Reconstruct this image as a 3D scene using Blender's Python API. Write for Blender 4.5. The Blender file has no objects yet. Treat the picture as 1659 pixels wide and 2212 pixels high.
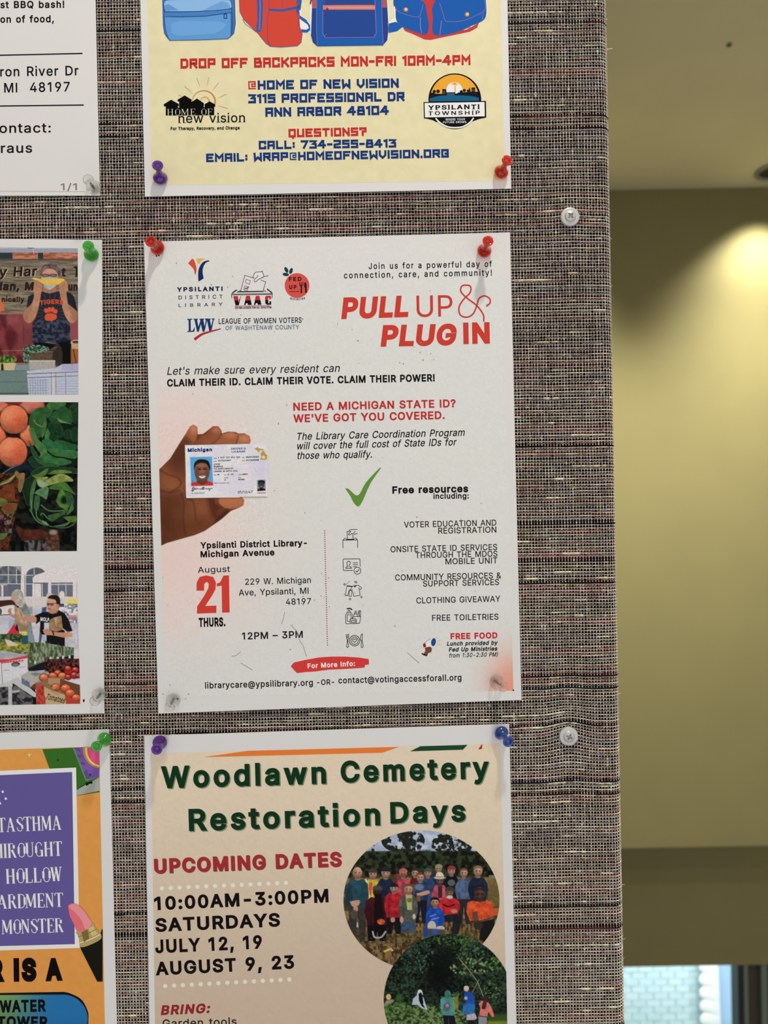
import bpy, math, random
import numpy as np
from mathutils import Matrix, Vector
from mathutils.geometry import tessellate_polygon, delaunay_2d_cdt

# ------------------------------------------------------------------ camera, world, lights
C = bpy.context.scene.collection
SC = bpy.context.scene
IW, IH = 1659.0, 2212.0
F = 1661.0                      # focal length in pixels of the 1659 x 2212 frame
D = 0.455                       # camera to board, metres
TH = math.radians(1.036)        # the phone was held with this much roll
CT, ST = math.cos(TH), math.sin(TH)

cam = bpy.data.cameras.new('camera')
cam.sensor_fit = 'VERTICAL'; cam.sensor_height = 36.0; cam.lens = 36.0 * F / IH
cam.clip_start = 0.01; cam.clip_end = 60
cam.dof.use_dof = True; cam.dof.focus_distance = D; cam.dof.aperture_fstop = 9.5
camo = bpy.data.objects.new('camera', cam); C.objects.link(camo)
camo.matrix_world = Matrix(((CT, ST, 0, 0), (0, 0, -1, -D), (-ST, CT, 0, 0), (0, 0, 0, 1)))
SC.camera = camo
SC.view_settings.view_transform = 'Standard'
SC.view_settings.look = 'None'
SC.view_settings.exposure = 0.0
SC.view_settings.gamma = 1.0
SC.view_settings.use_curve_mapping = False

wd = bpy.data.worlds.new('world'); wd.use_nodes = True; SC.world = wd
wd.node_tree.nodes['Background'].inputs[0].default_value = (0.97, 0.955, 0.97, 1)
wd.node_tree.nodes['Background'].inputs[1].default_value = 0.93

def lamp(name, kind, loc, energy, color, rot=(0, 0, 0), **kw):
    l = bpy.data.lights.new(name, kind); l.energy = energy; l.color = color
    for k, v in kw.items(): setattr(l, k, v)
    o = bpy.data.objects.new(name, l); o.location = loc; o.rotation_euler = rot
    C.objects.link(o); return o

CEIL = 1.151; WALLY = 2.33; FLOOR = -3.2
BOARD_LAMP = (0.20, -0.43, CEIL - 0.012)
WALL_LAMPS = [(1.375, WALLY - 0.145, CEIL), (0.455, WALLY - 0.145, CEIL)]
ROOM_LAMP = (1.35, 0.25, CEIL - 0.012)
lamp('board_downlight', 'SPOT', BOARD_LAMP, 36, (1.0, 0.93, 0.83), spot_size=math.radians(150), spot_blend=0.6, shadow_soft_size=0.035)
for _i, _p in enumerate(WALL_LAMPS):
    lamp('wall_downlight', 'SPOT', (_p[0], _p[1], _p[2] - 0.012), 62.0, (1.0, 0.95, 0.82), spot_size=math.radians(104), spot_blend=0.8, shadow_soft_size=0.03)
    lamp('wall_fill_spot', 'SPOT', (_p[0], _p[1] - 0.32, _p[2] - 0.012), 170.0, (1.0, 0.95, 0.82), spot_size=math.radians(112), spot_blend=1.0, shadow_soft_size=0.04)  # added fill spot without a fixture, carries the wall glow further down
lamp('room_downlight', 'AREA', ROOM_LAMP, 14.0, (1.0, 0.92, 0.76), shape='DISK', size=0.16)
lamp('daylight_outside', 'AREA', (1.8, 3.05, -1.15), 98.0, (0.88, 0.96, 1.0), rot=(math.radians(66), 0, 0), shape='RECTANGLE', size=2.4, size_y=0.6)

# ------------------------------------------------------------------ helpers
def lin(c):
    c = np.asarray(c, float) / 255.0
    return np.where(c <= 0.04045, c / 12.92, ((c + 0.055) / 1.055) ** 2.4)

def W(px, py, h=0.0):
    """point h metres in front of the board that the photograph shows at (px, py)"""
    px = np.asarray(px, float); py = np.asarray(py, float); h = np.asarray(h, float)
    s = (D - h) / F
    u = (px - IW / 2) * s; v = (IH / 2 - py) * s
    return np.stack([u * CT + v * ST, -h + 0 * u, -u * ST + v * CT], -1)

def Wfar(px, py, y):
    return W(px, py, -y)

_mats = {}
def mat(name, color, rough=0.6, spec=0.3, **kw):
    if name in _mats: return _mats[name]
    m = bpy.data.materials.new(name); m.use_nodes = True
    b = m.node_tree.nodes['Principled BSDF']
    b.inputs['Base Color'].default_value = (*color, 1)
    b.inputs['Roughness'].default_value = rough
    b.inputs['Specular IOR Level'].default_value = spec
    for k, v in kw.items(): b.inputs[k].default_value = v
    _mats[name] = m
    return m

def bump(m, scale, strength, dist=0.0005, detail=3, kind='Noise'):
    nt = m.node_tree; b = nt.nodes['Principled BSDF']
    tc = nt.nodes.new('ShaderNodeTexCoord'); n = nt.nodes.new('ShaderNodeTexNoise')
    n.inputs['Scale'].default_value = scale; n.inputs['Detail'].default_value = detail
    bp = nt.nodes.new('ShaderNodeBump'); bp.inputs['Strength'].default_value = strength; bp.inputs['Distance'].default_value = dist
    nt.links.new(tc.outputs['Object'], n.inputs['Vector']); nt.links.new(n.outputs['Fac'], bp.inputs['Height'])
    nt.links.new(bp.outputs['Normal'], b.inputs['Normal'])
    return m

def mottle(m, color, scale, amt):
    """small procedural variation of a colour"""
    nt = m.node_tree; b = nt.nodes['Principled BSDF']
    tc = nt.nodes.new('ShaderNodeTexCoord'); n = nt.nodes.new('ShaderNodeTexNoise')
    n.inputs['Scale'].default_value = scale; n.inputs['Detail'].default_value = 4
    r = nt.nodes.new('ShaderNodeValToRGB')
    r.color_ramp.elements[0].position = 0.3; r.color_ramp.elements[1].position = 0.7
    r.color_ramp.elements[0].color = (*[c * (1 - amt) for c in color], 1)
    r.color_ramp.elements[1].color = (*[min(1, c * (1 + amt)) for c in color], 1)
    nt.links.new(tc.outputs['Object'], n.inputs['Vector']); nt.links.new(n.outputs['Fac'], r.inputs['Fac'])
    nt.links.new(r.outputs['Color'], b.inputs['Base Color'])
    return m

def vcol_mat(name, rough=0.55, spec=0.3):
    if name in _mats: return _mats[name]
    m = mat(name, (1, 1, 1), rough, spec)
    a = m.node_tree.nodes.new('ShaderNodeVertexColor'); a.layer_name = 'Col'
    m.node_tree.links.new(a.outputs['Color'], m.node_tree.nodes['Principled BSDF'].inputs['Base Color'])
    return m

def mesh_obj(name, verts, faces, mats, parent=None, smooth=False, fmat=None, vcol=None):
    me = bpy.data.meshes.new(name)
    verts = np.asarray(verts, np.float32).reshape(-1, 3)
    if isinstance(faces, np.ndarray):
        n, k = faces.shape
        me.vertices.add(len(verts)); me.vertices.foreach_set('co', verts.ravel())
        me.loops.add(n * k); me.loops.foreach_set('vertex_index', faces.astype(np.int32).ravel())
        me.polygons.add(n); me.polygons.foreach_set('loop_start', np.arange(0, n * k, k, dtype=np.int32))
        me.update(calc_edges=True)
    else:
        me.from_pydata(verts.tolist(), [], faces)
    if not isinstance(mats, (list, tuple)): mats = [mats]
    for m in mats: me.materials.append(m)
    if fmat is not None: me.polygons.foreach_set('material_index', np.asarray(fmat, np.int32))
    if vcol is not None:
        a = me.color_attributes.new('Col', 'FLOAT_COLOR', 'POINT')
        c = np.ones((len(verts), 4), np.float32); c[:, :3] = vcol
        a.data.foreach_set('color', c.ravel())
    me.polygons.foreach_set('use_smooth', [bool(smooth)] * len(me.polygons))
    me.validate(verbose=False); me.update()
    o = bpy.data.objects.new(name, me); C.objects.link(o)
    if parent is not None:
        o.parent = parent
        o.matrix_parent_inverse = Matrix.Translation(-Vector(parent['_loc'])) if '_loc' in parent else Matrix()
    return o

def tag(o, label=None, cat=None, group=None, kind=None):
    if label: o['label'] = label
    if cat: o['category'] = cat
    if group: o['group'] = group
    if kind: o['kind'] = kind
    return o

def empty(name, loc, label, cat, group=None):
    o = bpy.data.objects.new(name, None); C.objects.link(o)
    o.empty_display_size = 0.01
    o.location = Vector(loc)
    return tag(o, label, cat, group)

def child(o, parent):
    """parent a mesh built in world coordinates"""
    o.parent = parent
    o.matrix_parent_inverse = Matrix.Translation(parent.location).inverted()
    return o

def box(x0, x1, y0, y1, z0, z1):
    v = [(x, y, z) for x in (x0, x1) for y in (y0, y1) for z in (z0, z1)]
    f = [(0, 1, 3, 2), (4, 6, 7, 5), (0, 4, 5, 1), (2, 3, 7, 6), (0, 2, 6, 4), (1, 5, 7, 3)]
    return v, f

def vn(x, y, seed=0):
    """value noise 0..1 on arrays"""
    xi = np.floor(x).astype(np.int64); yi = np.floor(y).astype(np.int64)
    fx = x - xi; fy = y - yi
    fx = fx * fx * (3 - 2 * fx); fy = fy * fy * (3 - 2 * fy)
    def h(a, b):
        n = (a * 374761393 + b * 668265263 + seed * 974634777) & 0xffffffff
        n = ((n ^ (n >> 13)) * 1274126177) & 0xffffffff
        return ((n ^ (n >> 16)) & 0xffff) / 65535.0
    return (h(xi, yi) * (1 - fx) + h(xi + 1, yi) * fx) * (1 - fy) + (h(xi, yi + 1) * (1 - fx) + h(xi + 1, yi + 1) * fx) * fy

def fbm(x, y, seed=0, o=3):
    r = 0; a = 0.5; t = 0
    for i in range(o):
        r = r + a * vn(x * 2 ** i, y * 2 ** i, seed + i); t += a; a *= 0.5
    return r / t

def sst(x, a, b):
    t = np.clip((x - a) / (b - a), 0, 1); return t * t * (3 - 2 * t)

def white_at(py):
    """how bright plain paper stands at this height under the lamps (for choosing ink colours)"""
    return lin((np.interp(py, [0, 1100, 2212], [222, 207, 192]), np.interp(py, [0, 1100, 2212], [214, 205, 188]), np.interp(py, [0, 1100, 2212], [206, 200, 188])))

# ------------------------------------------------------------------ room shell
wall_m = bump(mottle(mat('olive_wall_paint', (.235, .208, .092), 0.7, 0.25), (.235, .208, .092), 6, .03), 350, 0.25, 0.001)
ceil_m = bump(mottle(mat('ceiling_paint', (.84, .78, .54), 0.75, 0.2), (.84, .78, .54), 5, .03), 250, 0.3, 0.001)
floor_m = mottle(mat('floor_carpet', (.22, .20, .17), 0.9, 0.1), (.22, .20, .17), 40, .2)
def struct(name, vf, m, parent=None, **kw):
    o = mesh_obj(name, vf[0], vf[1], m, **kw)
    if parent is None: o['kind'] = 'structure'
    else: child(o, parent)
    return o
struct('ceiling', box(-2.2, 4.2, -2.2, WALLY + .5, CEIL, CEIL + .1), ceil_m)
struct('wall_left', box(-2.3, -2.2, -2.2, WALLY + 2.6, FLOOR, CEIL + .1), wall_m)
struct('wall_right', box(4.2, 4.3, -2.2, WALLY + 2.6, FLOOR, CEIL + .1), wall_m)
struct('floor', box(-2.2, 4.2, -2.2, WALLY + 1.6, FLOOR - .1, FLOOR), floor_m)
HEAD = -1.243
# bulkhead with a rounded lower edge
def bulkhead():
    prof = [(WALLY, CEIL)]
    for a in np.linspace(0, math.pi / 2, 7):
        prof.append((WALLY + .012 - .012 * math.cos(a), HEAD + .012 - .012 * math.sin(a)))
    prof += [(WALLY + .16, HEAD), (WALLY + .16, CEIL)]
    v = []; f = []
    n = len(prof)
    for x in (-2.2, 4.2):
        for (y, z) in prof: v.append((x, y, z))
    for i in range(n): j = (i + 1) % n; f.append((i, j, n + j, n + i))
    f.append(tuple(range(n))); f.append(tuple(range(2 * n - 1, n - 1, -1)))
    return v, f
struct('wall_back', bulkhead(), wall_m)
Y2 = WALLY + .20
WIN_T = float(Wfar(1480, 2087, Y2)[2]); WX0 = 0.2; WX1 = float(Wfar(1588, 2140, Y2)[0])
win_top = WIN_T; WB = -2.95
low = struct('trim_1', box(-2.2, 4.2, Y2 + .0005, Y2 + .14, win_top, HEAD + .3), wall_m)
struct('wall_lower', box(-2.2, WX0, Y2 + .0005, Y2 + .14, FLOOR, win_top - .0005), wall_m)
struct('wall_sill', box(WX0 + .0005, 4.2, Y2 + .0005, Y2 + .14, FLOOR, WB), wall_m)
dark_m = mat('dark_bronze_metal', (.012, .016, .022), 0.35, 0.5)
green_m = mat('grey_green_metal', (.16, .20, .17), 0.4, 0.5)
brown_m = mat('dark_brown_panel', (.06, .052, .04), 0.6, 0.3)
def wx(px): return float(Wfar(px, 2150, Y2 + .03)[0])
mull = struct('window_1', box(WX0, wx(1600), Y2 + .02, Y2 + .06, WB, WB + .05), dark_m)
def wpart(name, x0, x1, y0, y1, z0, z1, m):
    v, f = box(x0, x1, y0, y1, z0, z1); o = mesh_obj(name, v, f, m); o.parent = mull; return o
wpart('window_mullion', wx(1589), wx(1600), Y2 + .01, Y2 + .07, WB + .05, win_top, dark_m)
wpart('window_mullion', wx(1603), wx(1611), Y2 + .01, Y2 + .06, WB + .05, win_top, green_m)
wpart('window_panel', wx(1611), wx(1640), Y2 + .035, Y2 + .06, WB + .05, win_top, brown_m)
wpart('window_mullion', wx(1640), wx(1652), Y2 + .01, Y2 + .06, WB + .05, win_top, green_m)
wpart('window_panel', wx(1652), wx(1800), Y2 + .035, Y2 + .06, WB + .05, win_top, brown_m)
glass = mat('window_glass', (.95, .98, .97), 0.02, 0.5); glass.node_tree.nodes['Principled BSDF'].inputs['Transmission Weight'].default_value = 1.0
glass.node_tree.nodes['Principled BSDF'].inputs['IOR'].default_value = 1.02
wpart('window_pane', WX0, wx(1589), Y2 + .038, Y2 + .042, WB + .05, win_top, glass)

# outside: a painted brick wall with separate bricks, a scalloped white banner edge and a pale blue panel
EY = 3.95
ext = struct('wall_exterior', box(-0.6, 3.6, EY + .02, EY + .2, -4.2, -0.8), mat('pale_mortar', (.60, .76, .79), .8, .2))
bv, bf = box(0, .080, 0, .02, 0, .036)
brick_ms = [mat('painted_brick_%s' % n, c, .7, .2) for n, c in (('pale', (.60, .79, .83)), ('light', (.66, .84, .88)), ('cool', (.63, .81, .86)))]
random.seed(4)
bases = [mesh_obj('brick', bv, bf, m) for m in brick_ms]
for b in bases: C.objects.unlink(b)
for r in range(18):
    z = -3.14 + r * .040
    for c in range(10):
        x = 1.16 + c * .084 + (r % 2) * .042
        o = random.choice(bases).copy(); o.name = 'brick'; C.objects.link(o)
        o.location = (x, EY - random.random() * .003, z); o.parent = ext
def banner():
    xs0 = float(Wfar(1512, 2150, EY - .05)[0]); v = []; f = []
    zt, zb = -1.9, -3.1; n = 120
    for i in range(n + 1):
        t = i / n; z = zt + (zb - zt) * t
        k = (t * 16) % 1.0
        xl = xs0 + .035 * abs(2 * k - 1) ** 2 * (1 if k > .5 else .6)
        xr = xs0 + .077 + .035 * t
        for x, y in ((xl, -.05), (xr, -.07), (xr, -.06), (xl, -.04)): v.append((x, EY + y, z))
        if i:
            a = 4 * (i - 1); b = 4 * i
            for q in range(4): f.append((a + q, a + (q + 1) % 4, b + (q + 1) % 4, b + q))
    return v, f
bo = mesh_obj('white_banner', *banner(), mat('white_fabric', (.95, .97, .97), .7, .2))
tag(bo, 'white strip with a scalloped edge hanging outside the window', 'banner')
pv, pf = box(wx(1500) * 0 + float(Wfar(1541, 2150, EY - .02)[0]), float(Wfar(1592, 2150, EY - .02)[0]) + .3, EY - .03, EY - .004, -3.1, -1.7)
bp = mesh_obj('blue_panel', pv, pf, mottle(mat('pale_blue_paint', (.42, .62, .86), .5, .3), (.42, .62, .86), 3, .1))
tag(bp, 'pale blue panel standing beside the scalloped strip outside the window', 'panel')

def lathe(prof, n=32, center=(0, 0, 0)):
    v = []; f = []
    rings = []
    for (r, z) in prof:
        if r < 1e-6: v.append((0, 0, z)); rings.append([len(v) - 1])
        else:
            rings.append(list(range(len(v), len(v) + n)))
            for k in range(n): a = 2 * math.pi * k / n; v.append((r * math.cos(a), r * math.sin(a), z))
    for a, b in zip(rings, rings[1:]):
        for k in range(n):
            j = (k + 1) % n
            if len(a) == 1 and len(b) == 1: continue
            if len(a) == 1: f.append((a[0], b[k], b[j]))
            elif len(b) == 1: f.append((a[k], a[j], b[0]))
            else: f.append((a[k], a[j], b[j], b[k]))
    return v, f

# recessed ceiling lights (trim ring, dark baffle, glowing lens) where the lamps are
ring_m = mat('light_trim_metal', (.35, .34, .30), .35, .5)
baf_m = mat('light_baffle', (.03, .03, .03), .4, .4)
def recessed(x, y, label, rad=.075):
    e = empty('recessed_light', (x, y, CEIL), label, 'ceiling light', 'recessed ceiling lights')
    v, f = lathe([(rad, -.001), (rad, -.008), (rad * .86, -.010), (rad * .84, -.001)], 40)
    o = mesh_obj('trim_ring', v, f, ring_m, smooth=True); o.parent = e
    v, f = lathe([(rad * .82, -.0035), (rad * .7, -.0025), (0, -.0025)], 40)
    o = mesh_obj('baffle', v, f, baf_m, smooth=True); o.parent = e
recessed(WALL_LAMPS[0][0], WALL_LAMPS[0][1] , 'recessed ceiling light close to the far wall, its rim at the right edge')
se = empty('ceiling_sensor', Wfar(1577, 185, 1.45) * 0 + np.array([float(Wfar(1577, 185, 1.462)[0]), 1.462, CEIL]), 'tiny dark round sensor on the olive ceiling', 'sensor')
v, f = lathe([(.006, -.0005), (.006, -.004), (.003, -.007), (0, -.007)], 16)
o = mesh_obj('sensor_cap', v, f, mat('sensor_grey', (.12, .11, .09), .5, .3), smooth=True); o.parent = se

# ------------------------------------------------------------------ fabric covered board
EDGE = 0.1378; RAD = .006; THK = .026
S0 = F / D
backing_m = mat('board_backing', (.018, .014, .014), .9, .1)
board = empty('notice_board', (EDGE - .5, 0.012, -.5), 'tweed fabric wrapped notice board filling the left of the view', 'notice board')

def wrapx(s):
    """arc-length s along X to (x, y) following the rounded right edge"""
    s = np.asarray(s, float); s1 = EDGE - RAD
    a = np.clip((s - s1) / RAD, 0, math.pi / 2)
    x = np.where(s < s1, s, s1 + RAD * np.sin(a)); y = np.where(s < s1, 0, RAD * (1 - np.cos(a)))
    nx = np.where(s < s1, 0, np.sin(a)); ny = np.where(s < s1, -1, -np.cos(a))
    y = y + np.clip(s - s1 - RAD * math.pi / 2, 0, 1)
    return x, y, nx, ny
def core():
    xs = [-.9] + [EDGE - RAD] ; v = []; f = []
    ss = np.concatenate([[-.9, EDGE - RAD], EDGE - RAD + np.linspace(0, RAD * math.pi / 2, 9)[1:], [EDGE - RAD + RAD * math.pi / 2 + THK - RAD]])
    x, y, nx, ny = wrapx(ss)
    n = len(ss)
    for z in (-.8, .8):
        for a, b, c, d in zip(x, y, nx, ny): v.append((a - c * .0001, b - d * .0001, z))
    for i in range(n - 1): f.append((i, i + 1, n + i + 1, n + i))
    v += [(-.9, THK, -.8), (-.9, THK, .8)]
    f.append((n - 1, 2 * n, 2 * n + 1, 2 * n - 1)); f.append((0, n, 2 * n + 1, 2 * n))
    f.append(tuple(range(n - 1, -1, -1)) + (2 * n,)); f.append(tuple(range(n, 2 * n)) + (2 * n + 1,))
    return v, f
child(mesh_obj('board_core', *core(), backing_m), board)
struct('wall_partition', box(-.95, EDGE - .02, THK + .0006, .14, FLOOR, CEIL), wall_m)

# papers (outline in photograph pixels, used for the weave mask as well)
PAPERS = {
 'bbq':    dict(tl=(-560, -590), tr=(193, -590), br=(216, 422.5), bl=(-570, 423), ),
 'pack':   dict(tl=(289, -592), tr=(1084, -600), br=(1104.5, 407.5), bl=(313, 424.5)),
 'main':   dict(tl=(311, 522), tr=(1101.5, 502), br=(1126.5, 1512), bl=(342, 1541.5)),
 'market': dict(tl=(-570, 510), tr=(220, 518), br=(225.4, 1541), bl=(-560, 1556)),
 'orange': dict(tl=(-550, 1600), tr=(235.7, 1575), br=(263, 2592), bl=(-522, 2615)),
 'woods':  dict(tl=(311.5, 1589.5), tr=(1100, 1563.5), br=(1124, 2585), bl=(330, 2608)),
}
def in_quad(P, x, y, m):
    pts = [P['tl'], P['tr'], P['br'], P['bl']]; ok = np.ones(np.shape(x), bool)
    for i in range(4):
        (ax, ay), (bx, by) = pts[i], pts[(i + 1) % 4]
        L = math.hypot(bx - ax, by - ay)
        ok &= ((bx - ax) * (y - ay) - (by - ay) * (x - ax)) / L > m
    return ok
def to_px(x, z, h=0):
    u = x * CT - z * ST; v = x * ST + z * CT
    s = F / (D - h)
    return IW / 2 + u * s, IH / 2 - v * s

PX = 6.50 / S0; PZ = 6.72 / S0
def weave():
    rng = np.random.default_rng(7)
    V = []; Fc = []; Cc = []; off = 0
    n_smax = EDGE - RAD + RAD * math.pi / 2 + THK - RAD - .001
    ZT, ZB = .46, -.46; XL = -.262
    nx = int((n_smax - XL) / PX); nz = int((ZT - ZB) / PZ)
    scr = [W(1231, 469), W(1228, 1590)]
    def dz(x, z):
        r = 0
        for p, amp in zip(scr, (.0008, .0040)):
            r = r + amp * np.exp(-((x - p[0]) / .011) ** 2) * np.exp(-np.abs(z - p[2]) / .020)
        return r
    def put(s, z, h):
        zz = z + .00025 * (fbm(s * 60, z * 40, 3) - .5) * 2 + dz(s, z)
        ss = s + .0004 * (fbm(s * 70, z * 25, 9) - .5) * 2
        x, y, nX, nY = wrapx(ss)
        return np.stack([x + nX * h, y + nY * h, zz], -1)
    def keep(s, z):
        px, py = to_px(wrapx(s)[0], z)
        m = np.ones(np.shape(s), bool)
        for P in PAPERS.values(): m &= ~in_quad(P, px, py, 12)
        m &= (px > -30)
        return m
    def emit(grid_p, grid_c, mask):
        nonlocal off
        r, c = grid_p.shape[:2]
        idx = off + np.arange(r * c).reshape(r, c)
        q = np.stack([idx[:-1, :-1], idx[:-1, 1:], idx[1:, 1:], idx[1:, :-1]], -1)[mask]
        V.append(grid_p.reshape(-1, 3)); Cc.append(grid_c.reshape(-1, 3)); Fc.append(q.reshape(-1, 4)); off += r * c
    pale = lin((255, 238, 216)); pale2 = lin((252, 240, 240))
    # warp yarns: vertical, over one weft and under the next
    zz = np.linspace(ZT, ZB, nz * 2 + 1)
    for i in range(nx):
        s = XL + i * PX
        w = .00046 * (1 + .5 * (fbm(zz * 130, zz * 0 + i * 3.7, 5, 2) - .5) * 2)
        slub = (vn(zz * 330, zz * 0 + i * 9.1, 77) > .93); w = w * np.where(slub, 1.9, 1) * np.where(np.arange(len(zz)) % 2 == 0, 1.28, .74)
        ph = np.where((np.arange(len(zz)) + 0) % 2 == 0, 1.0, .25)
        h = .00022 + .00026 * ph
        sc = s + .00012 * (rng.random(len(zz)) - .5)
        P = np.stack([put(sc - w * .5, zz, h * .35), put(sc, zz, h), put(sc + w * .5, zz, h * .35)], 1)
        t = vn(zz * 55, zz * 0 + i * 1.37, 21)[:, None, None]
        br = (.50 + .5 * vn(zz * 400, zz * 0 + i * 5.1, 31))[:, None, None]
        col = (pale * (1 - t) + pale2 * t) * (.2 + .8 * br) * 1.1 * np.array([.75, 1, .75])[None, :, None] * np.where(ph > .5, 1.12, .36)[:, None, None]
        k = keep(np.full(len(zz) - 1, s), (zz[:-1] + zz[1:]) / 2)
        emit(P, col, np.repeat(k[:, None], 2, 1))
    # weft: each row a dark coloured heather yarn with a thin pale yarn along its top
    ss = XL + (np.arange(nx * 2 + 1)) * PX / 2
    darks = np.array([lin(c) for c in ((16, 8, 9), (9, 8, 12), (50, 10, 14), (14, 16, 36), (16, 32, 32), (26, 14, 10), (74, 20, 26), (9, 7, 7), (20, 20, 24), (12, 8, 8))])
    for j in range(nz):
        z = ZT - (j + .5) * PZ
        big = vn(np.array([j * .23]), np.array([2.0]), 4)[0]
        a = fbm(ss * 28, ss * 0 + j * 7.3, 11); b = vn(ss * 0 + j * .61, ss * 9, 41)
        ci = int(rng.integers(0, len(darks))); cj = int(rng.integers(0, len(darks)))
        mixf = sst(a, .42, .58)[:, None]
        dc = darks[ci] * (1 - mixf) + darks[cj] * mixf
        hgt = PZ * .62
        gone = rng.random() < .06
        wv = np.where(np.arange(len(ss)) % 2 == 0, .00006, .00030)
        if gone: wv = np.where(vn(ss * 60, ss * 0 + j * 5.3, 97) > .38, .00058, .00026); hgt = PZ * .55
        P = np.stack([put(ss, ss * 0 + z + hgt * .5 - PZ * .25, wv * .4), put(ss, ss * 0 + z - PZ * .25, wv), put(ss, ss * 0 + z - hgt * .5 - PZ * .25, wv * .4)], 0)
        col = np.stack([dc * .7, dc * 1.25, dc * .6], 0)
        k = keep((ss[:-1] + ss[1:]) / 2, np.full(len(ss) - 1, z))
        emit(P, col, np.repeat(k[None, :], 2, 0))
        # pale weft
        alt = (j % 2 == 0)
        run = fbm(ss * 45, ss * 0 + j * 3.3, 61, 2)
        sl = (vn(ss * (70 if j % 5 else 38), ss * 0 + j * 13.7, 71) > (.84 if alt else .90)) & (vn(ss * 380, ss * 0 + j * 3.7, 73) > .22)
        wt = (.00046 if alt else .00032) * (1 + .9 * (run - .5)) * np.where(np.arange(len(ss)) % 2 == 0, .8, 1.25) * np.where(sl, 2.1, 1)
        wv = np.where(np.arange(len(ss)) % 2 == 0, .00044 if alt and j % 4 == 0 else .00018, .00046) + np.where(sl, .00010, 0)
        zc = z + PZ * .27 + .0001 * (rng.random(len(ss)) - .5)
        P = np.stack([put(ss, zc + wt * .5, wv * .15), put(ss, zc + wt * .05, wv + .00006), put(ss, zc - wt * .5, wv * .3)], 0)
        warm = np.where(sl, 1.0, vn(ss * 30, ss * 0 + j * 2.9, 81))[:, None]
        pc = lin((255, 240, 208)) * warm + lin((252, 232, 226)) * (1 - warm)
        tint = (big > .72) * .5
        pc = pc * (1 - tint * .4) + tint * .4 * darks[ci] * 3
        br = (.42 + .68 * vn(ss * 700, ss * 0 + j * 1.9, 91))[:, None] * np.where(sl, 1.15, .85 + .35 * (fbm(ss * 60, ss * 0 + j * .37, 93) > .5))[:, None]
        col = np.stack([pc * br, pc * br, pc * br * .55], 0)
        if not gone: emit(P, col, np.repeat(k[None, :], 2, 0))
        # short floats: little slanted bright stitches in every other row
        if alt and not gone:
            cs = XL + (np.arange(nx - 1) + .5) * PX
            kk = keep(cs, np.full(len(cs), z)) & (rng.random(len(cs)) < .86)
            cs = cs[kk]; n = len(cs)
            if n:
                z0 = z - PZ * .28 + (rng.random(n) - .5) * .0003
                L = .00066 * (.7 + .6 * rng.random(n)); tw = .00032 * (.8 + .7 * rng.random(n)); sk = .00022 * (rng.random(n) + .2)
                c = (lin((255, 240, 210))[None] * (.75 + .25 * rng.random((n, 1))))
                pts = [put(cs - L * .5 , z0 - sk * .8, .00022), put(cs, z0 + tw * .5, .00045), put(cs + L * .5, z0 + sk, .00022), put(cs, z0 - tw * .7, .0004)]
                V.append(np.stack(pts, 1).reshape(-1, 3)); Cc.append(np.repeat(c, 4, 0))
                Fc.append(off + np.arange(n * 4).reshape(n, 4)); off += n * 4
    # stray fibres along the wrapped edge
    for (px, py, dx, dy) in ((1310, 108, 14, -3), (1309, 40, 5, 2), (1313, 520, 9, -6), (1316, 617, 7, 2), (1307, 150, 5, 3), (1337, 1500, 6, -3), (1342, 1912, 8, -1), (1343, 2026, 9, 3), (1343, 2068, 7, 3), (1335, 1710, 6, 2), (1322, 830, 6, -2), (1326, 1100, 5, 2)):
        p0 = W(px - 6, py, -.004); p1 = W(px + dx * .6, py + dy, -.004) ; p2 = W(px + dx, py + dy * .2 - 2, -.003)
        for a, b in ((p0, p1), (p1, p2)):
            t = np.array([0, 0, .00022])
            V.append(np.array([a - t, b - t * .6, b + t * .6, a + t])); Cc.append(np.tile(lin((235, 220, 185)), (4, 1)))
            Fc.append(off + np.array([[0, 1, 2, 3]])); off += 4
    V = np.concatenate(V); Fc = np.concatenate(Fc); Cc = np.concatenate(Cc)
    used = np.unique(Fc); remap = np.full(len(V), -1); remap[used] = np.arange(len(used))
    return V[used], remap[Fc], Cc[used]
_v, _f, _c = weave()
wv = child(mesh_obj('tweed_weave', _v, _f, vcol_mat('tweed_yarn', .95, .05), vcol=np.clip(_c, 0, .95)), board)
wv['kind'] = 'stuff'
print('weave quads', len(_f))

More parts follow.
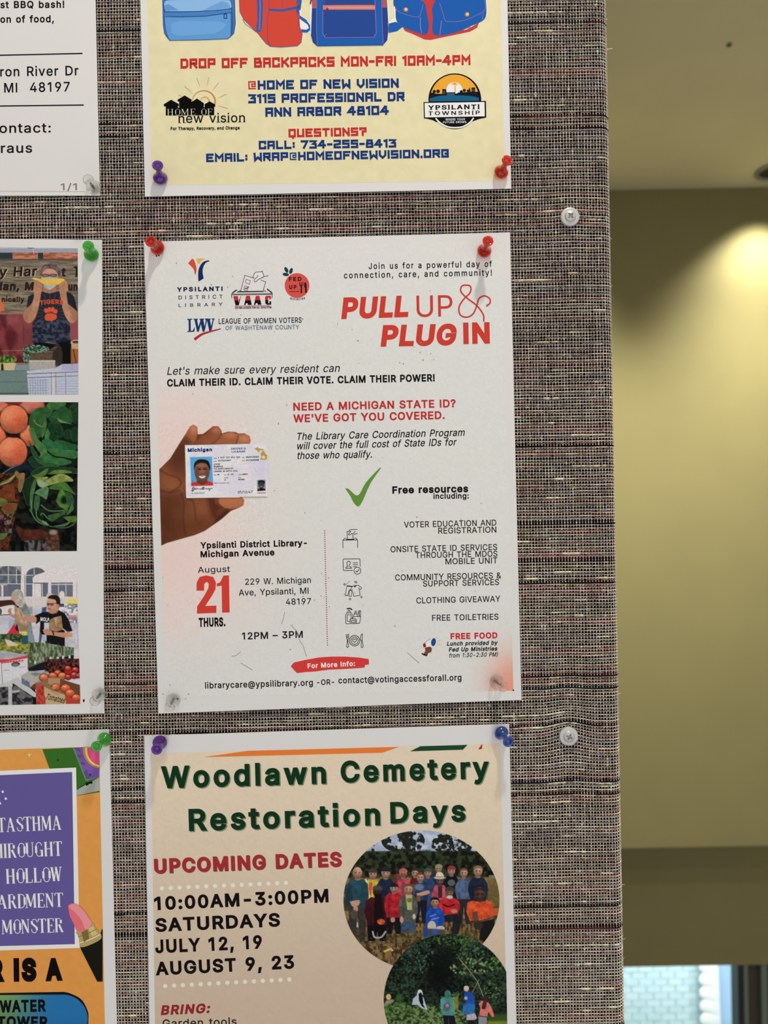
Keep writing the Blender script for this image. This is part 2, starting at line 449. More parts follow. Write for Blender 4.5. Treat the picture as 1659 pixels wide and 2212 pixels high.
# outlines of the letters (plain grotesque), 500 units to the em
FONT = {
'A':(240,'8,0 101,254 138,254 231,0 198,0 144,151 132,186 116,239 123,239 106,185 95,151 43,0|55,71 55,99 185,99 185,71'),
'B':(228,'30,0 30,254 121,254 145,252 164,245 180,235 190,221 197,205 199,187 198,172 193,160 178,143 157,133 157,131 170,129 182,123 192,114 201,102 207,86 209,68 207,50 200,33 189,20 172,9 151,2 123,0|62,29 122,29 148,31 165,40 175,53 178,68 176,81 171,92 163,102 153,109 140,114 124,115 62,115|62,143 119,143 144,148 154,155 162,163 166,174 168,186 165,202 156,214 141,223 120,226 62,226'),
'C':(255,'134,-3 103,1 75,12 52,32 35,58 24,90 20,127 24,165 35,197 52,223 75,242 103,254 134,258 170,252 186,245 201,236 214,224 224,209 232,193 236,174 204,174 195,197 179,214 158,224 134,228 111,225 92,216 75,202 62,182 54,157 52,127 54,97 63,72 75,53 92,38 112,29 134,26 158,30 179,40 195,57 204,80 236,80 232,62 224,45 214,31 201,19 187,9 170,2 153,-2'),
'D':(251,'109,0 48,0 48,29 107,29 136,31 159,40 177,55 189,75 197,99 200,128 197,156 190,180 177,200 160,214 138,223 110,226 47,226 47,254 113,254 147,251 176,239 200,221 217,196 227,164 231,128 227,91 217,59 199,34 175,15 145,4|62,254 62,0 30,0 30,254'),
'E':(209,'30,0 30,254 186,254 186,226 62,226 62,143 178,143 178,114 62,114 62,29 188,29 188,0'),
'F':(205,'30,0 30,254 185,254 185,226 62,226 62,139 173,139 173,111 62,111 62,0'),
'G':(260,'134,-3 102,1 75,13 52,32 35,58 24,90 20,127 24,165 35,197 52,223 74,242 102,254 132,258 152,256 170,252 187,245 202,235 214,222 225,208 232,192 237,174 204,174 194,197 178,213 158,224 133,228 111,225 92,216 75,202 62,182 54,157 52,127 54,97 63,72 75,53 92,38 112,29 134,26 155,29 172,36 187,47 198,62 205,80 207,101 217,100 141,100 141,128 239,128 239,100 236,71 225,45 209,25 188,9 163,0'),
'H':(258,'30,0 30,254 62,254 62,144 196,144 196,254 228,254 228,0 196,0 196,116 62,116 62,0'),
'I':(92,'30,0 30,254 62,254 62,0'),
'J':(198,'93,-3 62,2 38,16 22,40 17,73 17,86 49,86 49,73 52,52 61,37 75,28 93,25 110,28 124,37 133,52 136,73 136,254 168,254 168,73 163,40 147,16 123,2'),
'K':(233,'52,73 52,108 70,131 87,152 106,172 182,254 224,254 116,138 114,138|30,0 30,254 62,254 62,167 62,112 62,97 62,0|186,0 94,130 114,155 224,0'),
'L':(196,'30,0 30,254 62,254 62,29 181,29 181,0'),
'M':(314,'30,0 30,254 76,254 139,94 144,79 150,61 156,42 161,24 154,24 159,41 165,61 171,79 176,94 238,254 284,254 284,0 252,0 252,145 252,163 253,184 253,207 253,229 256,229 249,205 241,181 234,161 228,145 171,0 143,0 85,145 80,160 72,181 65,204 56,229 59,229 60,208 60,186 61,164 61,145 61,0'),
'N':(262,'30,0 30,254 68,254 172,91 181,75 194,53 207,27 202,27 200,54 200,79 199,97 199,254 232,254 232,0 193,0 101,145 89,165 74,191 54,226 60,227 61,192 62,164 62,145 62,0'),
'O':(267,'133,-3 103,1 75,12 52,32 35,58 24,90 20,127 24,165 35,197 52,223 75,242 103,254 133,258 164,254 192,242 215,223 232,197 243,165 247,127 243,90 232,58 215,32 192,12 164,1|133,26 155,29 175,38 191,52 204,72 212,97 215,127 212,157 204,182 191,202 175,216 155,225 133,228 112,225 92,216 75,202 63,182 54,157 52,127 54,97 63,72 75,52 92,38 112,29'),
'P':(222,'30,0 30,254 118,254 144,252 166,244 183,231 195,215 202,195 204,174 202,152 195,133 183,116 166,104 144,96 118,93 55,93 55,121 116,121 134,123 149,128 159,136 167,147 171,160 172,174 171,188 167,201 159,211 148,219 134,224 116,226 62,226 62,0'),
'Q':(267,'123,80 156,80 185,42 192,32 234,-24 200,-24 173,13 166,23|133,-3 103,1 75,12 52,32 35,58 24,90 20,127 24,165 35,197 52,223 75,242 103,254 133,258 164,254 192,242 215,223 232,197 243,165 247,127 243,90 232,58 215,32 192,12 164,1|133,26 155,29 175,38 191,52 204,72 212,97 215,127 212,157 204,182 191,202 175,216 155,225 133,228 112,225 92,216 75,202 63,182 54,157 52,127 54,97 63,72 75,52 92,38 112,29'),
'R':(224,'30,0 30,254 118,254 145,252 167,244 183,232 195,217 202,198 205,176 202,154 195,136 183,120 166,109 145,101 118,99 48,99 48,128 117,128 135,129 149,133 160,141 167,150 171,162 173,176 171,190 167,202 159,212 149,220 134,224 116,226 62,226 62,0|177,0 115,115 151,115 214,0'),
'S':(223,'112,-4 86,-2 64,5 46,15 32,30 23,48 19,68 52,68 55,55 62,44 71,35 83,29 112,25 128,26 143,30 155,37 165,46 171,57 173,70 171,81 166,89 148,102 122,111 92,120 64,130 43,145 30,163 26,186 29,206 37,224 51,238 69,249 90,256 114,258 137,256 158,249 175,238 189,224 197,208 200,189 169,189 163,206 151,219 134,227 112,229 97,228 84,224 73,218 64,209 59,199 58,188 60,176 65,167 85,154 106,147 132,140 156,132 179,119 197,99 202,85 204,69 201,50 193,32 180,17 162,5 139,-2'),
'T':(224,'16,226 16,254 208,254 208,226 128,226 128,0 96,0 96,226'),
'U':(259,'129,-4 101,-1 77,8 57,22 42,40 33,62 30,87 30,254 62,254 62,89 64,72 70,57 80,44 94,34 110,28 129,26 149,28 165,34 179,44 188,57 194,72 196,89 196,254 229,254 229,87 226,62 216,40 201,22 182,8 157,-1'),
'V':(240,'102,0 8,254 42,254 96,103 108,69 124,15 117,15 133,69 145,103 197,254 231,254 139,0'),
'W':(343,'78,0 8,254 41,254 82,98 88,73 93,47 98,20 95,20 100,47 106,73 112,98 153,254 190,254 231,98 237,73 243,47 249,20 244,20 249,47 255,73 261,98 302,254 335,254 265,0 228,0 184,161 176,196 168,237 175,237 167,197 159,161 115,0'),
'X':(237,'9,0 109,142 109,118 15,254 52,254 89,200 102,181 112,164 122,146 116,146 126,164 136,181 149,200 187,254 223,254 129,119 129,143 228,0 191,0 146,65 134,83 125,98 115,116 122,116 113,98 103,83 91,65 46,0'),
'Y':(236,'102,0 102,104 8,254 46,254 96,172 111,146 125,115 112,115 126,146 140,172 191,254 228,254 134,104 134,0'),
'Z':(219,'21,0 21,23 137,193 153,215 170,238 174,227 143,226 111,226 20,226 20,254 198,254 198,231 84,64 67,40 49,17 45,27 76,28 107,29 200,29 200,0'),
'a':(195,'80,-4 63,-3 47,2 34,11 24,22 17,37 15,54 17,69 22,80 29,90 39,97 63,105 89,110 117,113 133,117 136,121 138,127 138,128 133,148 120,161 98,165 75,161 59,150 50,137 20,146 29,161 39,173 52,182 66,188 97,192 119,190 143,180 153,172 161,160 167,145 168,126 168,0 138,0 138,26 136,26 126,12 108,1|85,23 101,24 114,29 124,37 132,47 136,57 138,69 138,95 130,91 116,88 100,86 88,84 67,79 52,70 47,62 46,52 51,36 65,26'),
'b':(212,'115,-4 99,-3 86,2 69,16 59,29 56,29 56,0 26,0 26,254 57,254 57,160 59,160 69,173 86,186 98,191 115,192 137,189 156,180 173,166 185,146 193,122 195,94 193,66 185,42 173,23 157,8 137,-1|110,23 126,26 140,33 150,44 158,58 163,75 164,95 163,114 158,131 150,145 140,156 126,163 110,165 94,163 81,156 70,145 62,131 58,114 56,95 58,75 63,58 70,43 81,32 94,26'),
'c':(198,'104,-4 79,-1 58,8 41,23 28,43 20,66 17,94 20,122 28,146 41,165 58,180 79,189 104,192 130,189 153,178 170,161 181,138 151,131 145,145 135,155 121,162 104,165 86,162 73,155 62,144 54,129 50,112 48,94 50,75 54,59 62,44 73,33 86,26 104,23 121,26 135,33 146,44 152,59 181,51 171,28 153,11 130,0'),
'd':(212,'98,-4 75,-1 56,8 40,23 27,42 20,66 17,94 20,122 27,146 40,166 56,180 75,189 98,192 114,191 126,186 144,173 153,160 155,160 155,254 186,254 186,0 156,0 156,29 153,29 143,16 126,2 114,-3|102,23 118,26 132,32 142,43 150,58 154,75 156,95 154,114 150,131 142,145 132,156 118,163 102,165 86,163 72,156 62,145 54,131 50,114 48,95 50,75 54,58 62,44 73,33 86,26'),
'e':(202,'106,-4 80,-1 58,8 41,23 28,42 20,66 17,93 20,121 28,145 40,165 58,180 78,189 103,192 133,187 147,180 160,170 170,157 179,141 184,121 186,97 186,85 37,85 37,110 169,110 155,101 153,119 149,134 141,147 131,157 118,163 103,165 87,163 73,157 62,147 54,135 50,121 48,105 48,89 50,69 55,53 64,40 76,31 90,25 106,23 127,26 143,36 153,53 182,45 177,32 168,20 156,10 141,2 125,-3'),
'f':(127,'114,190 114,164 3,164 3,190|40,0 40,216 42,231 48,243 57,252 68,259 94,265 111,263 121,260 114,234 107,236 97,237 85,235 77,230 72,221 71,209 71,0'),
'g':(213,'103,-75 84,-74 67,-70 41,-55 25,-35 51,-20 61,-33 77,-44 103,-49 124,-46 141,-38 152,-23 156,-3 156,34 153,34 143,21 126,8 114,4 97,2 76,5 56,13 40,27 28,45 20,68 17,96 20,123 27,147 40,166 56,180 76,189 98,192 114,191 127,186 144,173 154,159 157,159 157,190 186,190 186,-4 183,-27 175,-45 162,-59 145,-68 125,-73|102,30 118,32 132,38 142,47 150,61 155,77 156,96 155,115 150,132 142,146 132,156 119,163 102,165 86,163 73,156 62,145 54,131 50,115 48,96 50,78 54,61 62,48 73,38 86,32'),
'h':(205,'57,113 57,0 26,0 26,254 57,254 57,144 51,144 62,166 76,181 94,189 114,192 132,190 148,184 161,174 170,160 177,142 179,120 179,0 148,0 148,118 145,137 136,152 123,161 105,165 92,163 80,159 71,151 63,141 58,129'),
'i':(83,'26,0 26,190 57,190 57,0|26,226 26,262 57,262 57,226'),
'j':(83,'26,190 57,190 57,-15 55,-31 51,-45 43,-56 32,-65 19,-70 2,-71 -5,-71 -5,-43 1,-43 12,-42 20,-36 25,-27 26,-15|26,226 26,262 57,262 57,226'),
'k':(190,'55,68 55,106 60,106 142,190 180,190 92,100 89,100|26,0 26,254 57,254 57,0|147,0 74,93 96,114 186,0'),
'l':(83,'26,0 26,262 57,262 57,0'),
'm':(305,'26,0 26,190 56,190 56,148 54,148 59,162 66,173 86,188 110,193 129,190 144,180 154,166 160,147 156,147 161,160 169,172 190,187 218,193 234,191 249,186 261,177 270,164 276,148 278,128 278,0 248,0 248,127 245,145 236,156 224,163 209,165 197,164 187,160 173,145 168,124 168,0 137,0 137,130 134,144 126,156 115,163 100,165 79,160 70,154 63,145 58,133 57,119 57,0'),
'n':(205,'57,113 57,0 26,0 26,190 56,190 56,144 51,144 62,166 76,181 94,189 114,192 132,190 147,184 160,174 170,160 176,142 179,120 179,0 148,0 148,118 145,137 136,152 123,161 105,165 92,163 80,159 71,151 63,141 58,129'),
'o':(208,'104,-4 79,-1 58,8 41,23 28,43 20,66 17,94 20,122 28,146 41,165 58,180 79,189 104,192 128,189 149,180 167,165 180,146 188,122 191,94 188,66 180,43 167,23 149,8 128,-1|104,23 121,26 135,33 146,44 154,59 158,75 160,94 158,112 154,129 146,144 135,155 121,162 104,165 86,162 73,155 62,144 54,129 50,112 48,94 50,75 54,59 62,44 73,33 86,26'),
'p':(212,'26,-71 26,190 56,190 56,160 59,160 69,173 86,186 98,191 115,192 137,189 156,180 173,166 185,146 193,122 195,94 193,66 185,42 173,23 157,8 137,-1 115,-4 99,-3 86,2 69,16 59,29 57,29 57,-71|110,23 126,26 140,33 150,44 158,58 163,75 164,95 163,114 158,131 150,145 140,156 126,163 110,165 94,163 81,156 70,145 62,131 58,114 56,95 58,75 63,58 70,43 81,32 94,26'),
'q':(212,'186,-71 155,-71 155,29 153,29 143,16 126,2 114,-3 98,-4 75,-1 56,8 40,23 27,42 20,66 17,94 20,122 27,146 40,166 56,180 75,189 98,192 114,191 126,186 144,173 153,160 156,160 156,190 186,190|102,23 118,26 132,32 142,43 150,58 154,75 156,95 154,114 150,131 142,145 132,156 118,163 102,165 86,163 72,156 62,145 54,131 50,114 48,95 50,75 54,58 62,44 73,33 86,26'),
'r':(130,'26,0 26,190 56,190 56,160 58,160 65,173 76,184 90,190 107,192 115,192 122,192 122,161 115,162 103,163 91,161 80,157 70,151 63,142 58,131 57,118 57,0'),
's':(182,'91,-4 72,-3 56,2 42,9 31,19 23,32 18,47 47,53 53,40 62,30 75,25 91,23 108,25 122,31 131,40 134,51 132,60 127,68 118,74 106,78 75,85 52,93 36,104 27,119 23,137 26,152 33,166 43,177 58,185 74,190 94,192 112,191 127,186 140,179 149,170 162,145 134,139 129,149 121,158 110,164 94,166 78,164 65,158 57,150 54,139 56,129 62,122 86,111 115,105 137,97 153,86 162,71 166,53 163,37 156,24 145,12 130,3 112,-2'),
't':(114,'102,190 102,164 3,164 3,190|32,236 63,236 63,49 64,38 68,31 75,26 85,25 93,26 101,27 107,1 96,-1 84,-2 62,1 46,11 36,26 32,46'),
'u':(205,'91,-3 73,-1 57,5 44,15 35,29 28,47 26,69 26,190 57,190 57,72 60,52 68,37 82,28 100,25 113,27 125,31 134,38 142,48 146,61 148,76 148,190 179,190 179,0 149,0 149,46 154,46 143,23 129,8 111,0'),
'v':(195,'81,0 9,190 42,190 83,78 93,43 103,10 92,10 101,43 112,78 152,190 186,190 113,0'),
'w':(284,'69,0 11,190 44,190 67,107 77,68 88,21 82,21 93,67 103,107 126,190 158,190 181,107 191,68 201,21 196,21 206,68 217,107 240,190 272,190 215,0 184,0 159,86 152,112 145,140 138,169 145,169 138,140 131,112 124,86 99,0'),
'x':(189,'10,0 86,109 86,86 14,190 50,190 74,153 90,127 104,103 88,103 101,127 117,153 141,190 176,190 104,84 104,107 179,0 143,0 115,43 100,68 86,91 102,91 89,68 74,43 46,0'),
'y':(195,'24,-69 31,-43 36,-44 52,-44 65,-37 75,-18 81,-1 9,190 42,190 83,78 93,43 103,10 92,10 101,43 112,78 153,190 186,190 102,-29 88,-54 70,-68 46,-73 32,-72'),
'z':(190,'21,0 21,23 127,160 127,161 24,161 24,190 166,190 166,165 63,30 63,28 169,28 169,0'),
'0':(227,'113,-3 87,0 65,12 47,31 34,57 27,89 24,127 27,165 35,197 48,223 65,242 87,254 113,258 139,254 161,242 179,223 192,197 200,165 203,127 200,89 192,57 179,31 162,12 140,0|113,25 131,28 145,37 157,52 165,72 170,97 172,127 170,157 165,182 157,203 145,218 131,227 113,230 96,227 82,218 70,203 62,182 56,157 55,127 56,97 62,72 70,52 82,37 96,28'),
'1':(196,'98,0 98,222 97,222 32,180 32,215 94,254 130,254 130,0'),
'2':(227,'32,0 32,24 117,114 141,141 155,163 160,186 159,198 154,209 146,218 137,224 112,230 98,228 86,224 77,216 69,207 65,195 64,181 33,181 35,202 43,221 55,237 72,248 91,255 112,258 134,255 153,248 169,237 181,223 188,205 191,186 185,159 168,129 133,90 76,30 76,28 195,28 195,0'),
'3':(227,'109,-3 87,-1 66,5 49,15 35,29 26,46 22,66 55,66 57,54 63,44 72,35 83,30 109,25 138,30 149,37 157,46 163,58 165,72 163,86 158,98 150,109 137,117 121,122 101,124 78,124 78,150 144,224 144,226 35,226 35,254 186,254 186,230 106,139 106,144 132,144 154,138 172,127 185,111 194,93 196,72 194,51 185,33 172,18 154,6 133,-1'),
'4':(227,'20,53 20,79 123,254 155,254 54,83 54,81 207,81 207,53|141,0 141,61 141,73 141,159 171,159 171,0'),
'5':(227,'111,-3 89,-1 70,6 54,16 41,30 33,47 30,65 61,65 64,54 69,44 87,30 111,25 125,27 138,32 149,41 157,52 162,66 164,81 162,97 157,111 148,122 137,131 124,137 109,138 84,134 64,123 34,126 48,254 183,254 183,226 75,226 67,151 68,151 89,162 115,167 131,165 147,160 161,153 172,143 182,130 189,116 194,99 195,82 193,58 184,38 171,21 154,8 134,-1'),
'6':(227,'113,-3 91,-1 71,7 55,20 42,37 34,58 32,81 34,100 40,119 69,170 126,254 161,254 75,131 73,131 83,144 98,153 117,157 139,155 158,147 173,136 185,120 192,101 194,79 192,56 184,36 171,20 155,7 135,-1|113,24 127,26 139,31 149,40 157,51 162,64 164,79 162,94 157,107 149,118 139,126 127,131 113,133 99,131 87,126 77,118 69,107 64,94 62,79 64,64 69,51 77,40 87,31 99,26'),
'7':(227,'48,0 162,224 162,226 31,226 31,254 195,254 195,224 82,0'),
'8':(227,'113,-3 89,-1 68,6 50,17 37,31 29,48 26,68 28,83 33,98 40,110 51,121 63,128 76,132 76,133 59,141 46,154 38,171 35,190 38,209 45,225 57,239 73,249 92,256 113,258 134,256 153,249 169,239 181,225 188,209 191,190 188,171 180,154 167,141 150,133 150,132 164,128 176,121 186,110 194,98 199,83 200,68 198,48 189,31 176,17 158,6 137,-1|113,25 129,26 142,30 153,37 161,46 167,57 168,69 167,83 161,94 153,104 141,111 128,116 113,118 98,116 85,111 73,104 65,94 59,83 58,69 59,57 64,46 73,37 84,30 97,26|113,145 137,150 146,157 154,165 158,176 160,188 158,200 154,210 147,218 138,225 113,230 89,225 79,218 72,210 68,200 66,188 68,176 72,165 79,157 89,150'),
'9':(227,'113,258 135,255 155,247 171,234 184,217 192,197 194,173 192,155 186,135 158,84 100,0 65,0 151,124 154,124 144,111 128,101 109,97 87,100 69,107 53,119 41,134 34,154 32,176 34,198 42,218 55,235 71,247 91,255|113,230 99,228 87,223 77,215 69,204 64,191 63,176 64,161 69,148 77,137 87,129 99,123 113,122 127,123 139,129 149,137 157,147 162,160 164,175 162,190 157,204 150,215 139,223 127,228'),
'&':(224,'98,-3 75,-1 55,6 39,17 27,31 20,48 17,67 19,82 24,95 42,117 70,139 108,168 118,176 127,187 131,202 129,214 123,223 113,228 101,230 84,227 73,216 68,199 73,182 84,164 102,142 219,0 182,0 86,116 61,146 44,172 39,185 38,199 40,215 45,229 55,241 67,249 82,255 100,257 118,255 133,249 145,241 154,230 160,217 162,202 158,181 146,162 128,146 77,109 55,87 50,77 48,66 50,54 55,44 62,35 72,29 83,25 96,23 111,25 126,30 151,48 160,61 168,76 173,93 174,112 204,112 202,90 198,72 185,46 173,31 166,23 153,12 136,3 117,-2'),
'@':(338,'178,-68 142,-65 111,-57 84,-44 61,-26 43,-4 31,23 23,54 20,90 23,124 31,155 44,182 61,204 84,222 110,235 140,243 174,246 207,243 236,235 261,221 281,204 297,183 308,159 315,134 318,108 316,71 307,38 300,25 289,14 276,8 258,5 238,8 220,18 214,25 211,34 210,34 204,24 194,15 181,8 163,6 142,9 125,18 112,31 102,48 96,69 94,91 97,113 103,132 114,149 129,161 146,169 165,172 180,170 192,166 208,153 210,153 210,167 237,167 237,55 238,45 242,37 249,31 259,30 270,32 278,38 284,48 288,64 291,108 289,129 283,150 274,170 261,187 245,201 225,212 201,219 174,221 146,219 121,212 100,201 82,186 68,167 57,144 51,118 49,89 51,59 57,33 68,10 82,-8 101,-23 123,-34 149,-40 179,-43 206,-40 229,-34 245,-29 252,-53 232,-60 205,-65|165,32 180,34 191,39 200,47 206,59 211,92 210,111 206,124 199,134 190,141 165,146 152,144 141,139 133,130 126,119 121,92 125,63 131,50 139,41 151,35'),
'?':(179,'66,76 66,80 71,115 76,126 84,135 104,149 123,167 129,178 131,192 129,203 125,213 110,226 89,231 69,226 53,213 48,202 46,189 14,189 17,209 24,226 36,240 51,250 69,256 89,258 110,256 127,249 142,239 153,226 160,209 162,191 160,172 153,156 142,142 127,130 110,118 100,103 97,79 97,76|82,-2 73,-1 66,4 61,12 59,20 61,29 66,37 73,42 82,43 91,42 98,37 103,29 105,20 103,12 98,4 91,-1'),
'!':(98,'34,80 32,254 66,254 64,80|49,-2 40,-1 33,4 28,12 26,20 28,29 33,37 40,42 49,43 58,42 65,37 70,29 72,20 70,12 65,4 58,-1'),
'.':(94,'48,-2 39,-1 31,4 26,12 25,20 26,29 31,37 39,42 48,43 56,42 64,37 69,29 71,20 69,12 64,4 56,-1'),
',':(94,'19,-60 34,36 68,36 42,-60'),
':':(94,'48,-2 39,-1 31,4 26,12 25,20 26,29 31,37 39,42 48,43 56,42 64,37 69,29 71,20 69,12 64,4 56,-1|48,135 39,137 31,142 26,149 25,158 26,167 31,174 39,179 48,181 56,179 64,174 69,167 71,158 69,149 64,142 56,137'),
'-':(227,'168,122 168,94 57,94 57,122'),
"'":(103,'39,159 35,254 68,254 64,159'),
'/':(125,'117,266 36,-38 7,-38 89,266'),
'(':(137,'45,103 50,162 66,221 88,270 118,270 95,214 81,157 76,103 80,57 94,8 118,-48 88,-48 69,-11 56,27 47,66'),
')':(137,'19,-48 43,9 57,58 61,103 56,157 41,214 19,270 48,270 71,221 86,162 92,103 89,65 81,27 67,-11 48,-48'),
'’':(88,'26,159 41,254 75,254 49,159'),
'–':(175,'175,122 175,94 0,94 0,122'),
}

# ------------------------------------------------------------------ ink: lettering and line art as thin print on the sheets
GL = {}
def glyph(ch, bold):
    """outline letter -> (verts, tris, advance); bold pushes the outline outwards"""
    k = (ch, bold)
    if k in GL: return GL[k]
    if ch not in FONT:
        GL[k] = (np.zeros((0, 2)), np.zeros((0, 3), int), 140); return GL[k]
    adv, src = FONT[ch]
    loops = [np.array([[float(t) for t in p.split(',')] for p in l.split()]) for l in src.split('|')]
    if bold:
        out = []
        areas = [0.5 * np.sum(l[:, 0] * np.roll(l[:, 1], -1) - np.roll(l[:, 0], -1) * l[:, 1]) for l in loops]
        sgn = 1 if areas[int(np.argmax(np.abs(areas)))] > 0 else -1
        for l, ar in zip(loops, areas):
            a = np.roll(l, 1, 0); b = np.roll(l, -1, 0)
            d1 = l - a; d2 = b - l
            d1 /= np.linalg.norm(d1, axis=1)[:, None]; d2 /= np.linalg.norm(d2, axis=1)[:, None]
            n1 = np.stack([d1[:, 1], -d1[:, 0]], 1); n2 = np.stack([d2[:, 1], -d2[:, 0]], 1)
            m = n1 + n2; L = np.sum(m * m, 1)[:, None]; L = np.maximum(L, 1.0)
            m = 2 * m / L
            out.append(l + sgn * m * bold)
        loops = out; adv += bold * 1.6
        if ch in 'ij': loops[1] = loops[1] + [0, bold * .9]
        loops = [(l + [0, bold]) * [1, 254.0 / (254 + 2 * bold)] for l in loops]
    area = lambda l: 0.5 * np.sum(l[:, 0] * np.roll(l[:, 1], -1) - np.roll(l[:, 0], -1) * l[:, 1])
    ar = [area(l) for l in loops]; sg = 1 if ar[int(np.argmax(np.abs(ar)))] > 0 else -1
    vv = []; ee = []
    for l in loops:
        n0 = len(vv); m = len(l)
        vv += [Vector((float(p[0]), float(p[1]))) for p in l]; ee += [(n0 + t, n0 + (t + 1) % m) for t in range(m)]
    cv, _, cf, _, _, _ = delaunay_2d_cdt(vv, ee, [], 0, 1e-4)
    pts = np.array([(p[0], p[1]) for p in cv]); tris = np.array(cf, int).reshape(-1, 3)
    c = pts[tris].mean(1); wn = np.zeros(len(c))
    for l in loops:
        q2 = np.roll(l, -1, 0)
        for (x0, y0), (x1, y1) in zip(l, q2):
            left = (x1 - x0) * (c[:, 1] - y0) - (c[:, 0] - x0) * (y1 - y0)
            wn += ((y0 <= c[:, 1]) & (y1 > c[:, 1]) & (left > 0)) * 1.0 - ((y0 > c[:, 1]) & (y1 <= c[:, 1]) & (left < 0)) * 1.0
    GL[k] = (pts, tris[wn * sg > .5], adv)
    return GL[k]

# square sign-painter capitals, drawn as strokes on a 4 x 6 field
BLK = {'A': '0,0 0,6 4,6 4,0|0,2.6 4,2.6', 'B': '0,0 0,6 3.4,6 3.4,3.2 0,3.2|3.4,3.2 4,3.2 4,0 0,0', 'C': '4,4.7 4,6 0,6 0,0 4,0 4,1.3', 'D': '0,0 0,6 3,6 4,5 4,1 3,0 0,0',
 'E': '4,6 0,6 0,0 4,0|0,3.1 3.2,3.1', 'F': '4,6 0,6 0,0|0,3 3.2,3', 'G': '4,5 4,6 0,6 0,0 4,0 4,2.8 2.4,2.8', 'H': '0,0 0,6|4,0 4,6|0,3 4,3', 'I': '0,0 0,6', 'K': '0,0 0,6|4,6 1.2,3.1|1.6,3.5 4.1,0',
 'L': '0,6 0,0 3.8,0', 'M': '0,0 0,6 2.4,2.6 4.8,6 4.8,0', 'N': '0,0 0,6|0,6 4,0|4,0 4,6', 'O': '0,0 0,6 4,6 4,0 0,0', 'P': '0,0 0,6 4,6 4,2.6 0,2.6', 'Q': '0,0 0,6 4,6 4,0 0,0|2.6,0 2.6,-1.4', 'R': '0,0 0,6 4,6 4,2.9 0,2.9|2.2,2.6 4,0',
 'S': '4,6 0,6 0,3.05 4,3.05 4,0 0,0', 'T': '0,6 4,6|2,6 2,0', 'U': '0,6 0,0 4,0 4,6', 'V': '0,6 0,2.4 2,0 4,2.4 4,6', 'W': '0,6 .4,0 2.4,2.6 4.6,0 4.6,6', 'Y': '0,6 0,3 4,3 4,6|2,3 2,0',
 '0': '0,0 0,6 4,6 4,0 0,0', '1': '0,5.4 1.4,6 1.4,0', '2': '0,6 4,6 4,3.2 0,2.4 0,0 4,0', '3': '0,6 4,6 2,3.6 4,3.2 4,0 0,0', '4': '3.2,0 3.2,6|2.4,6 0,2 4.4,2', '5': '4,6 0,6 0,3.3 4,3.3 4,0 0,0', '7': '0,6 4,6 1.6,0', '8': '.4,3.1 .4,6 3.6,6 3.6,3.1 0,3.1 0,0 4,0 4,3.1',
 ':': '0,1 0,1.3|0,4 0,4.3', '-': '0,2.8 2.4,2.8', '.': '0,-.1 0,.2', '?': '0,5.4 0,6 4,6 4,3.2 1.8,3.2 1.8,2|1.8,.2 1.8,-.1', '@': '4,0 0,0 0,6 4,6 4,1.9 1.9,1.9 1.9,4 4,4'}
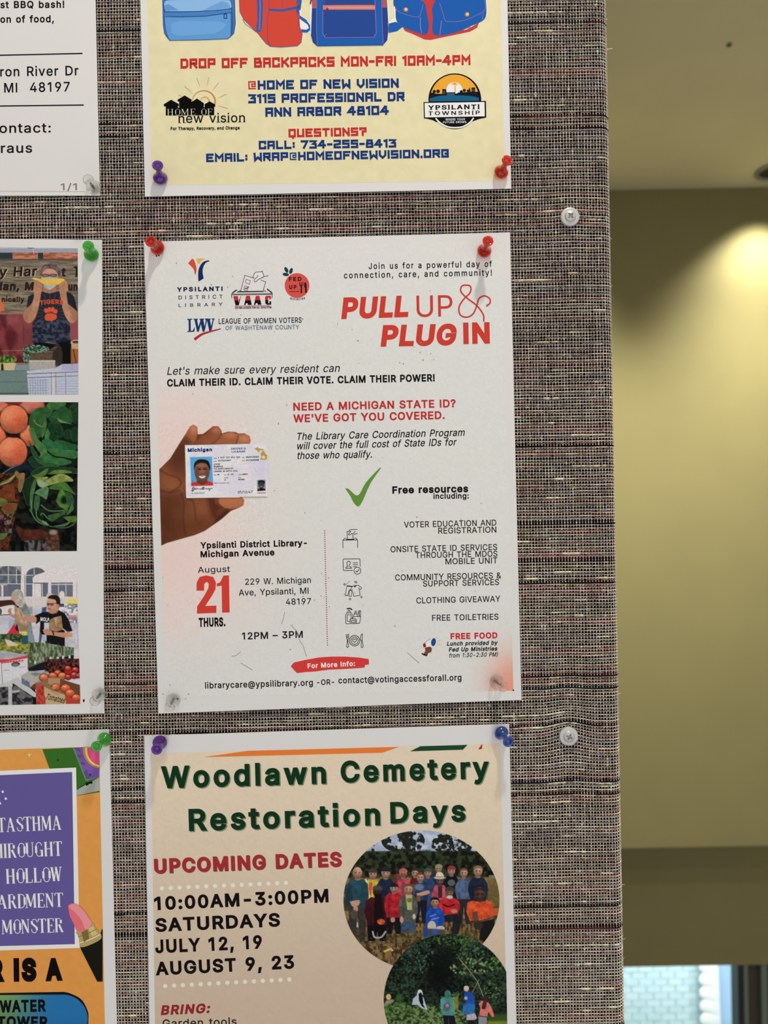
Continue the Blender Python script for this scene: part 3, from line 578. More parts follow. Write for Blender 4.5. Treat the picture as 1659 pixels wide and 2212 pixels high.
# condensed roman capitals: T thick stroke, t hairline, each 'kind:points' on a 5 x 10 field
ROM = {'T': 'T:2.5,0 2.5,10|t:.1,9.8 4.9,9.8|t:.15,8.2 .15,9.8|t:4.85,8.2 4.85,9.8|t:1.4,.15 3.6,.15', 'A': 't:.6,0 2.5,10|T:2.6,9.4 4.6,0|t:1.4,3.4 3.7,3.4|t:-.1,.15 1.4,.15|t:3.5,.15 5.6,.15',
 'S': 't:4.1,7.4 4,9 2.6,9.9 1.2,9.3|T:.9,8.6 1,6.8 3.8,3.8 4,1.8|t:3.9,1.2 2.6,.1 1,.7 .6,2.8', 'H': 'T:.9,0 .9,10|T:4.3,0 4.3,10|t:.9,5.1 4.3,5.1|t:0,.15 1.8,.15|t:0,9.85 1.8,9.85|t:3.4,.15 5.2,.15|t:3.4,9.85 5.2,9.85',
 'M': 't:.5,0 .7,10|T:1,9.6 2.9,1.2|t:2.9,.6 5.1,10|T:5.5,0 5.4,10|t:-.2,.15 1.2,.15|t:4.6,.15 6.4,.15|t:0,9.85 1.2,9.85|t:5,9.85 6.3,9.85', 'I': 'T:.9,0 .9,10|t:0,.15 1.8,.15|t:0,9.85 1.8,9.85',
 'R': 'T:.9,0 .9,10|t:.9,9.85 2.6,9.85 3.4,9.4|T:3.7,8.8 3.7,6.4|t:3.5,5.7 2.6,5.1 .9,5.1|T:2.6,5.1 4.4,.2|t:0,.15 1.8,.15|t:0,9.85 .9,9.85|t:3.8,.15 5.2,.15',
 'O': 'T:.7,2.6 .7,7.4|T:4.3,2.6 4.3,7.4|t:.7,7.4 1.3,9.3 2.5,9.95 3.7,9.3 4.3,7.4|t:.7,2.6 1.3,.7 2.5,.05 3.7,.7 4.3,2.6', 'U': 'T:.9,10 .9,2.4|t:.9,2.6 1.4,.6 2.6,.05 3.8,.6 4.2,2.6|t:4.2,2.4 4.2,10|t:0,9.85 1.8,9.85|t:3.5,9.85 5,9.85',
 'G': 'T:.7,2.6 .7,7.4|t:.7,7.4 1.3,9.3 2.5,9.95 3.7,9.3 4.2,7.6|t:.7,2.6 1.3,.7 2.5,.05 3.6,.6 4.2,1.6|T:4.2,0 4.2,4.4|t:3,4.4 5,4.4', 'L': 'T:.9,0 .9,10|t:0,9.85 1.8,9.85|t:0,.15 4,.15|t:4,.15 4.1,2.2',
 'W': 'T:.5,10 1.7,.4|t:1.7,.2 3,8.6|T:3,9.4 4.3,.4|t:4.3,.2 5.7,10|t:-.3,9.85 1.3,9.85|t:5,9.85 6.4,9.85|t:2.3,9.85 3.7,9.85', 'D': 'T:.9,0 .9,10|t:0,9.85 2.4,9.85 3.5,9.2 4.1,7.6|T:4.2,7.6 4.2,2.4|t:4.1,2.4 3.5,.8 2.4,.15 0,.15',
 'E': 'T:.9,0 .9,10|t:0,9.85 3.9,9.85|t:3.9,9.85 4,8|t:.9,5.1 3,5.1|t:3,4.2 3,6|t:0,.15 4,.15|t:4.05,.15 4.2,2.2', 'N': 't:.7,0 .7,10|T:.9,9.6 4.2,.6|t:4.3,0 4.3,10|t:-.1,.15 1.4,.15|t:0,9.85 1,9.85|t:3.6,9.85 5,9.85',
 'B': 'T:.9,0 .9,10|t:0,9.85 3,9.85 3.7,9|T:3.8,8.8 3.8,6.6|t:3.6,5.9 2.8,5.2 .9,5.2|T:4.2,4.2 4.2,1.6|t:3.9,1 3,.15 0,.15|t:2.8,5.2 3.8,4.6',
 'Y': 'T:.6,10 2.5,4.6|t:2.6,4.4 4.4,10|T:2.5,0 2.5,4.8|t:-.2,9.85 1.4,9.85|t:3.8,9.85 5.2,9.85|t:1.7,.15 3.3,.15', ':': 'T:.8,1 .8,2.2|T:.8,5 .8,6.2', 'K': 'T:.9,0 .9,10|t:.9,4.6 4,10|T:2,6.2 4.3,.2|t:0,.15 1.8,.15|t:0,9.85 1.8,9.85|t:3.6,.15 5.2,.15|t:3.2,9.85 4.8,9.85',
 'F': 'T:.9,0 .9,10|t:0,9.85 3.9,9.85|t:3.9,9.85 4,8|t:.9,5.1 3,5.1|t:3,4.2 3,6|t:0,.15 1.8,.15'}

def ribbon(pts, w, closed=False, square=False):
    """polyline -> quad strip of width w (mitred)"""
    p = np.asarray(pts, float)
    if closed: p = np.vstack([p, p[:1]])
    n = len(p)
    w = np.broadcast_to(np.asarray(w, float), (n,)).copy()
    if square and not closed:
        d = p[1] - p[0]; p[0] = p[0] - d / (np.linalg.norm(d) + 1e-9) * w[0] / 2
        d = p[-1] - p[-2]; p[-1] = p[-1] + d / (np.linalg.norm(d) + 1e-9) * w[-1] / 2
    d = np.diff(p, axis=0); d /= (np.linalg.norm(d, axis=1)[:, None] + 1e-9)
    d1 = np.vstack([d[-1:] if closed else d[:1], d]); d2 = np.vstack([d, d[:1] if closed else d[-1:]])
    n1 = np.stack([-d1[:, 1], d1[:, 0]], 1); n2 = np.stack([-d2[:, 1], d2[:, 0]], 1)
    m = n1 + n2; L = np.maximum(np.sum(m * m, 1), .7)[:, None]; m = 2 * m / L
    a = p + m * w[:, None] / 2; b = p - m * w[:, None] / 2
    v = np.stack([a, b], 1).reshape(-1, 2)
    f = [(2 * i, 2 * i + 1, 2 * i + 3, 2 * i + 2) for i in range(n - 1)]
    return v, f

def arc(cx, cy, rx, ry=None, a0=0, a1=360, n=28, rot=0):
    ry = rx if ry is None else ry
    t = np.radians(np.linspace(a0, a1, n)); x = rx * np.cos(t); y = -ry * np.sin(t)
    c, s = math.cos(math.radians(rot)), math.sin(math.radians(rot))
    return np.stack([cx + x * c - y * s, cy + x * s + y * c], 1)

def smooth(pts, k=5):
    """Catmull-Rom through the points"""
    p = np.asarray(pts, float); q = np.vstack([2 * p[0] - p[1], p, 2 * p[-1] - p[-2]]); out = []
    for i in range(1, len(q) - 2):
        for t in np.arange(k) / k:
            out.append(.5 * ((2 * q[i]) + (-q[i - 1] + q[i + 1]) * t + (2 * q[i - 1] - 5 * q[i] + 4 * q[i + 1] - q[i + 2]) * t * t + (-q[i - 1] + 3 * q[i] - 3 * q[i + 1] + q[i + 2]) * t ** 3))
    out.append(p[-1]); return np.array(out)

_ink = {}
def ink_mat(c, py):
    key = (tuple(c), int(py // 500))
    if key not in _ink:
        a = np.clip(lin(c) / white_at(py) * .80, .004, .9)
        m = bpy.data.materials.new('ink'); m.use_nodes = True
        b = m.node_tree.nodes['Principled BSDF']; b.inputs['Base Color'].default_value = (*a, 1)
        b.inputs['Roughness'].default_value = .7; b.inputs['Specular IOR Level'].default_value = .03
        _ink[key] = m
    return _ink[key]

DZ = .00003
class Ink:
    def __init__(s, paper, xf=(0, 0, 1), layer=2):
        s.p = paper; s.xf = xf; s.V = []; s.L = []; s.F = []; s.M = []; s.cols = []; s.n = 0; s.layer = layer
    def at(s, xf): s.xf = xf; return s
    def up(s, n=1): s.layer += n; return s
    def _add(s, v, f, color):
        v = np.asarray(v, float)
        if color not in s.cols: s.cols.append(color)
        ci = s.cols.index(color)
        s.V.append(v); s.L.append(np.full(len(v), s.layer)); s.F += [tuple(int(i) + s.n for i in q) for q in f]; s.M += [ci] * len(f); s.n += len(v)
        return s
    def T(s, pts):
        p = np.asarray(pts, float).reshape(-1, 2); ox, oy, k = s.xf
        return np.stack([ox + p[:, 0] / k, oy + p[:, 1] / k], 1)
    def poly(s, pts, color, holes=()):
        loops = [s.T(pts)] + [s.T(h) for h in holes]
        tr = tessellate_polygon([[Vector((a, -b, 0)) for a, b in l] for l in loops])
        return s._add(np.concatenate(loops), tr, color)
    def line(s, pts, w, color, closed=False, square=False):
        v, f = ribbon(s.T(pts), np.asarray(w) / s.xf[2], closed, square)
        return s._add(v, f, color)
    def disc(s, cx, cy, r, color, ry=None, rot=0, n=28): return s.poly(arc(cx, cy, r, ry, 0, 360 - 360 / n, n, rot), color)
    def _lay(s, V, F_, p0, p1, cap_units, cap, shear, color, warp=None):
        """V in font units -> page, fitted between baseline points p0 and p1"""
        p0, p1 = s.T([p0])[0], s.T([p1])[0]; cap = cap / s.xf[2]
        x = V[:, 0].copy(); y = V[:, 1] / cap_units * cap
        x = (x - x.min()) / (x.max() - x.min())
        d = p1 - p0; L = np.linalg.norm(d); dn = d / L; up = np.array([dn[1], -dn[0]])
        L2 = L - shear * cap * .8
        P = p0[None] + dn[None] * (x * L2 + shear * y)[:, None] + up[None] * y[:, None]
        if warp is not None: P = warp(P)
        return s._add(P, F_, color)
    def text(s, t, p0, p1, cap, color=(22, 20, 22), bold=0, shear=0, space=0, warp=None):
        c_ = cap / s.xf[2]; bold = bold + (6 if c_ < 10 else 4 if c_ < 16 else 2 if c_ < 24 else 0)
        V = []; Fx = []; pen = 0; n = 0
        for ch in t:
            v, f, adv = glyph(ch, bold)
            if len(v):
                V.append(v + [pen, 0]); Fx += (f + n).tolist(); n += len(v)
            pen += adv + space
        return s._lay(np.concatenate(V), Fx, p0, p1, 254.0, cap, shear, color, warp)
    def strokes(s, t, p0, p1, cap, color, table='B', w=1.6, gap=2.4):
        V = []; Fx = []; pen = 0; n = 0; tab = BLK if table == 'B' else ROM
        for ch in t:
            if ch == ' ': pen += 3.6; continue
            mx = 0
            for st in tab[ch].split('|'):
                ww = w if ch != '@' else w * .55
                if table == 'R':
                    ww = w if st[0] == 'T' else w * .36; st = st[2:]
                pts = np.array([[float(a) for a in q.split(',')] for q in st.split()]); mx = max(mx, pts[:, 0].max())
                if table == 'B': pts = pts * [1, (6 - w) / 6] + [0, w / 2]
                v, f = ribbon(pts, ww, square=(table == 'B'))
                V.append(v + [pen, 0]); Fx += [tuple(i + n for i in q) for q in f]; n += len(v)
            pen += mx + gap
        return s._lay(np.concatenate(V), Fx, p0, p1, 6.0 if table == 'B' else 10.0, cap, 0, color)
    def refine(s, V, L, lim=26.0):
        """cut long pieces so that the print follows the curl of the sheet"""
        big = []; F2 = []; M2 = []
        for f, m in zip(s.F, s.M):
            p = V[list(f)]
            if max(np.ptp(p[:, 0]), np.ptp(p[:, 1])) > lim:
                for k in range(1, len(f) - 1): big.append((f[0], f[k], f[k + 1], m))
            else: F2.append(f); M2.append(m)
        if not big: return V, L
        T = np.array(big)
        while True:
            P = V[T[:, :3]]; e = np.linalg.norm(P - np.roll(P, -1, 1), axis=2); k = e.argmax(1); bad = e.max(1) > lim
            if not bad.any(): break
            ok = T[~bad]; B = T[bad]; k = k[bad]; r = np.arange(len(B))
            a = B[r, k]; b = B[r, (k + 1) % 3]; c = B[r, (k + 2) % 3]; m = B[:, 3]
            mid = len(V) + r; V = np.vstack([V, (V[a] + V[b]) / 2]); L = np.concatenate([L, L[a]])
            T = np.vstack([ok, np.stack([a, mid, c, m], 1), np.stack([mid, b, c, m], 1)])
        s.F = F2 + [tuple(int(x) for x in t[:3]) for t in T]; s.M = M2 + [int(t[3]) for t in T]
        return V, L
    def done(s, name, label=None, under=None):
        V = np.concatenate(s.V); L = np.concatenate(s.L)
        V, L = s.refine(V, L)
        py = float(np.mean(V[:, 1]))
        P = W(V[:, 0], V[:, 1], s.p.h(V[:, 0], V[:, 1]) + L * DZ)
        o = mesh_obj(name, P, s.F, [ink_mat(c, py) for c in s.cols], fmat=s.M, smooth=True)
        child(o, s.p.root)
        if label: o['label'] = label
        if under is not None: o.parent = under; o.matrix_parent_inverse = Matrix()
        return o

sheet_m = bump(mat('paper_stock', (.79, .785, .785), .75, .08), 420, .12, .0002)
print_m = bump(vcol_mat('printed_paper', .75, .04), 420, .10, .0002)
class Paper:
    def __init__(s, key, label, seed, pins, lift=.0011, cat='flyer'):
        s.q = PAPERS[key]; s.seed = seed; s.pins = pins; s.lift = lift
        q = s.q; cx = sum(p[0] for p in (q['tl'], q['tr'], q['br'], q['bl'])) / 4; cy = sum(p[1] for p in (q['tl'], q['tr'], q['br'], q['bl'])) / 4
        s.root = empty('flyer', W(cx, cy, .0012), label, cat, 'flyers pinned to the notice board')
        n, m = 60, 76
        u = np.linspace(0, 1, n); v = np.linspace(0, 1, m); U, Vv = np.meshgrid(u, v)
        X, Y = s.bil([q['tl'], q['tr'], q['br'], q['bl']], U, Vv)
        H = s.h(X, Y)
        top = W(X, Y, H).reshape(-1, 3); bot = top + [0, .00012, 0]
        idx = np.arange(n * m).reshape(m, n)
        f = np.stack([idx[:-1, :-1], idx[1:, :-1], idx[1:, 1:], idx[:-1, 1:]], -1).reshape(-1, 4)
        g = f[:, ::-1] + n * m
        ring = np.concatenate([idx[0, :], idx[1:, -1], idx[-1, -2::-1], idx[-2:0:-1, 0]]); r2 = np.roll(ring, -1)
        allv = np.vstack([top, bot]); k0 = len(allv); nr = len(ring); a_ = k0 + np.arange(nr); b_ = np.roll(a_, -1)
        side = np.stack([a_, b_, b_ + nr, a_ + nr], -1)
        o = mesh_obj('paper_sheet', np.vstack([allv, allv[ring], allv[ring + n * m]]), np.vstack([f, g, side]), sheet_m, smooth=True)
        child(o, s.root)
    @staticmethod
    def bil(c, U, V):
        c = [np.array(a, float) for a in c]
        X = (1 - U) * (1 - V) * c[0][0] + U * (1 - V) * c[1][0] + U * V * c[2][0] + (1 - U) * V * c[3][0]
        Y = (1 - U) * (1 - V) * c[0][1] + U * (1 - V) * c[1][1] + U * V * c[2][1] + (1 - U) * V * c[3][1]
        return X, Y
    def h(s, X, Y):
        X = np.asarray(X, float); Y = np.asarray(Y, float)
        b = s.lift * (.35 + .9 * fbm(X / 330.0 + s.seed, Y / 420.0, s.seed, 2))
        for (a, c) in s.pins:
            b = b - .0005 * np.exp(-(((X - a) ** 2 + (Y - c) ** 2) / 60.0 ** 2))
            ang = np.arctan2(Y - c, X - a); r = np.hypot(X - a, Y - c)
            b = b + .00012 * np.cos(ang * 2 + s.seed) * np.exp(-((r - 70) / 45.0) ** 2)
        return .00075 + np.maximum(b, .0001)
    def grid(s, name, quad, step, fn, layer=1, clip=None, label=None):
        """a printed area: grid over the quad with a colour at every vertex"""
        wq = max(math.dist(quad[0], quad[1]), math.dist(quad[3], quad[2])); hq = max(math.dist(quad[0], quad[3]), math.dist(quad[1], quad[2]))
        n = int(wq / step) + 2; m = int(hq / step) + 2
        U, Vv = np.meshgrid(np.linspace(0, 1, n), np.linspace(0, 1, m)); X, Y = s.bil(quad, U, Vv)
        idx = np.arange(n * m).reshape(m, n)
        f = np.stack([idx[:-1, :-1], idx[1:, :-1], idx[1:, 1:], idx[:-1, 1:]], -1).reshape(-1, 4)
        if clip is not None:
            X, Y, keepv = clip(X, Y, step)
            f = f[keepv.ravel()[f].all(1)]
        vis = ((X > -60) & (Y > -60) & (Y < IH + 60)).ravel() | (step > 3)
        f = f[vis[f].all(1)]
        x = X.ravel(); y = Y.ravel()
        used = np.unique(f); remap = np.full(n * m, -1); remap[used] = np.arange(len(used)); f = remap[f]; x = x[used]; y = y[used]
        col = fn(x, y)
        wa = white_at(y) if False else np.stack([np.interp(y, [0, 1100, 2212], [white_at(t)[k] for t in (0, 1100, 2212)]) for k in range(3)], -1)
        wa = white_at(float(np.clip(np.mean(y), 0, 2212)))[None]
        alb = np.clip(lin(col) / wa * .80, .003, .9)
        o = mesh_obj(name, W(x, y, s.h(x, y) + layer * DZ), f, print_m, vcol=alb, smooth=True)
        child(o, s.root)
        if label: o['label'] = label
        return o

class Paint:
    """colours at scattered page points, painted shape by shape (flat print of photographs)"""
    def __init__(s, x, y, xf, bg=(128, 128, 128)):
        s.ox, s.oy, s.k = xf; s.x = (x - s.ox) * s.k; s.y = (y - s.oy) * s.k; s.c = np.tile(np.array(bg, float), (len(x), 1)) if not isinstance(bg, np.ndarray) else bg.copy(); s.aa = s.k * 1.1
    def mix(s, m, color, alpha=1.0):
        m = np.clip(m * alpha, 0, 1)[:, None]; s.c = s.c * (1 - m) + np.asarray(color, float) * m; return s
    def box_(s, pts, pad):
        p = np.asarray(pts, float); return np.nonzero((s.x > p[:, 0].min() - pad) & (s.x < p[:, 0].max() + pad) & (s.y > p[:, 1].min() - pad) & (s.y < p[:, 1].max() + pad))[0]
    def poly(s, pts, color, soft=1.0, alpha=1.0, nz=0, ns=30, sm=False):
        p = np.asarray(pts, float)
        if sm: p = smooth(np.vstack([p, p[:1]]), 4)[:-1]
        a = s.aa * soft; i = s.box_(p, a)
        if not len(i): return s
        x = s.x[i]; y = s.y[i]; inside = np.zeros(len(i), bool); dm = np.full(len(i), 1e9)
        q = np.roll(p, -1, 0)
        for (x0, y0), (x1, y1) in zip(p, q):
            if y0 != y1:
                cr = ((y0 > y) != (y1 > y)) & (x < (x1 - x0) * (y - y0) / (y1 - y0) + x0); inside ^= cr
            dx, dy = x1 - x0, y1 - y0; L = dx * dx + dy * dy + 1e-9
            t = np.clip(((x - x0) * dx + (y - y0) * dy) / L, 0, 1)
            dm = np.minimum(dm, np.hypot(x - x0 - t * dx, y - y0 - t * dy))
        sd = np.where(inside, dm, -dm); m = np.clip(sd / a + .5, 0, 1)[:, None] * alpha
        col = np.asarray(color, float)[None]
        if nz: col = col * (1 + nz * (fbm(x / ns, y / ns, int(abs(p[0, 0])) % 97, 3) - .5)[:, None] * 2)
        s.c[i] = s.c[i] * (1 - m) + col * m; return s
    def rect(s, x0, y0, x1, y1, color, **k): return s.poly([(x0, y0), (x1, y0), (x1, y1), (x0, y1)], color, **k)
    def ell(s, cx, cy, rx, ry, color, rot=0, soft=1.0, alpha=1.0, shade=0, nz=0, ns=30):
        i = np.nonzero((abs(s.x - cx) < max(rx, ry) * 1.5 + s.aa) & (abs(s.y - cy) < max(rx, ry) * 1.5 + s.aa))[0]
        if not len(i): return s
        c, sn = math.cos(math.radians(rot)), math.sin(math.radians(rot)); X = s.x[i] - cx; Y = s.y[i] - cy
        u = (X * c + Y * sn) / rx; v = (-X * sn + Y * c) / ry; r = np.hypot(u, v)
        m = np.clip((1 - r) * min(rx, ry) / (s.aa * soft) + .5, 0, 1)[:, None] * alpha
        col = np.asarray(color, float)[None] * (1 - shade * (.6 * Y / max(ry, 1) + .35 * r ** 2))[:, None]
        if nz: col = col * (1 + nz * (fbm(s.x[i] / ns, s.y[i] / ns, int(abs(cx)) % 97, 3) - .5)[:, None] * 2)
        s.c[i] = s.c[i] * (1 - m) + np.clip(col, 0, 255) * m; return s
    def line(s, pts, w, color, alpha=1.0, sm=False, soft=1.0):
        p = smooth(pts, 4) if sm else np.asarray(pts, float); i = s.box_(p, w + s.aa)
        if not len(i): return s
        x = s.x[i]; y = s.y[i]; dm = np.full(len(i), 1e9)
        for (x0, y0), (x1, y1) in zip(p[:-1], p[1:]):
            dx, dy = x1 - x0, y1 - y0; t = np.clip(((x - x0) * dx + (y - y0) * dy) / (dx * dx + dy * dy + 1e-9), 0, 1)
            dm = np.minimum(dm, np.hypot(x - x0 - t * dx, y - y0 - t * dy))
        m = np.clip((w / 2 - dm) / (s.aa * soft) + .5, 0, 1)[:, None] * alpha
        s.c[i] = s.c[i] * (1 - m) + np.asarray(color, float)[None] * m; return s
    def noise(s, m, c0, c1, sx, sy=None, seed=1, o=3, lo=.35, hi=.65):
        """between two colours by noise where mask m"""
        t = sst(fbm(s.x / sx, s.y / (sy or sx), seed, o), lo, hi)[:, None]; col = np.asarray(c0, float) * (1 - t) + np.asarray(c1, float) * t
        m = np.asarray(m, float); m = m[:, None] if m.ndim else m
        s.c = s.c * (1 - m) + col * m; return s
    def grain(s, a, seed=5):
        s.c = np.clip(s.c * (1 + a * (vn(s.x / s.k / 1.6, s.y / s.k / 1.6, seed) - .5)[:, None]), 0, 255); return s

# ------------------------------------------------------------------ the six flyers and their print
PX0 = (0, 0, 1)
c1 = (0, 0, 2.9625); c2 = (500, 0, 2.676); c3 = (300, 480, 3.606); c4 = (700, 480, 3.606); c5 = (330, 760, 2.127); c6 = (330, 880, 5.352)
c7 = (330, 1100, 4.046); c8 = (680, 1100, 3.456); l4 = (0, 500, 6.146); l5 = (0, 860, 6.146); l6 = (0, 1200, 6.146); l7 = (0, 1560, 5.027); l8 = (0, 1900, 5.027)
b9 = (300, 1550, 3.341); b10 = (730, 1560, 3.393); gx = (720, 1780, 4.254); k1 = (340, 0, 4.608); k2 = (660, 0, 4.046); hv = (340, 150, 8.295); tw = (900, 150, 10.37)
lo = (820, 2010, 5.925); ic = (730, 1120, 7.629); lg = (370, 545, 5.352)
BLACK = (22, 20, 22); RED = (178, 44, 44)

# -- plain white notice, upper left
P = Paper('bbq', 'white text notice cut off at the upper left corner', 3, [(201, 405)])
i = Ink(P, c1)
i.text('st BBQ bash!', (2, 53), (412, 50), 46, bold=8, space=14)
i.text('on of food,', (2, 146), (345, 143), 46, bold=8, space=14)
i.text('ron River Dr', (2, 490), (503, 482), 62, bold=4, space=14)
i.text('MI  48197', (27, 593), (447, 585), 62, bold=4, space=14)
i.text('ontact:', (-4, 851), (325, 848), 62, bold=4, space=14)
i.text('raus', (6, 979), (206, 977), 62, bold=4, space=14)
i.done('printed_text')
for _q in (([(-300, 360), (528, 342)], 8, BLACK), ([(-300, 682), (536, 672)], 8, BLACK), ([(-300, 1222), (545, 1226)], 3, (190, 165, 160))): Ink(P, c1).line(*_q).done('printed_rule')
Ink(P, c1).text('1/1', (388, 1218), (492, 1217), 44, (120, 114, 112)).done('page_number')

# -- backpack drive
P = Paper('pack', 'pale yellow backpack drive flyer with blue and red bags at the top', 5, [(346, 385), (1083, 372)])
P.grid('printed_panel', [(305, -560), (1068, -566), (1091.5, 390.5), (327.5, 400.5)], 6, lambda x, y: np.array([226, 211, 166.]) * (1 + .03 * (fbm(x / 14, y / 14, 3) - .5)[:, None] * 2), label='pale yellow printed panel')
BL = (96, 148, 200); BL2 = (64, 112, 172); DK = (30, 62, 112); OUT = (34, 60, 104)
i = Ink(P, k1, 3)
i.poly([(44, -60), (50, 250), (62, 330), (100, 385), (120, 408), (420, 402), (700, 392), (745, 362), (768, 340), (782, 250), (776, -60)], (246, 238, 214))
i.up().poly([(50, -60), (58, 250), (70, 330), (98, 372), (122, 401), (420, 396), (700, 385), (735, 358), (760, 330), (776, 240), (768, -60)], BL2)
i.up().poly([(72, 160), (240, 168), (480, 162), (728, 128), (728, 372), (700, 384), (420, 394), (126, 400), (92, 330), (76, 250)], BL)
i.poly(smooth([(80, 112), (66, 60), (72, 12), (120, -4), (400, -8), (690, -8), (734, 30), (730, 78), (560, 104), (300, 112), (80, 112)]), (140, 178, 216))
i.poly([(74, 118), (300, 116), (560, 108), (738, 84), (738, 122), (480, 156), (240, 162), (74, 158)], (74, 124, 182))
i.up().poly([(135, 240), (230, 205), (620, 215), (690, 240), (640, 300), (560, 340), (200, 360), (140, 330)], (108, 160, 208))
i.poly([(60, 60), (110, 40), (210, 100), (80, 108)], (96, 146, 198)); i.poly([(440, 108), (560, 50), (640, 12), (700, 30), (726, 74), (560, 100)], (110, 156, 204))
i.up()
for q in ([(72, 118), (300, 116), (560, 106), (736, 84)], [(72, 166), (240, 168), (480, 161), (740, 124)]): i.line(q, 5, DK)
i.line(smooth([(70, 118), (62, 60), (72, 14), (120, -2), (400, -8), (690, -6), (736, 26), (740, 120)]), 5, DK)
i.line([(50, -60), (58, 250), (70, 330), (98, 372), (122, 402), (420, 397), (700, 386), (735, 358), (762, 330), (777, 240), (768, -60)], 5, DK)
i.line([(738, 120), (742, 240), (732, 355)], 4, DK).line([(750, 120), (752, 250), (742, 350)], 3, DK).line([(64, 160), (80, 280), (100, 372)], 4, DK)
i.line([(664, 140), (664, 180), (690, 182), (688, 138)], 8, DK, closed=True)
i.done('printed_backpack', 'light blue backpack')
RB = (206, 70, 54); RO = (92, 74, 130); SB = (46, 92, 164)
i = Ink(P, k1, 3)
i.poly([(806, -60), (815, 115), (850, 200), (1010, 340), (1075, 430), (1125, 468), (1230, 478), (1400, 462), (1440, 420), (1455, 330), (1500, 330), (1530, 300), (1525, 240), (1430, 150), (1430, 60), (1440, -60)], (246, 238, 214))
i.up().poly([(1384, -60), (1420, 155), (1480, 195), (1520, 250), (1522, 300), (1490, 326), (1420, 322), (1430, 290), (1480, 296), (1508, 280), (1496, 245), (1420, 190), (1380, 140)], SB)
i.poly([(812, -60), (820, 115), (860, 195), (1000, 330), (1080, 430), (1125, 462), (1230, 470), (1395, 456), (1432, 420), (1444, 330), (1420, 270), (1400, -60)], RB)
i.poly([(1380, -60), (1440, -60), (1436, 20), (1425, 100), (1390, 110)], SB)
i.up().poly([(992, -60), (1040, -60), (1052, 60), (1045, 250), (1030, 316), (985, 312), (1000, 200)], (64, 84, 146)).poly([(1112, 84), (1240, 92), (1384, 60), (1384, 88), (1240, 116), (1112, 108)], (58, 88, 158))
i.up().poly([(1012, -60), (1026, -60), (1032, 60), (1024, 300), (1006, 300), (1016, 100)], (110, 112, 164))
i.line([(812, -60), (820, 115), (860, 195), (1000, 330), (1080, 430), (1125, 462), (1230, 470), (1395, 456), (1432, 420), (1444, 330)], 5, RO)
i.line([(1112, -60), (1110, 100), (1095, 240), (1096, 400), (1120, 455)], 5, RO).line([(1388, 90), (1410, 250), (1428, 330)], 5, RO).line([(1248, -60), (1240, 90)], 4, RO).line([(1200, -60), (1196, 90)], 3, (190, 84, 80)).line([(850, 190), (872, 236), (985, 318)], 4, RO)
i.line([(1052, 60), (1046, 250), (1032, 312)], 3, (150, 110, 150)).line([(992, -60), (998, 180), (986, 312)], 4, RO)
i.done('printed_backpack', 'red backpack with blue straps')
NB = (38, 66, 134); MB = (32, 90, 164); LN = (140, 104, 156)
i = Ink(P, k2, 3)
i.poly([(40, -60), (42, 300), (62, 380), (100, 410), (680, 402), (722, 350), (732, 250), (716, -60)], (246, 238, 214))
i.up().poly([(60, -60), (48, 300), (66, 368), (104, 402), (680, 394), (716, 350), (726, 250), (708, -60)], NB)
i.up().poly([(100, -60), (96, 250), (104, 400), (680, 392), (672, 250), (662, -60)], MB)
i.poly([(52, -60), (95, -60), (95, 70), (56, 70)], (176, 84, 92)).poly([(668, -60), (706, -60), (710, 62), (670, 62)], (176, 84, 92))
i.up().poly([(152, -60), (150, 90), (152, 290), (170, 326), (600, 322), (616, 290), (610, 90), (606, -60)], (40, 70, 138))
i.up().poly([(152, 44), (612, 44), (612, 84), (152, 84)], (206, 120, 108)).poly([(36, 30), (50, -30), (62, -30), (46, 40)], (90, 52, 100))
i.up()
for k in range(46): i.line([(200 + k * 9, 58 + (k % 2)), (204 + k * 9, 74)], 3.2, (238, 178, 156))
i.line([(152, 90), (150, 290), (172, 330), (600, 326), (618, 292), (608, 40), (604, -60)], 6, LN).line([(98, -60), (95, 250), (103, 398)], 5, LN).line([(662, -60), (672, 250), (680, 392)], 5, LN).line([(98, 70), (60, 72)], 4, LN).line([(670, 66), (708, 66)], 4, LN)
i.line([(104, 402), (680, 394)], 5, (40, 40, 86)).line([(48, 300), (66, 368), (104, 402)], 5, (60, 50, 110)).line([(200, 92), (600, 92)], 3, (90, 90, 150)).line([(160, 44), (610, 38)], 4, (130, 60, 80))
i.line([(196, 72), (152, 130)], 18, (84, 58, 110)).line([(166, 316), (184, 298)], 4, LN).line([(596, 296), (610, 312)], 4, LN).line([(152, 8), (172, 18)], 4, LN)
i.line([(716, 200), (726, 252), (714, 345)], 4, (150, 90, 130))
i.done('printed_backpack', 'dark blue backpack with a pink zip')
i = Ink(P, k2, 3)
i.poly([(768, -60), (766, 50), (780, 150), (724, 200), (728, 290), (850, 246), (930, 305), (1040, 352), (1080, 356), (1440, 284), (1530, 200), (1586, 130), (1580, -60)], (246, 238, 214))
i.up().poly([(726, 206), (790, 190), (850, 236), (800, 272), (726, 288)], MB).poly([(980, -60), (1140, -60), (1120, 280), (1400, 260), (1516, 200), (1500, 240), (1436, 278), (1090, 350), (1040, 346), (940, 300), (868, 268), (850, 236), (1060, 290), (1050, 100)], (198, 62, 56))
i.up().poly(smooth([(772, -60), (768, 40), (786, 70), (792, 170), (840, 232), (1000, 294), (1062, 290), (1078, 220), (1060, 110), (1040, 20), (990, -10), (980, -60)]), (32, 88, 162)).poly(smooth([(1140, -60), (1128, 10), (1104, 70), (1112, 160), (1108, 260), (1140, 306), (1280, 290), (1440, 230), (1540, 186), (1580, 120), (1572, -60)]), (32, 88, 162))
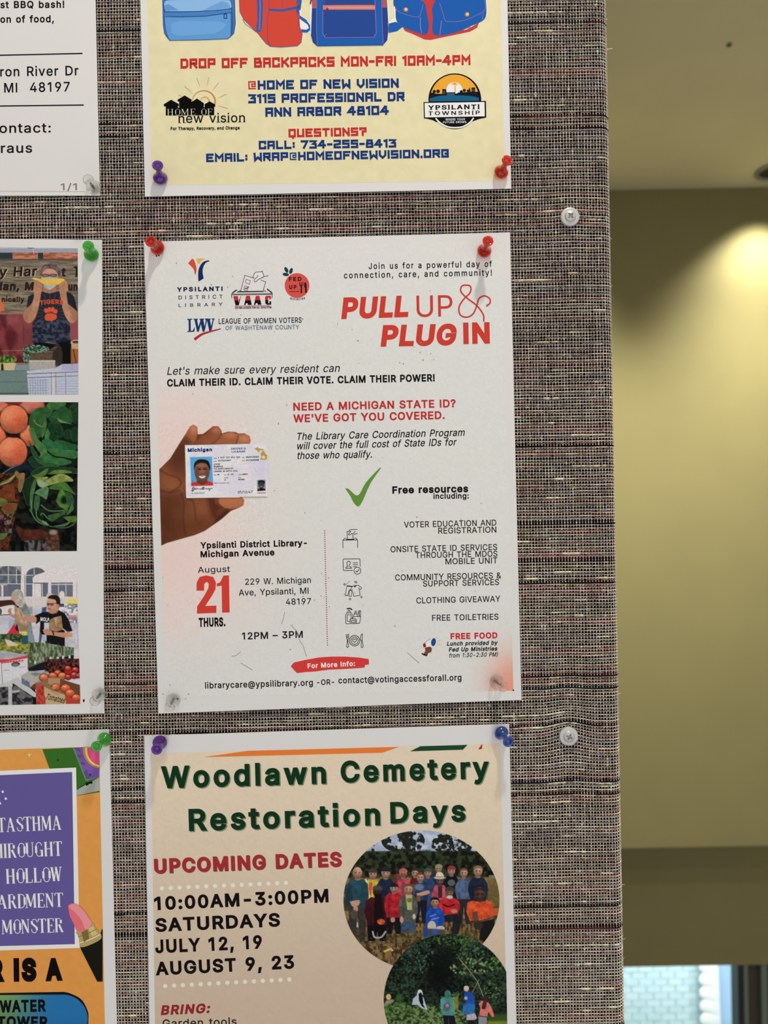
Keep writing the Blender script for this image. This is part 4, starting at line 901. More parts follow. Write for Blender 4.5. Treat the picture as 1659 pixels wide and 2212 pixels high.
i.up().line(smooth([(782, 70), (830, 110), (960, 148), (1000, 138), (1012, 100), (1028, 40)]), 5, LN).line([(1004, 150), (1002, 220), (1014, 290)], 5, (176, 120, 160)).line(smooth([(1172, 26), (1200, 110), (1220, 176), (1260, 188), (1380, 180), (1540, 110), (1572, 70), (1566, 0)]), 5, LN).line([(1188, 180), (1174, 304)], 5, (160, 120, 170)).line([(1552, 110), (1546, 170)], 4, LN)
i.line(smooth([(1000, 2), (1044, 30), (1062, 120), (1078, 220), (1060, 296), (1000, 292), (842, 232), (792, 170)]), 4, (110, 84, 140)).line(smooth([(1136, 10), (1106, 70), (1112, 160), (1108, 260), (1140, 308), (1280, 292), (1440, 234)]), 4, (110, 84, 140))
for cx, cy in ((876, 84), (1412, 126)): i.disc(cx, cy, 21, (150, 110, 90)); i.up().disc(cx + 2, cy - 2, 14, (236, 192, 96)); i.layer -= 1
i.done('printed_backpack', 'red and blue backpack with two pockets')
NV = (27, 54, 112); RD = (190, 48, 48)
Ink(P, PX0, 3).strokes('DROP OFF BACKPACKS MON-FRI 10AM-4PM', (390, 148.5), (1016.5, 140.5), 22, RD).done('printed_text')
i = Ink(P, c2, 3); i.strokes('@', (98, 520), (141, 519), 54, RD).strokes('HOME OF NEW VISION', (152, 519), (970, 507), 54, NV).strokes('3115 PROFESSIONAL DR', (97, 598), (1003, 585), 54, NV).strokes('ANN ARBOR 48104', (196, 676), (910, 664), 54, NV).done('printed_text')
Ink(P, c2, 3).strokes('QUESTIONS?', (330, 795), (782, 785), 50, RD).strokes('CALL: 734-255-8413', (158, 864), (958, 853), 50, NV).strokes('EMAIL: WRAP@HOMEOFNEWVISION.ORG', (-146, 938), (1257, 911), 50, NV).done('printed_text')
# house logo with rising sun
i = Ink(P, hv, 3); OR = (200, 134, 76)
t = np.linspace(0, 1, 24); a = arc(830, 575, 205, 195, -12, 192, 24); i.line(a, 34 * (1 - .75 * t), OR)
i.line(arc(850, 575, 78, 80, 0, 185, 18), 26 * (1 - .6 * np.linspace(0, 1, 18)), (214, 150, 84))
for p, q in (((705, 150), (765, 320)), ((922, 140), (888, 305)), ((1100, 235), (985, 375)), ((485, 300), (635, 430)), ((1235, 442), (1080, 515)), ((1262, 700), (1075, 645)), ((375, 460), (440, 480))): i.line([p, ((p[0] + q[0]) / 2, (p[1] + q[1]) / 2), q], [9, 10, 2], (196, 132, 96))
i.up().poly([(112, 625), (245, 542), (385, 620), (385, 650), (360, 668), (372, 684), (390, 684), (390, 575), (362, 572), (362, 540), (490, 465), (615, 542), (615, 560), (600, 572), (625, 575), (710, 520), (832, 605), (832, 680), (850, 672), (842, 625), (935, 570), (1038, 628), (1038, 662), (1018, 668), (1018, 820), (150, 826), (150, 662), (118, 662)], (8, 7, 8))
i.up().strokes('HOME OF', (176, 822), (985, 815), 112, (226, 218, 196), 'R', .62, 1.3)
i.text('new vision', (380, 958), (1570, 944), 165, BLACK, bold=1, space=6)
for x0, x1, y in ((378, 425, 960), (462, 512, 958), (1060, 1126, 948), (1236, 1296, 946), (1450, 1500, 945), (1530, 1580, 944)): i.line([(x0, y - 4), (x1, y - 5)], 9, BLACK)
i.text('For Therapy, Recovery, and Change', (238, 1088), (1475, 1074), 58, BLACK, bold=12, space=4)
i.done('printed_logo', 'black rooftops logo with an orange sun')
# round township badge
i = Ink(P, tw, 3); K = (14, 14, 20)
i.poly(np.vstack([arc(855, 680, 592, 592, 0, 180, 40), [(270, 730)], [(155, 730), (165, 1100)], [(230, 1104), (360, 1136), (440, 1180)], arc(858, 830, 505, 508, 222, 318, 26)[0:26], [(1290, 1150), (1400, 1110), (1560, 1076), (1552, 704), (1446, 708)]]), K)
i.up().poly(arc(852, 660, 545, 545, 12, 168, 40), (232, 160, 50)).disc(845, 465, 182, (240, 234, 226), ry=180)
i.up().poly([(300, 520), (360, 520), (420, 540), (520, 548), (570, 560), (575, 438), (662, 442), (668, 510), (858, 508), (870, 545), (950, 520), (1100, 508), (1230, 500), (1228, 408), (1310, 402), (1312, 500), (1380, 496), (1410, 640), (1410, 700), (290, 700)], (20, 24, 36))
for x, y, r in ((395, 495, 36), (480, 490, 40), (1000, 500, 36), (1068, 470, 34), (1150, 480, 28)): i.disc(x, y, r, (20, 24, 36))
i.poly([(1150, 500), (1185, 395), (1215, 500)], (20, 24, 36)).poly([(925, 530), (937, 495), (950, 530)], (20, 24, 36))
i.up().poly([(678, 522), (850, 520), (850, 590), (678, 590)], (52, 84, 106))
i.poly(np.vstack([smooth([(290, 650), (520, 592), (850, 580), (1180, 592), (1396, 636)]), [(1396, 704), (290, 716)]]), (26, 92, 124))
for x in (1246, 1268, 1290, 590, 612, 634): i.line([(x, 440 if x > 1000 else 480), (x, 490 if x > 1000 else 550)], 9, (120, 92, 70))
i.up().poly([(178, 752), (1520, 730), (1526, 1050), (188, 1074)], (238, 232, 226)).line(smooth([(425, 1094), (520, 1190), (680, 1280), (860, 1304), (1040, 1280), (1190, 1190), (1276, 1086)]), 32, (238, 234, 228))
i.up().text('YPSILANTI', (255, 905), (1405, 885), 100, K, bold=9, space=26).text('TOWNSHIP', (262, 1026), (1415, 1008), 86, K, bold=4, space=60)
for x0, x1, y in ((285, 345, 902), (430, 490, 902), (690, 742, 895), (770, 800, 893), (1064, 1110, 890), (1240, 1305, 888), (1360, 1410, 885), (690, 742, 798), (1064, 1110, 794), (1225, 1240, 800), (1360, 1410, 788), (1376, 1376, 788), (288, 332, 1022), (1240, 1280, 1010), (1240, 1280, 930)):
    if x1 > x0: i.line([(x0, y), (x1, y - 1)], 12, K)
i.text('WHERE YOUR', (645, 1146), (1084, 1140), 48, (214, 214, 214), bold=3, space=20).text('FUTURE GROWS', (594, 1206), (1112, 1200), 44, (214, 214, 214), bold=3, space=20)
i.done('printed_logo', 'round orange and teal township badge')

# -- main flyer
P = Paper('main', 'pull up and plug in flyer in the middle with a hand holding a card', 11, [(339, 536), (1046, 540), (373, 1513), (1073, 1473)])
def bg_main(x, y):
    c = np.tile(np.array([208, 206, 198.]), (len(x), 1))
    w = np.exp(-(np.maximum(x - 345, 0) / 175) ** 2) * sst(y, 760, 960) * (1 - sst(y, 1180, 1480)); w = (w * 1.0)[:, None]
    c = c * (1 - w) + np.array([229, 194, 184.]) * w
    e = x - 333 - (y - 540) * .0195
    w = (np.exp(-(np.maximum(1108 - x, 0) / 52) ** 2) * np.exp(-(np.maximum(1492 - y, 0) / 80) ** 2))[:, None]
    c = c * (1 - w) + np.array([222, 134, 108.]) * w
    w = (.35 * np.exp(-((x - 700) / 260) ** 2 - ((y - 560) / 90) ** 2))[:, None]
    c = c * (1 - w) + np.array([214, 206, 204.]) * w
    w = (.25 * fbm(x / 90, y / 90, 8))[:, None]; c = c * (1 - w) + np.array([200, 206, 204.]) * w
    return c * (1 + .035 * (vn(x / 3.1, y / 3.1, 5) - .5)[:, None])
MQ = [(333, 541), (1084, 518), (1109, 1492), (357, 1506)]
P.grid('printed_panel', MQ, 3.2, bg_main, label='pale grey printed area fading to pink at the left')
NY = (22, 28, 62)
i = Ink(P, lg, 3)
i.poly(smooth([(195, 126), (240, 76), (262, 90), (285, 150), (292, 205), (278, 262), (270, 240), (255, 190), (195, 126)], 4), (206, 74, 54))
i.poly(smooth([(286, 80), (330, 70), (388, 76), (350, 96), (318, 136), (300, 110), (286, 80)], 4), (222, 168, 84))
i.poly(smooth([(440, 96), (415, 94), (360, 118), (322, 180), (310, 250), (314, 338)], 4).tolist() + [(330, 330), (374, 302)] + smooth([(374, 302), (362, 230), (370, 170), (400, 120), (442, 104)], 4).tolist()[1:], (18, 44, 88))
i.text('YPSILANTI', (64, 456), (594, 446), 52, NY, bold=14, space=52).text('DISTRICT', (84, 545), (594, 534), 44, (60, 58, 84), bold=1, space=160).text('LIBRARY', (84, 634), (594, 620), 40, (60, 58, 84), bold=1, space=200)
i.done('printed_logo', 'library logo with a three colour leaf mark')
i = Ink(P, lg, 3)
i.poly([(850, 266), (1092, 342), (1062, 446), (802, 448)], (214, 210, 206)).up()
i.line([(802, 448), (850, 266), (960, 300)], 6, (20, 18, 24)).line([(1036, 322), (1092, 342), (1062, 440)], 6, (20, 18, 24)).line([(790, 455), (1070, 450)], 9, (20, 18, 24)).line([(760, 460), (1100, 455), (1070, 436)], 6, (20, 18, 24)).line([(808, 438), (765, 458)], 6, (20, 18, 24))
i.line([(866, 312), (916, 330), (902, 370), (858, 352)], 5, (20, 18, 24), closed=True).line([(848, 388), (890, 398), (878, 444), (838, 432)], 5, (20, 18, 24), closed=True)
i.line([(850, 410), (866, 424), (900, 398)], 9, (196, 34, 50)).line([(845, 425), (880, 405)], 5, (196, 34, 50))
i.poly(smooth([(945, 290), (970, 240), (1040, 228), (1068, 270), (1020, 310), (970, 338), (956, 326), (975, 296)], 4), (220, 214, 208)).up().line(smooth([(942, 292), (965, 240), (990, 228), (1044, 224), (1056, 214)]), 6, (20, 18, 24)).line(smooth([(1050, 218), (1062, 250), (1070, 280), (1042, 296), (1010, 312), (975, 340), (958, 330), (964, 312), (1000, 280), (996, 262)]), 6, (20, 18, 24)).line([(1070, 280), (1124, 270)], 5, (20, 18, 24))
i.line([(765, 432), (700, 482), (1168, 476), (1108, 428)], 7, (20, 18, 24)).line([(694, 482), (700, 528)], 7, (20, 18, 24)).line([(1168, 474), (1164, 528)], 7, (20, 18, 24)).line([(704, 490), (1162, 484)], 7, (20, 18, 24)).line([(700, 470), (752, 434)], 7, (20, 18, 24)).line([(1106, 420), (1166, 466)], 7, (20, 18, 24))
def slab(i, xs, y0, y1, col):
    pass
L4 = {'V': [[(716, 506), (770, 506), (778, 580), (800, 506), (806, 506), (780, 612), (744, 612)]], 'A1': [[(866, 502), (908, 502), (930, 608), (886, 608), (884, 588), (862, 588), (858, 610), (842, 610)]],
      'A2': [[(978, 502), (1018, 502), (1042, 606), (1000, 606), (998, 586), (978, 586), (972, 608), (956, 608)]], 'C': [[(1098, 502), (1150, 502), (1154, 540), (1132, 540), (1130, 522), (1118, 524), (1122, 590), (1136, 588), (1134, 566), (1154, 566), (1156, 604), (1108, 606), (1088, 590), (1084, 520)]]}
for k_, v_ in L4.items():
    i.poly(v_[0], (20, 16, 20))
i.up()
for q in ([(716, 506), (770, 506), (776, 556), (790, 536), (800, 506), (806, 506), (795, 556), (732, 560)], [(866, 502), (908, 502), (919, 556), (854, 556)], [(978, 502), (1018, 502), (1030, 554), (966, 554)], [(1098, 502), (1150, 502), (1154, 540), (1132, 540), (1130, 522), (1118, 524), (1120, 552), (1086, 552), (1084, 520)]): i.poly(q, (188, 44, 50))
i.line([(735, 622), (1140, 616)], 6, (188, 44, 50)).text('VOTING ACCESS FOR ALL COALITION', (736, 654), (1158, 646), 22, (20, 16, 20), bold=14, space=10)
i.done('printed_logo', 'ballot box logo over four red and black letters')
i = Ink(P, lg, 3)
i.disc(1454, 384, 143, (206, 78, 70)).up()
for cx, cy, rot in ((1330, 203, 62), (1384, 216, -70), (1324, 256, 8)): i.poly(arc(cx, cy, 36, 19, 0, 342, 20, rot), (24, 62, 58))
i.text('FED', (1360, 334), (1504, 332), 48, (34, 24, 26), bold=12, space=50).text('UP', (1364, 426), (1448, 426), 48, (34, 24, 26), bold=12, space=50).line([(1366, 454), (1480, 454)], 7, (60, 20, 24))
i.line([(1503, 380), (1503, 472)], 16, (34, 24, 26)).line([(1484, 346), (1486, 384), (1520, 382), (1521, 344)], 9, (34, 24, 26)).line([(1502, 346), (1502, 384)], 8, (34, 24, 26)).poly([(1538, 352), (1552, 344), (1562, 360), (1568, 466), (1548, 470), (1546, 410), (1536, 400)], (34, 24, 26))
def arcw(Pq):
    cx = 370 + 1458 / 5.352; x = Pq[:, 0] - cx
    return np.stack([Pq[:, 0], Pq[:, 1] - (x / 16.5) ** 2 * 2.3], 1)
i.text('ministries', (1374, 556), (1546, 552), 30, (40, 34, 36), bold=3, space=40, warp=arcw)
i.done('printed_logo', 'red fruit logo with a fork and knife')
i = Ink(P, lg, 3); LW = (26, 52, 98)
i.poly([(184, 770), (242, 768), (242, 778), (224, 782), (226, 908), (250, 904), (266, 868), (272, 868), (268, 918), (186, 922), (186, 912), (202, 908), (200, 784), (184, 780)], LW)
i.poly([(256, 768), (308, 768), (308, 778), (298, 780), (314, 860), (336, 790), (334, 780), (326, 778), (326, 768), (378, 766), (380, 778), (370, 780), (386, 856), (400, 780), (390, 778), (390, 766), (424, 766), (424, 776), (416, 780), (384, 918), (362, 918), (342, 830), (318, 918), (298, 918), (268, 780), (256, 778)], LW)
i.poly([(400, 766), (456, 766), (456, 776), (446, 780), (462, 852), (478, 780), (468, 776), (468, 766), (500, 764), (500, 774), (492, 780), (462, 916), (440, 916), (412, 780), (400, 776)], LW)
i.up().line(smooth([(268, 1008), (350, 950), (450, 916), (574, 884)]), np.linspace(32, 12, 16), (176, 38, 50))
i.text('LEAGUE OF WOMEN VOTERS', (548, 828), (1508, 814), 62, (34, 32, 50), bold=2, space=4).text('OF WASHTENAW COUNTY', (628, 900), (1480, 888), 50, (104, 114, 134), space=6).disc(1520, 772, 6, (60, 60, 80))
i.done('printed_logo', 'navy three letter logo with a red underline')
i = Ink(P, c4, 3)
i.text('Join us for a powerful day of', (348, 366), (1308, 348), 48, BLACK, bold=3, space=44).text('connection, care, and community!', (155, 438), (1308, 416), 48, BLACK, bold=3, space=44).done('printed_text')
HR = (196, 60, 48)
i = Ink(P, c4, 3)
i.text('PULL', (134, 755), (672, 738), 168, HR, bold=21, shear=.14, space=-14).text('PLUG', (440, 970), (1042, 958), 168, HR, bold=21, shear=.14, space=-14).text('IN', (1086, 950), (1292, 946), 168, HR, bold=21, space=-2).text('UP', (722, 738), (1002, 733), 166, HR, bold=1, space=2)
i.line(smooth([(1244, 774), (1240, 720), (1190, 650), (1110, 588), (1066, 540), (1072, 500), (1102, 490), (1140, 500), (1138, 548), (1088, 600), (1052, 660), (1060, 720), (1110, 740), (1160, 715), (1190, 650), (1206, 596), (1250, 574), (1290, 596), (1292, 630), (1264, 656)], 6), 12, HR)
i.done('headline')
i = Ink(P, c5, 3)
i.text("Let's make sure every resident can", (66, 106), (862, 92), 36, BLACK, shear=.2).text('CLAIM THEIR ID. CLAIM THEIR VOTE. CLAIM THEIR POWER!', (66, 160), (1296, 136), 34, BLACK, bold=12).done('printed_text')
i = Ink(P, c5, 3)
i.text('NEED A MICHIGAN STATE ID?', (646, 271), (1392, 255), 37, RED, bold=11).text("WE'VE GOT YOU COVERED.", (646, 325), (1342, 309), 37, RED, bold=11).done('printed_text', 'red heading')
i = Ink(P, c5, 3)
for t_, a_, b_ in (('The Library Care Coordination Program', (659, 405), (1436, 386)), ('will cover the full cost of State IDs for', (659, 449), (1398, 430)), ('those who qualify.', (661, 493), (1012, 486))): i.text(t_, a_, b_, 33, BLACK, shear=.2, bold=1)
i.done('printed_text')
i = Ink(P, c5, 3).poly(smooth([(884, 628), (900, 630), (942, 660), (980, 600), (1040, 536), (1044, 540), (1000, 605), (955, 702), (930, 702), (906, 660), (884, 628)], 4), (92, 136, 56)).done('printed_check_mark', 'green check mark')
Ink(P, c5, 3).text('Free resources', (1101, 652), (1450, 645), 34, BLACK, bold=14).text('including:', (1290, 676), (1452, 674), 26, BLACK, bold=8).done('printed_text')
i = Ink(P, c7, 3)
i.text('Ypsilanti District Library-', (416, 344), (1348, 322), 56, BLACK, bold=12).text('Michigan Avenue', (418, 422), (1064, 404), 56, BLACK, bold=12).done('printed_text')
i = Ink(P, c7, 3); i.text('August', (394, 556), (676, 548), 52, (40, 38, 42), space=4)
i.poly([(382, 712), (384, 640), (410, 592), (468, 578), (528, 592), (552, 640), (548, 700), (520, 752), (458, 846), (556, 842), (556, 906), (386, 912), (388, 850), (450, 756), (486, 690), (490, 650), (472, 634), (450, 652), (448, 712)], HR).poly([(560, 650), (588, 640), (618, 580), (666, 578), (672, 902), (606, 904), (602, 668), (560, 674)], HR)
i.text('THURS.', (403, 1030), (636, 1024), 80, BLACK, bold=18, space=-6).done('printed_text', 'date in large red numerals')
i = Ink(P, c7, 3)
i.text('229 W. Michigan', (808, 661), (1382, 645), 54, BLACK).text('Ave, Ypsilanti, MI', (752, 756), (1362, 738), 54, BLACK).text('48197', (1164, 836), (1384, 830), 54, BLACK).text('12PM – 3PM', (780, 1140), (1312, 1124), 62, (30, 28, 32), bold=5).done('printed_text')
i = Ink(P, PX0, 3)
for k in range(53): i.disc(701.2 + k * .118 , 1146.5 + k * 4.75, 1.25, (150, 50, 50), n=8)
i.done('printed_dotted_line')['kind'] = 'stuff'
i = Ink(P, c8, 3)
for t_, a_, b_ in (('VOTER EDUCATION AND', (666, 138), (1356, 122)), ('REGISTRATION', (922, 183), (1356, 174)), ('ONSITE STATE ID SERVICES', (566, 322), (1362, 304)), ('THROUGH THE MDOS', (752, 366), (1364, 354)), ('MOBILE UNIT', (976, 412), (1364, 404)), ('COMMUNITY RESOURCES &', (600, 533), (1392, 516)), ('SUPPORT SERVICES', (808, 578), (1376, 566)), ('CLOTHING GIVEAWAY', (758, 704), (1386, 690)), ('FREE TOILETRIES', (876, 834), (1372, 824))):
    i.text(t_, a_, b_, 45, (34, 32, 36), bold=1)
i.done('printed_text')
i = Ink(P, c8, 3)
i.text('FREE FOOD', (1014, 972), (1364, 964), 46, (182, 40, 46), bold=14).text('Lunch provided by', (986, 1020), (1368, 1012), 32, BLACK, bold=9, shear=.2).text('Fed Up Ministries', (1000, 1064), (1366, 1056), 32, BLACK, bold=10, shear=.2).text('from 1:30-2:30 PM)', (1000, 1108), (1370, 1099), 32, BLACK, shear=.2, bold=1).done('printed_text')
i = Ink(P, c8, 3)
i.poly(smooth([(806, 1020), (812, 1000), (866, 966), (890, 962), (904, 990), (900, 1016), (830, 1032), (808, 1030)], 4), (214, 212, 212)).up().poly(arc(886, 992, 18, 30, 0, 345, 20, 10), (36, 64, 130)).poly([(806, 1008), (826, 998), (832, 1028), (812, 1032)], (150, 30, 40)).poly(smooth([(822, 1034), (860, 1026), (874, 1044), (866, 1068), (846, 1074), (838, 1094), (808, 1088), (826, 1060)], 4), (110, 64, 44)).poly([(798, 1072), (842, 1090), (834, 1098), (798, 1082)], (50, 28, 24))
for p, q in (((906, 964), (922, 946)), ((916, 986), (940, 976)), ((914, 1004), (942, 1010))): i.line([p, q], 4, (206, 188, 104))
i.line(smooth([(812, 1002), (866, 966)]), 2.5, (60, 50, 60)).done('printed_icon', 'small megaphone held in a hand')
i = Ink(P, c7, 3)
br = [(1206, 1372), (1232, 1340), (1330, 1318), (1450, 1296), (1560, 1288), (1680, 1288), (1800, 1296), (1888, 1310), (1890, 1356), (1855, 1362), (1852, 1384), (1780, 1390), (1650, 1398), (1540, 1402), (1420, 1418), (1330, 1424), (1262, 1432), (1240, 1412)]
i.poly(br, (196, 56, 54)).up().text('For More Info:', (1354, 1392), (1782 - 14, 1370), 44, (238, 230, 226), bold=11, space=6).done('printed_banner', 'red brushed banner')
rng = random.Random(3); i = Ink(P, c7, 6)
i.up()
i = Ink(P, PX0, 3).text('librarycare@ypsilibrary.org', (443, 1487.5), (676, 1481), 13.5, (30, 28, 32), bold=5, space=8).text('-OR-', (685, 1480), (722, 1479), 12, (30, 28, 32), bold=5, space=6).text('contact@votingaccessforall.org', (731, 1476.5), (997, 1470), 13.5, (30, 28, 32), bold=5, space=8).done('printed_text')
# line icons
I = (34, 32, 34); i = Ink(P, ic, 3); w = 10
i.line([(84, 490), (82, 358), (325, 352), (326, 484)], w, I).line([(88, 352), (112, 328), (136, 326)], w, I).line([(268, 324), (292, 322), (318, 348)], w, I).line([(134, 344), (270, 342)], 14, I).line([(154, 340), (150, 214), (214, 212)], w, I).line([(250, 334), (246, 252)], w, I)
i.line(smooth([(182, 206), (200, 186), (240, 182), (320, 181)]), w, I).line(smooth([(212, 214), (194, 236), (172, 264), (200, 268), (226, 250), (252, 250), (284, 212)]), w, I).line(smooth([(268, 272), (292, 252), (322, 248)]), w, I)
i.done('printed_icon')
i = Ink(P, ic, 3)
i.line([(246, 856), (104, 860), (90, 850), (84, 680), (94, 668), (350, 664), (362, 674), (368, 794)], w, I).line(smooth([(126, 820), (140, 800), (166, 788), (152, 760), (148, 728), (160, 708), (178, 704), (196, 712), (202, 740), (188, 784), (214, 800), (228, 818)]), w, I).line([(124, 821), (230, 819)], w, I)
for y_, xa, xb in ((731, 246, 330), (762, 246, 330), (795, 248, 306)): i.line([(xa, y_), (xb, y_ - 1)], w, I)
i.line(arc(321, 860, 56, 57, 0, 350, 28), 10, I, closed=True).line([(292, 862), (312, 882), (352, 838)], 11, I); i.done('printed_icon')
i = Ink(P, ic, 3)
i.line([(118, 1270), (150, 1106), (236, 1118), (206, 1172), (186, 1180), (160, 1274)], 9, I, closed=True).line([(190, 1180), (180, 1278), (220, 1284), (232, 1200), (196, 1178)], 9, I).line([(148, 1112), (240, 1124)], 14, I)
i.line([(238, 1120), (312, 1100), (346, 1106), (388, 1140), (376, 1168), (348, 1160), (366, 1264), (262, 1284), (234, 1160), (226, 1196), (206, 1172)], 9, I).line(smooth([(262, 1114), (280, 1128), (302, 1104)]), 12, I).line([(348, 1160), (346, 1134)], 8, I)
for cx, cy in ((110, 1086), (300, 1052), (386, 1294), (199, 1328)): i.poly([(cx - 28, cy), (cx - 8, cy - 8), (cx, cy - 28), (cx + 8, cy - 8), (cx + 28, cy), (cx + 8, cy + 8), (cx, cy + 28), (cx - 8, cy + 8)], I, holes=[[(cx - 9, cy), (cx, cy - 9), (cx + 9, cy), (cx, cy + 9)]])
i.done('printed_icon')
i = Ink(P, ic, 3)
i.line([(186, 1734), (134, 1734), (128, 1720), (128, 1590), (146, 1556), (218, 1554), (234, 1580), (236, 1650)], 10, I).line([(188, 1694), (154, 1696), (152, 1590), (212, 1586), (214, 1650)], 9, I).line(smooth([(146, 1494), (170, 1484), (210, 1486), (232, 1508)]), 20, I).line([(182, 1500), (182, 1530)], 14, I).line([(158, 1550), (162, 1528), (202, 1526), (204, 1550)], 9, I)
i.line([(198, 1732), (198, 1668), (214, 1654), (290, 1654), (304, 1670), (304, 1730)], 10, I, closed=True).line([(216, 1712), (216, 1682), (288, 1680), (288, 1712)], 10, I, closed=True).line([(238, 1650), (256, 1618), (376, 1616), (358, 1724), (306, 1730)], 10, I).line([(260, 1612), (264, 1572), (282, 1550), (300, 1552), (316, 1576), (320, 1612)], 9, I).line([(276, 1552), (284, 1524), (298, 1524), (304, 1550)], 9, I).line([(270, 1576), (312, 1572)], 9, I)
i.line([(362, 1610), (376, 1590), (376, 1520), (356, 1518), (354, 1610)], 9, I); [i.line([(332, y_), (352, y_)], 8, I) for y_ in (1526, 1542, 1558, 1574)]; i.line([(332, 1524), (336, 1610)], 7, I); i.done('printed_icon')
i = Ink(P, ic, 3)
i.line(arc(274, 2014, 86, 86, 0, 350, 30), 11, I, closed=True).line(arc(274, 2014, 60, 60, 0, 350, 30), 10, I, closed=True).line(smooth([(274, 2042), (240, 2012), (246, 1990), (262, 1986), (274, 1996), (288, 1984), (304, 1990), (306, 2012), (274, 2042)]), 10, I)
i.line([(134, 1904), (138, 1952), (158, 1964), (176, 1950), (180, 1902)], 9, I).line([(150, 1904), (152, 1950)], 7, I).line([(166, 1904), (165, 1950)], 7, I).line([(140, 1960), (156, 2010), (142, 2110), (160, 2128), (176, 2110), (162, 2010), (178, 1960)], 10, I)
i.line(smooth([(404, 1898), (378, 1930), (374, 2000), (388, 2016), (382, 2110), (398, 2124), (414, 2108), (402, 2016), (404, 1898)]), 10, I); i.done('printed_icon')
# scuffs and specks on the old sheet
rng = random.Random(12); i = Ink(P, PX0, 5)
for k in range(150):
    x, y = rng.uniform(350, 1090), rng.uniform(560, 1490)
    if rng.random() < .6: x, y = rng.choice([(380, 1280), (670, 1310), (720, 1270), (450, 600), (560, 700), (760, 760), (900, 760), (400, 1500), (740, 1290)]); x += rng.gauss(0, 34); y += rng.gauss(0, 26); x = max(x, 352)
    r = rng.uniform(.3, 1.1); a = rng.uniform(0, 180); g_ = rng.randint(95, 165)
    i.poly(arc(x, y, r * rng.uniform(1, 2.2), r, 0, 300, 6, a), (g_, g_ - 4, g_ - 8))
for p in ([(615, 1322), (612, 1336), (608, 1348)], [(628, 1350), (640, 1362), (648, 1385), (655, 1395), (662, 1418)], [(520, 1408), (510, 1416), (500, 1418)], [(520, 1432), (545, 1447)], [(880, 1410), (905, 1432)], [(748, 1262), (756, 1255)]): i.line(p, 1.0, (140, 136, 132))
i.disc(343, 1485 - 933, 1.5, (30, 26, 26)).disc(1109, 1491, 1.7, (20, 14, 14)).disc(338, 553, 1.6, (30, 20, 20)).disc(383, 1510, 1.8, (20, 18, 18))
o = i.done('scuff_marks'); o['kind'] = 'stuff'

MAINP = P
# -- farmers market sheet on the left
P = Paper('market', 'farmers market photo sheet pinned at the left edge, green pin above', 21, [(195, 546), (214, 1502)])
MARKET = P
# -- orange trivia sheet
P = Paper('orange', 'orange sheet with a purple panel at the lower left corner', 31, [(225, 1598)])
ORANGE = P
# -- cemetery restoration sheet
P = Paper('woods', 'tan cemetery restoration flyer with group photos at the bottom', 41, [(345, 1604), (1083, 1584)])
WOODS = P

# ------------------------------------------------------------------ photographs printed on the sheets
def tone(c, k, d):
    g_ = c.mean(1, keepdims=True); t = c / 255.0
    return (c * (1 - d) + g_ * d) * (k + (1 - k) * t ** 2)
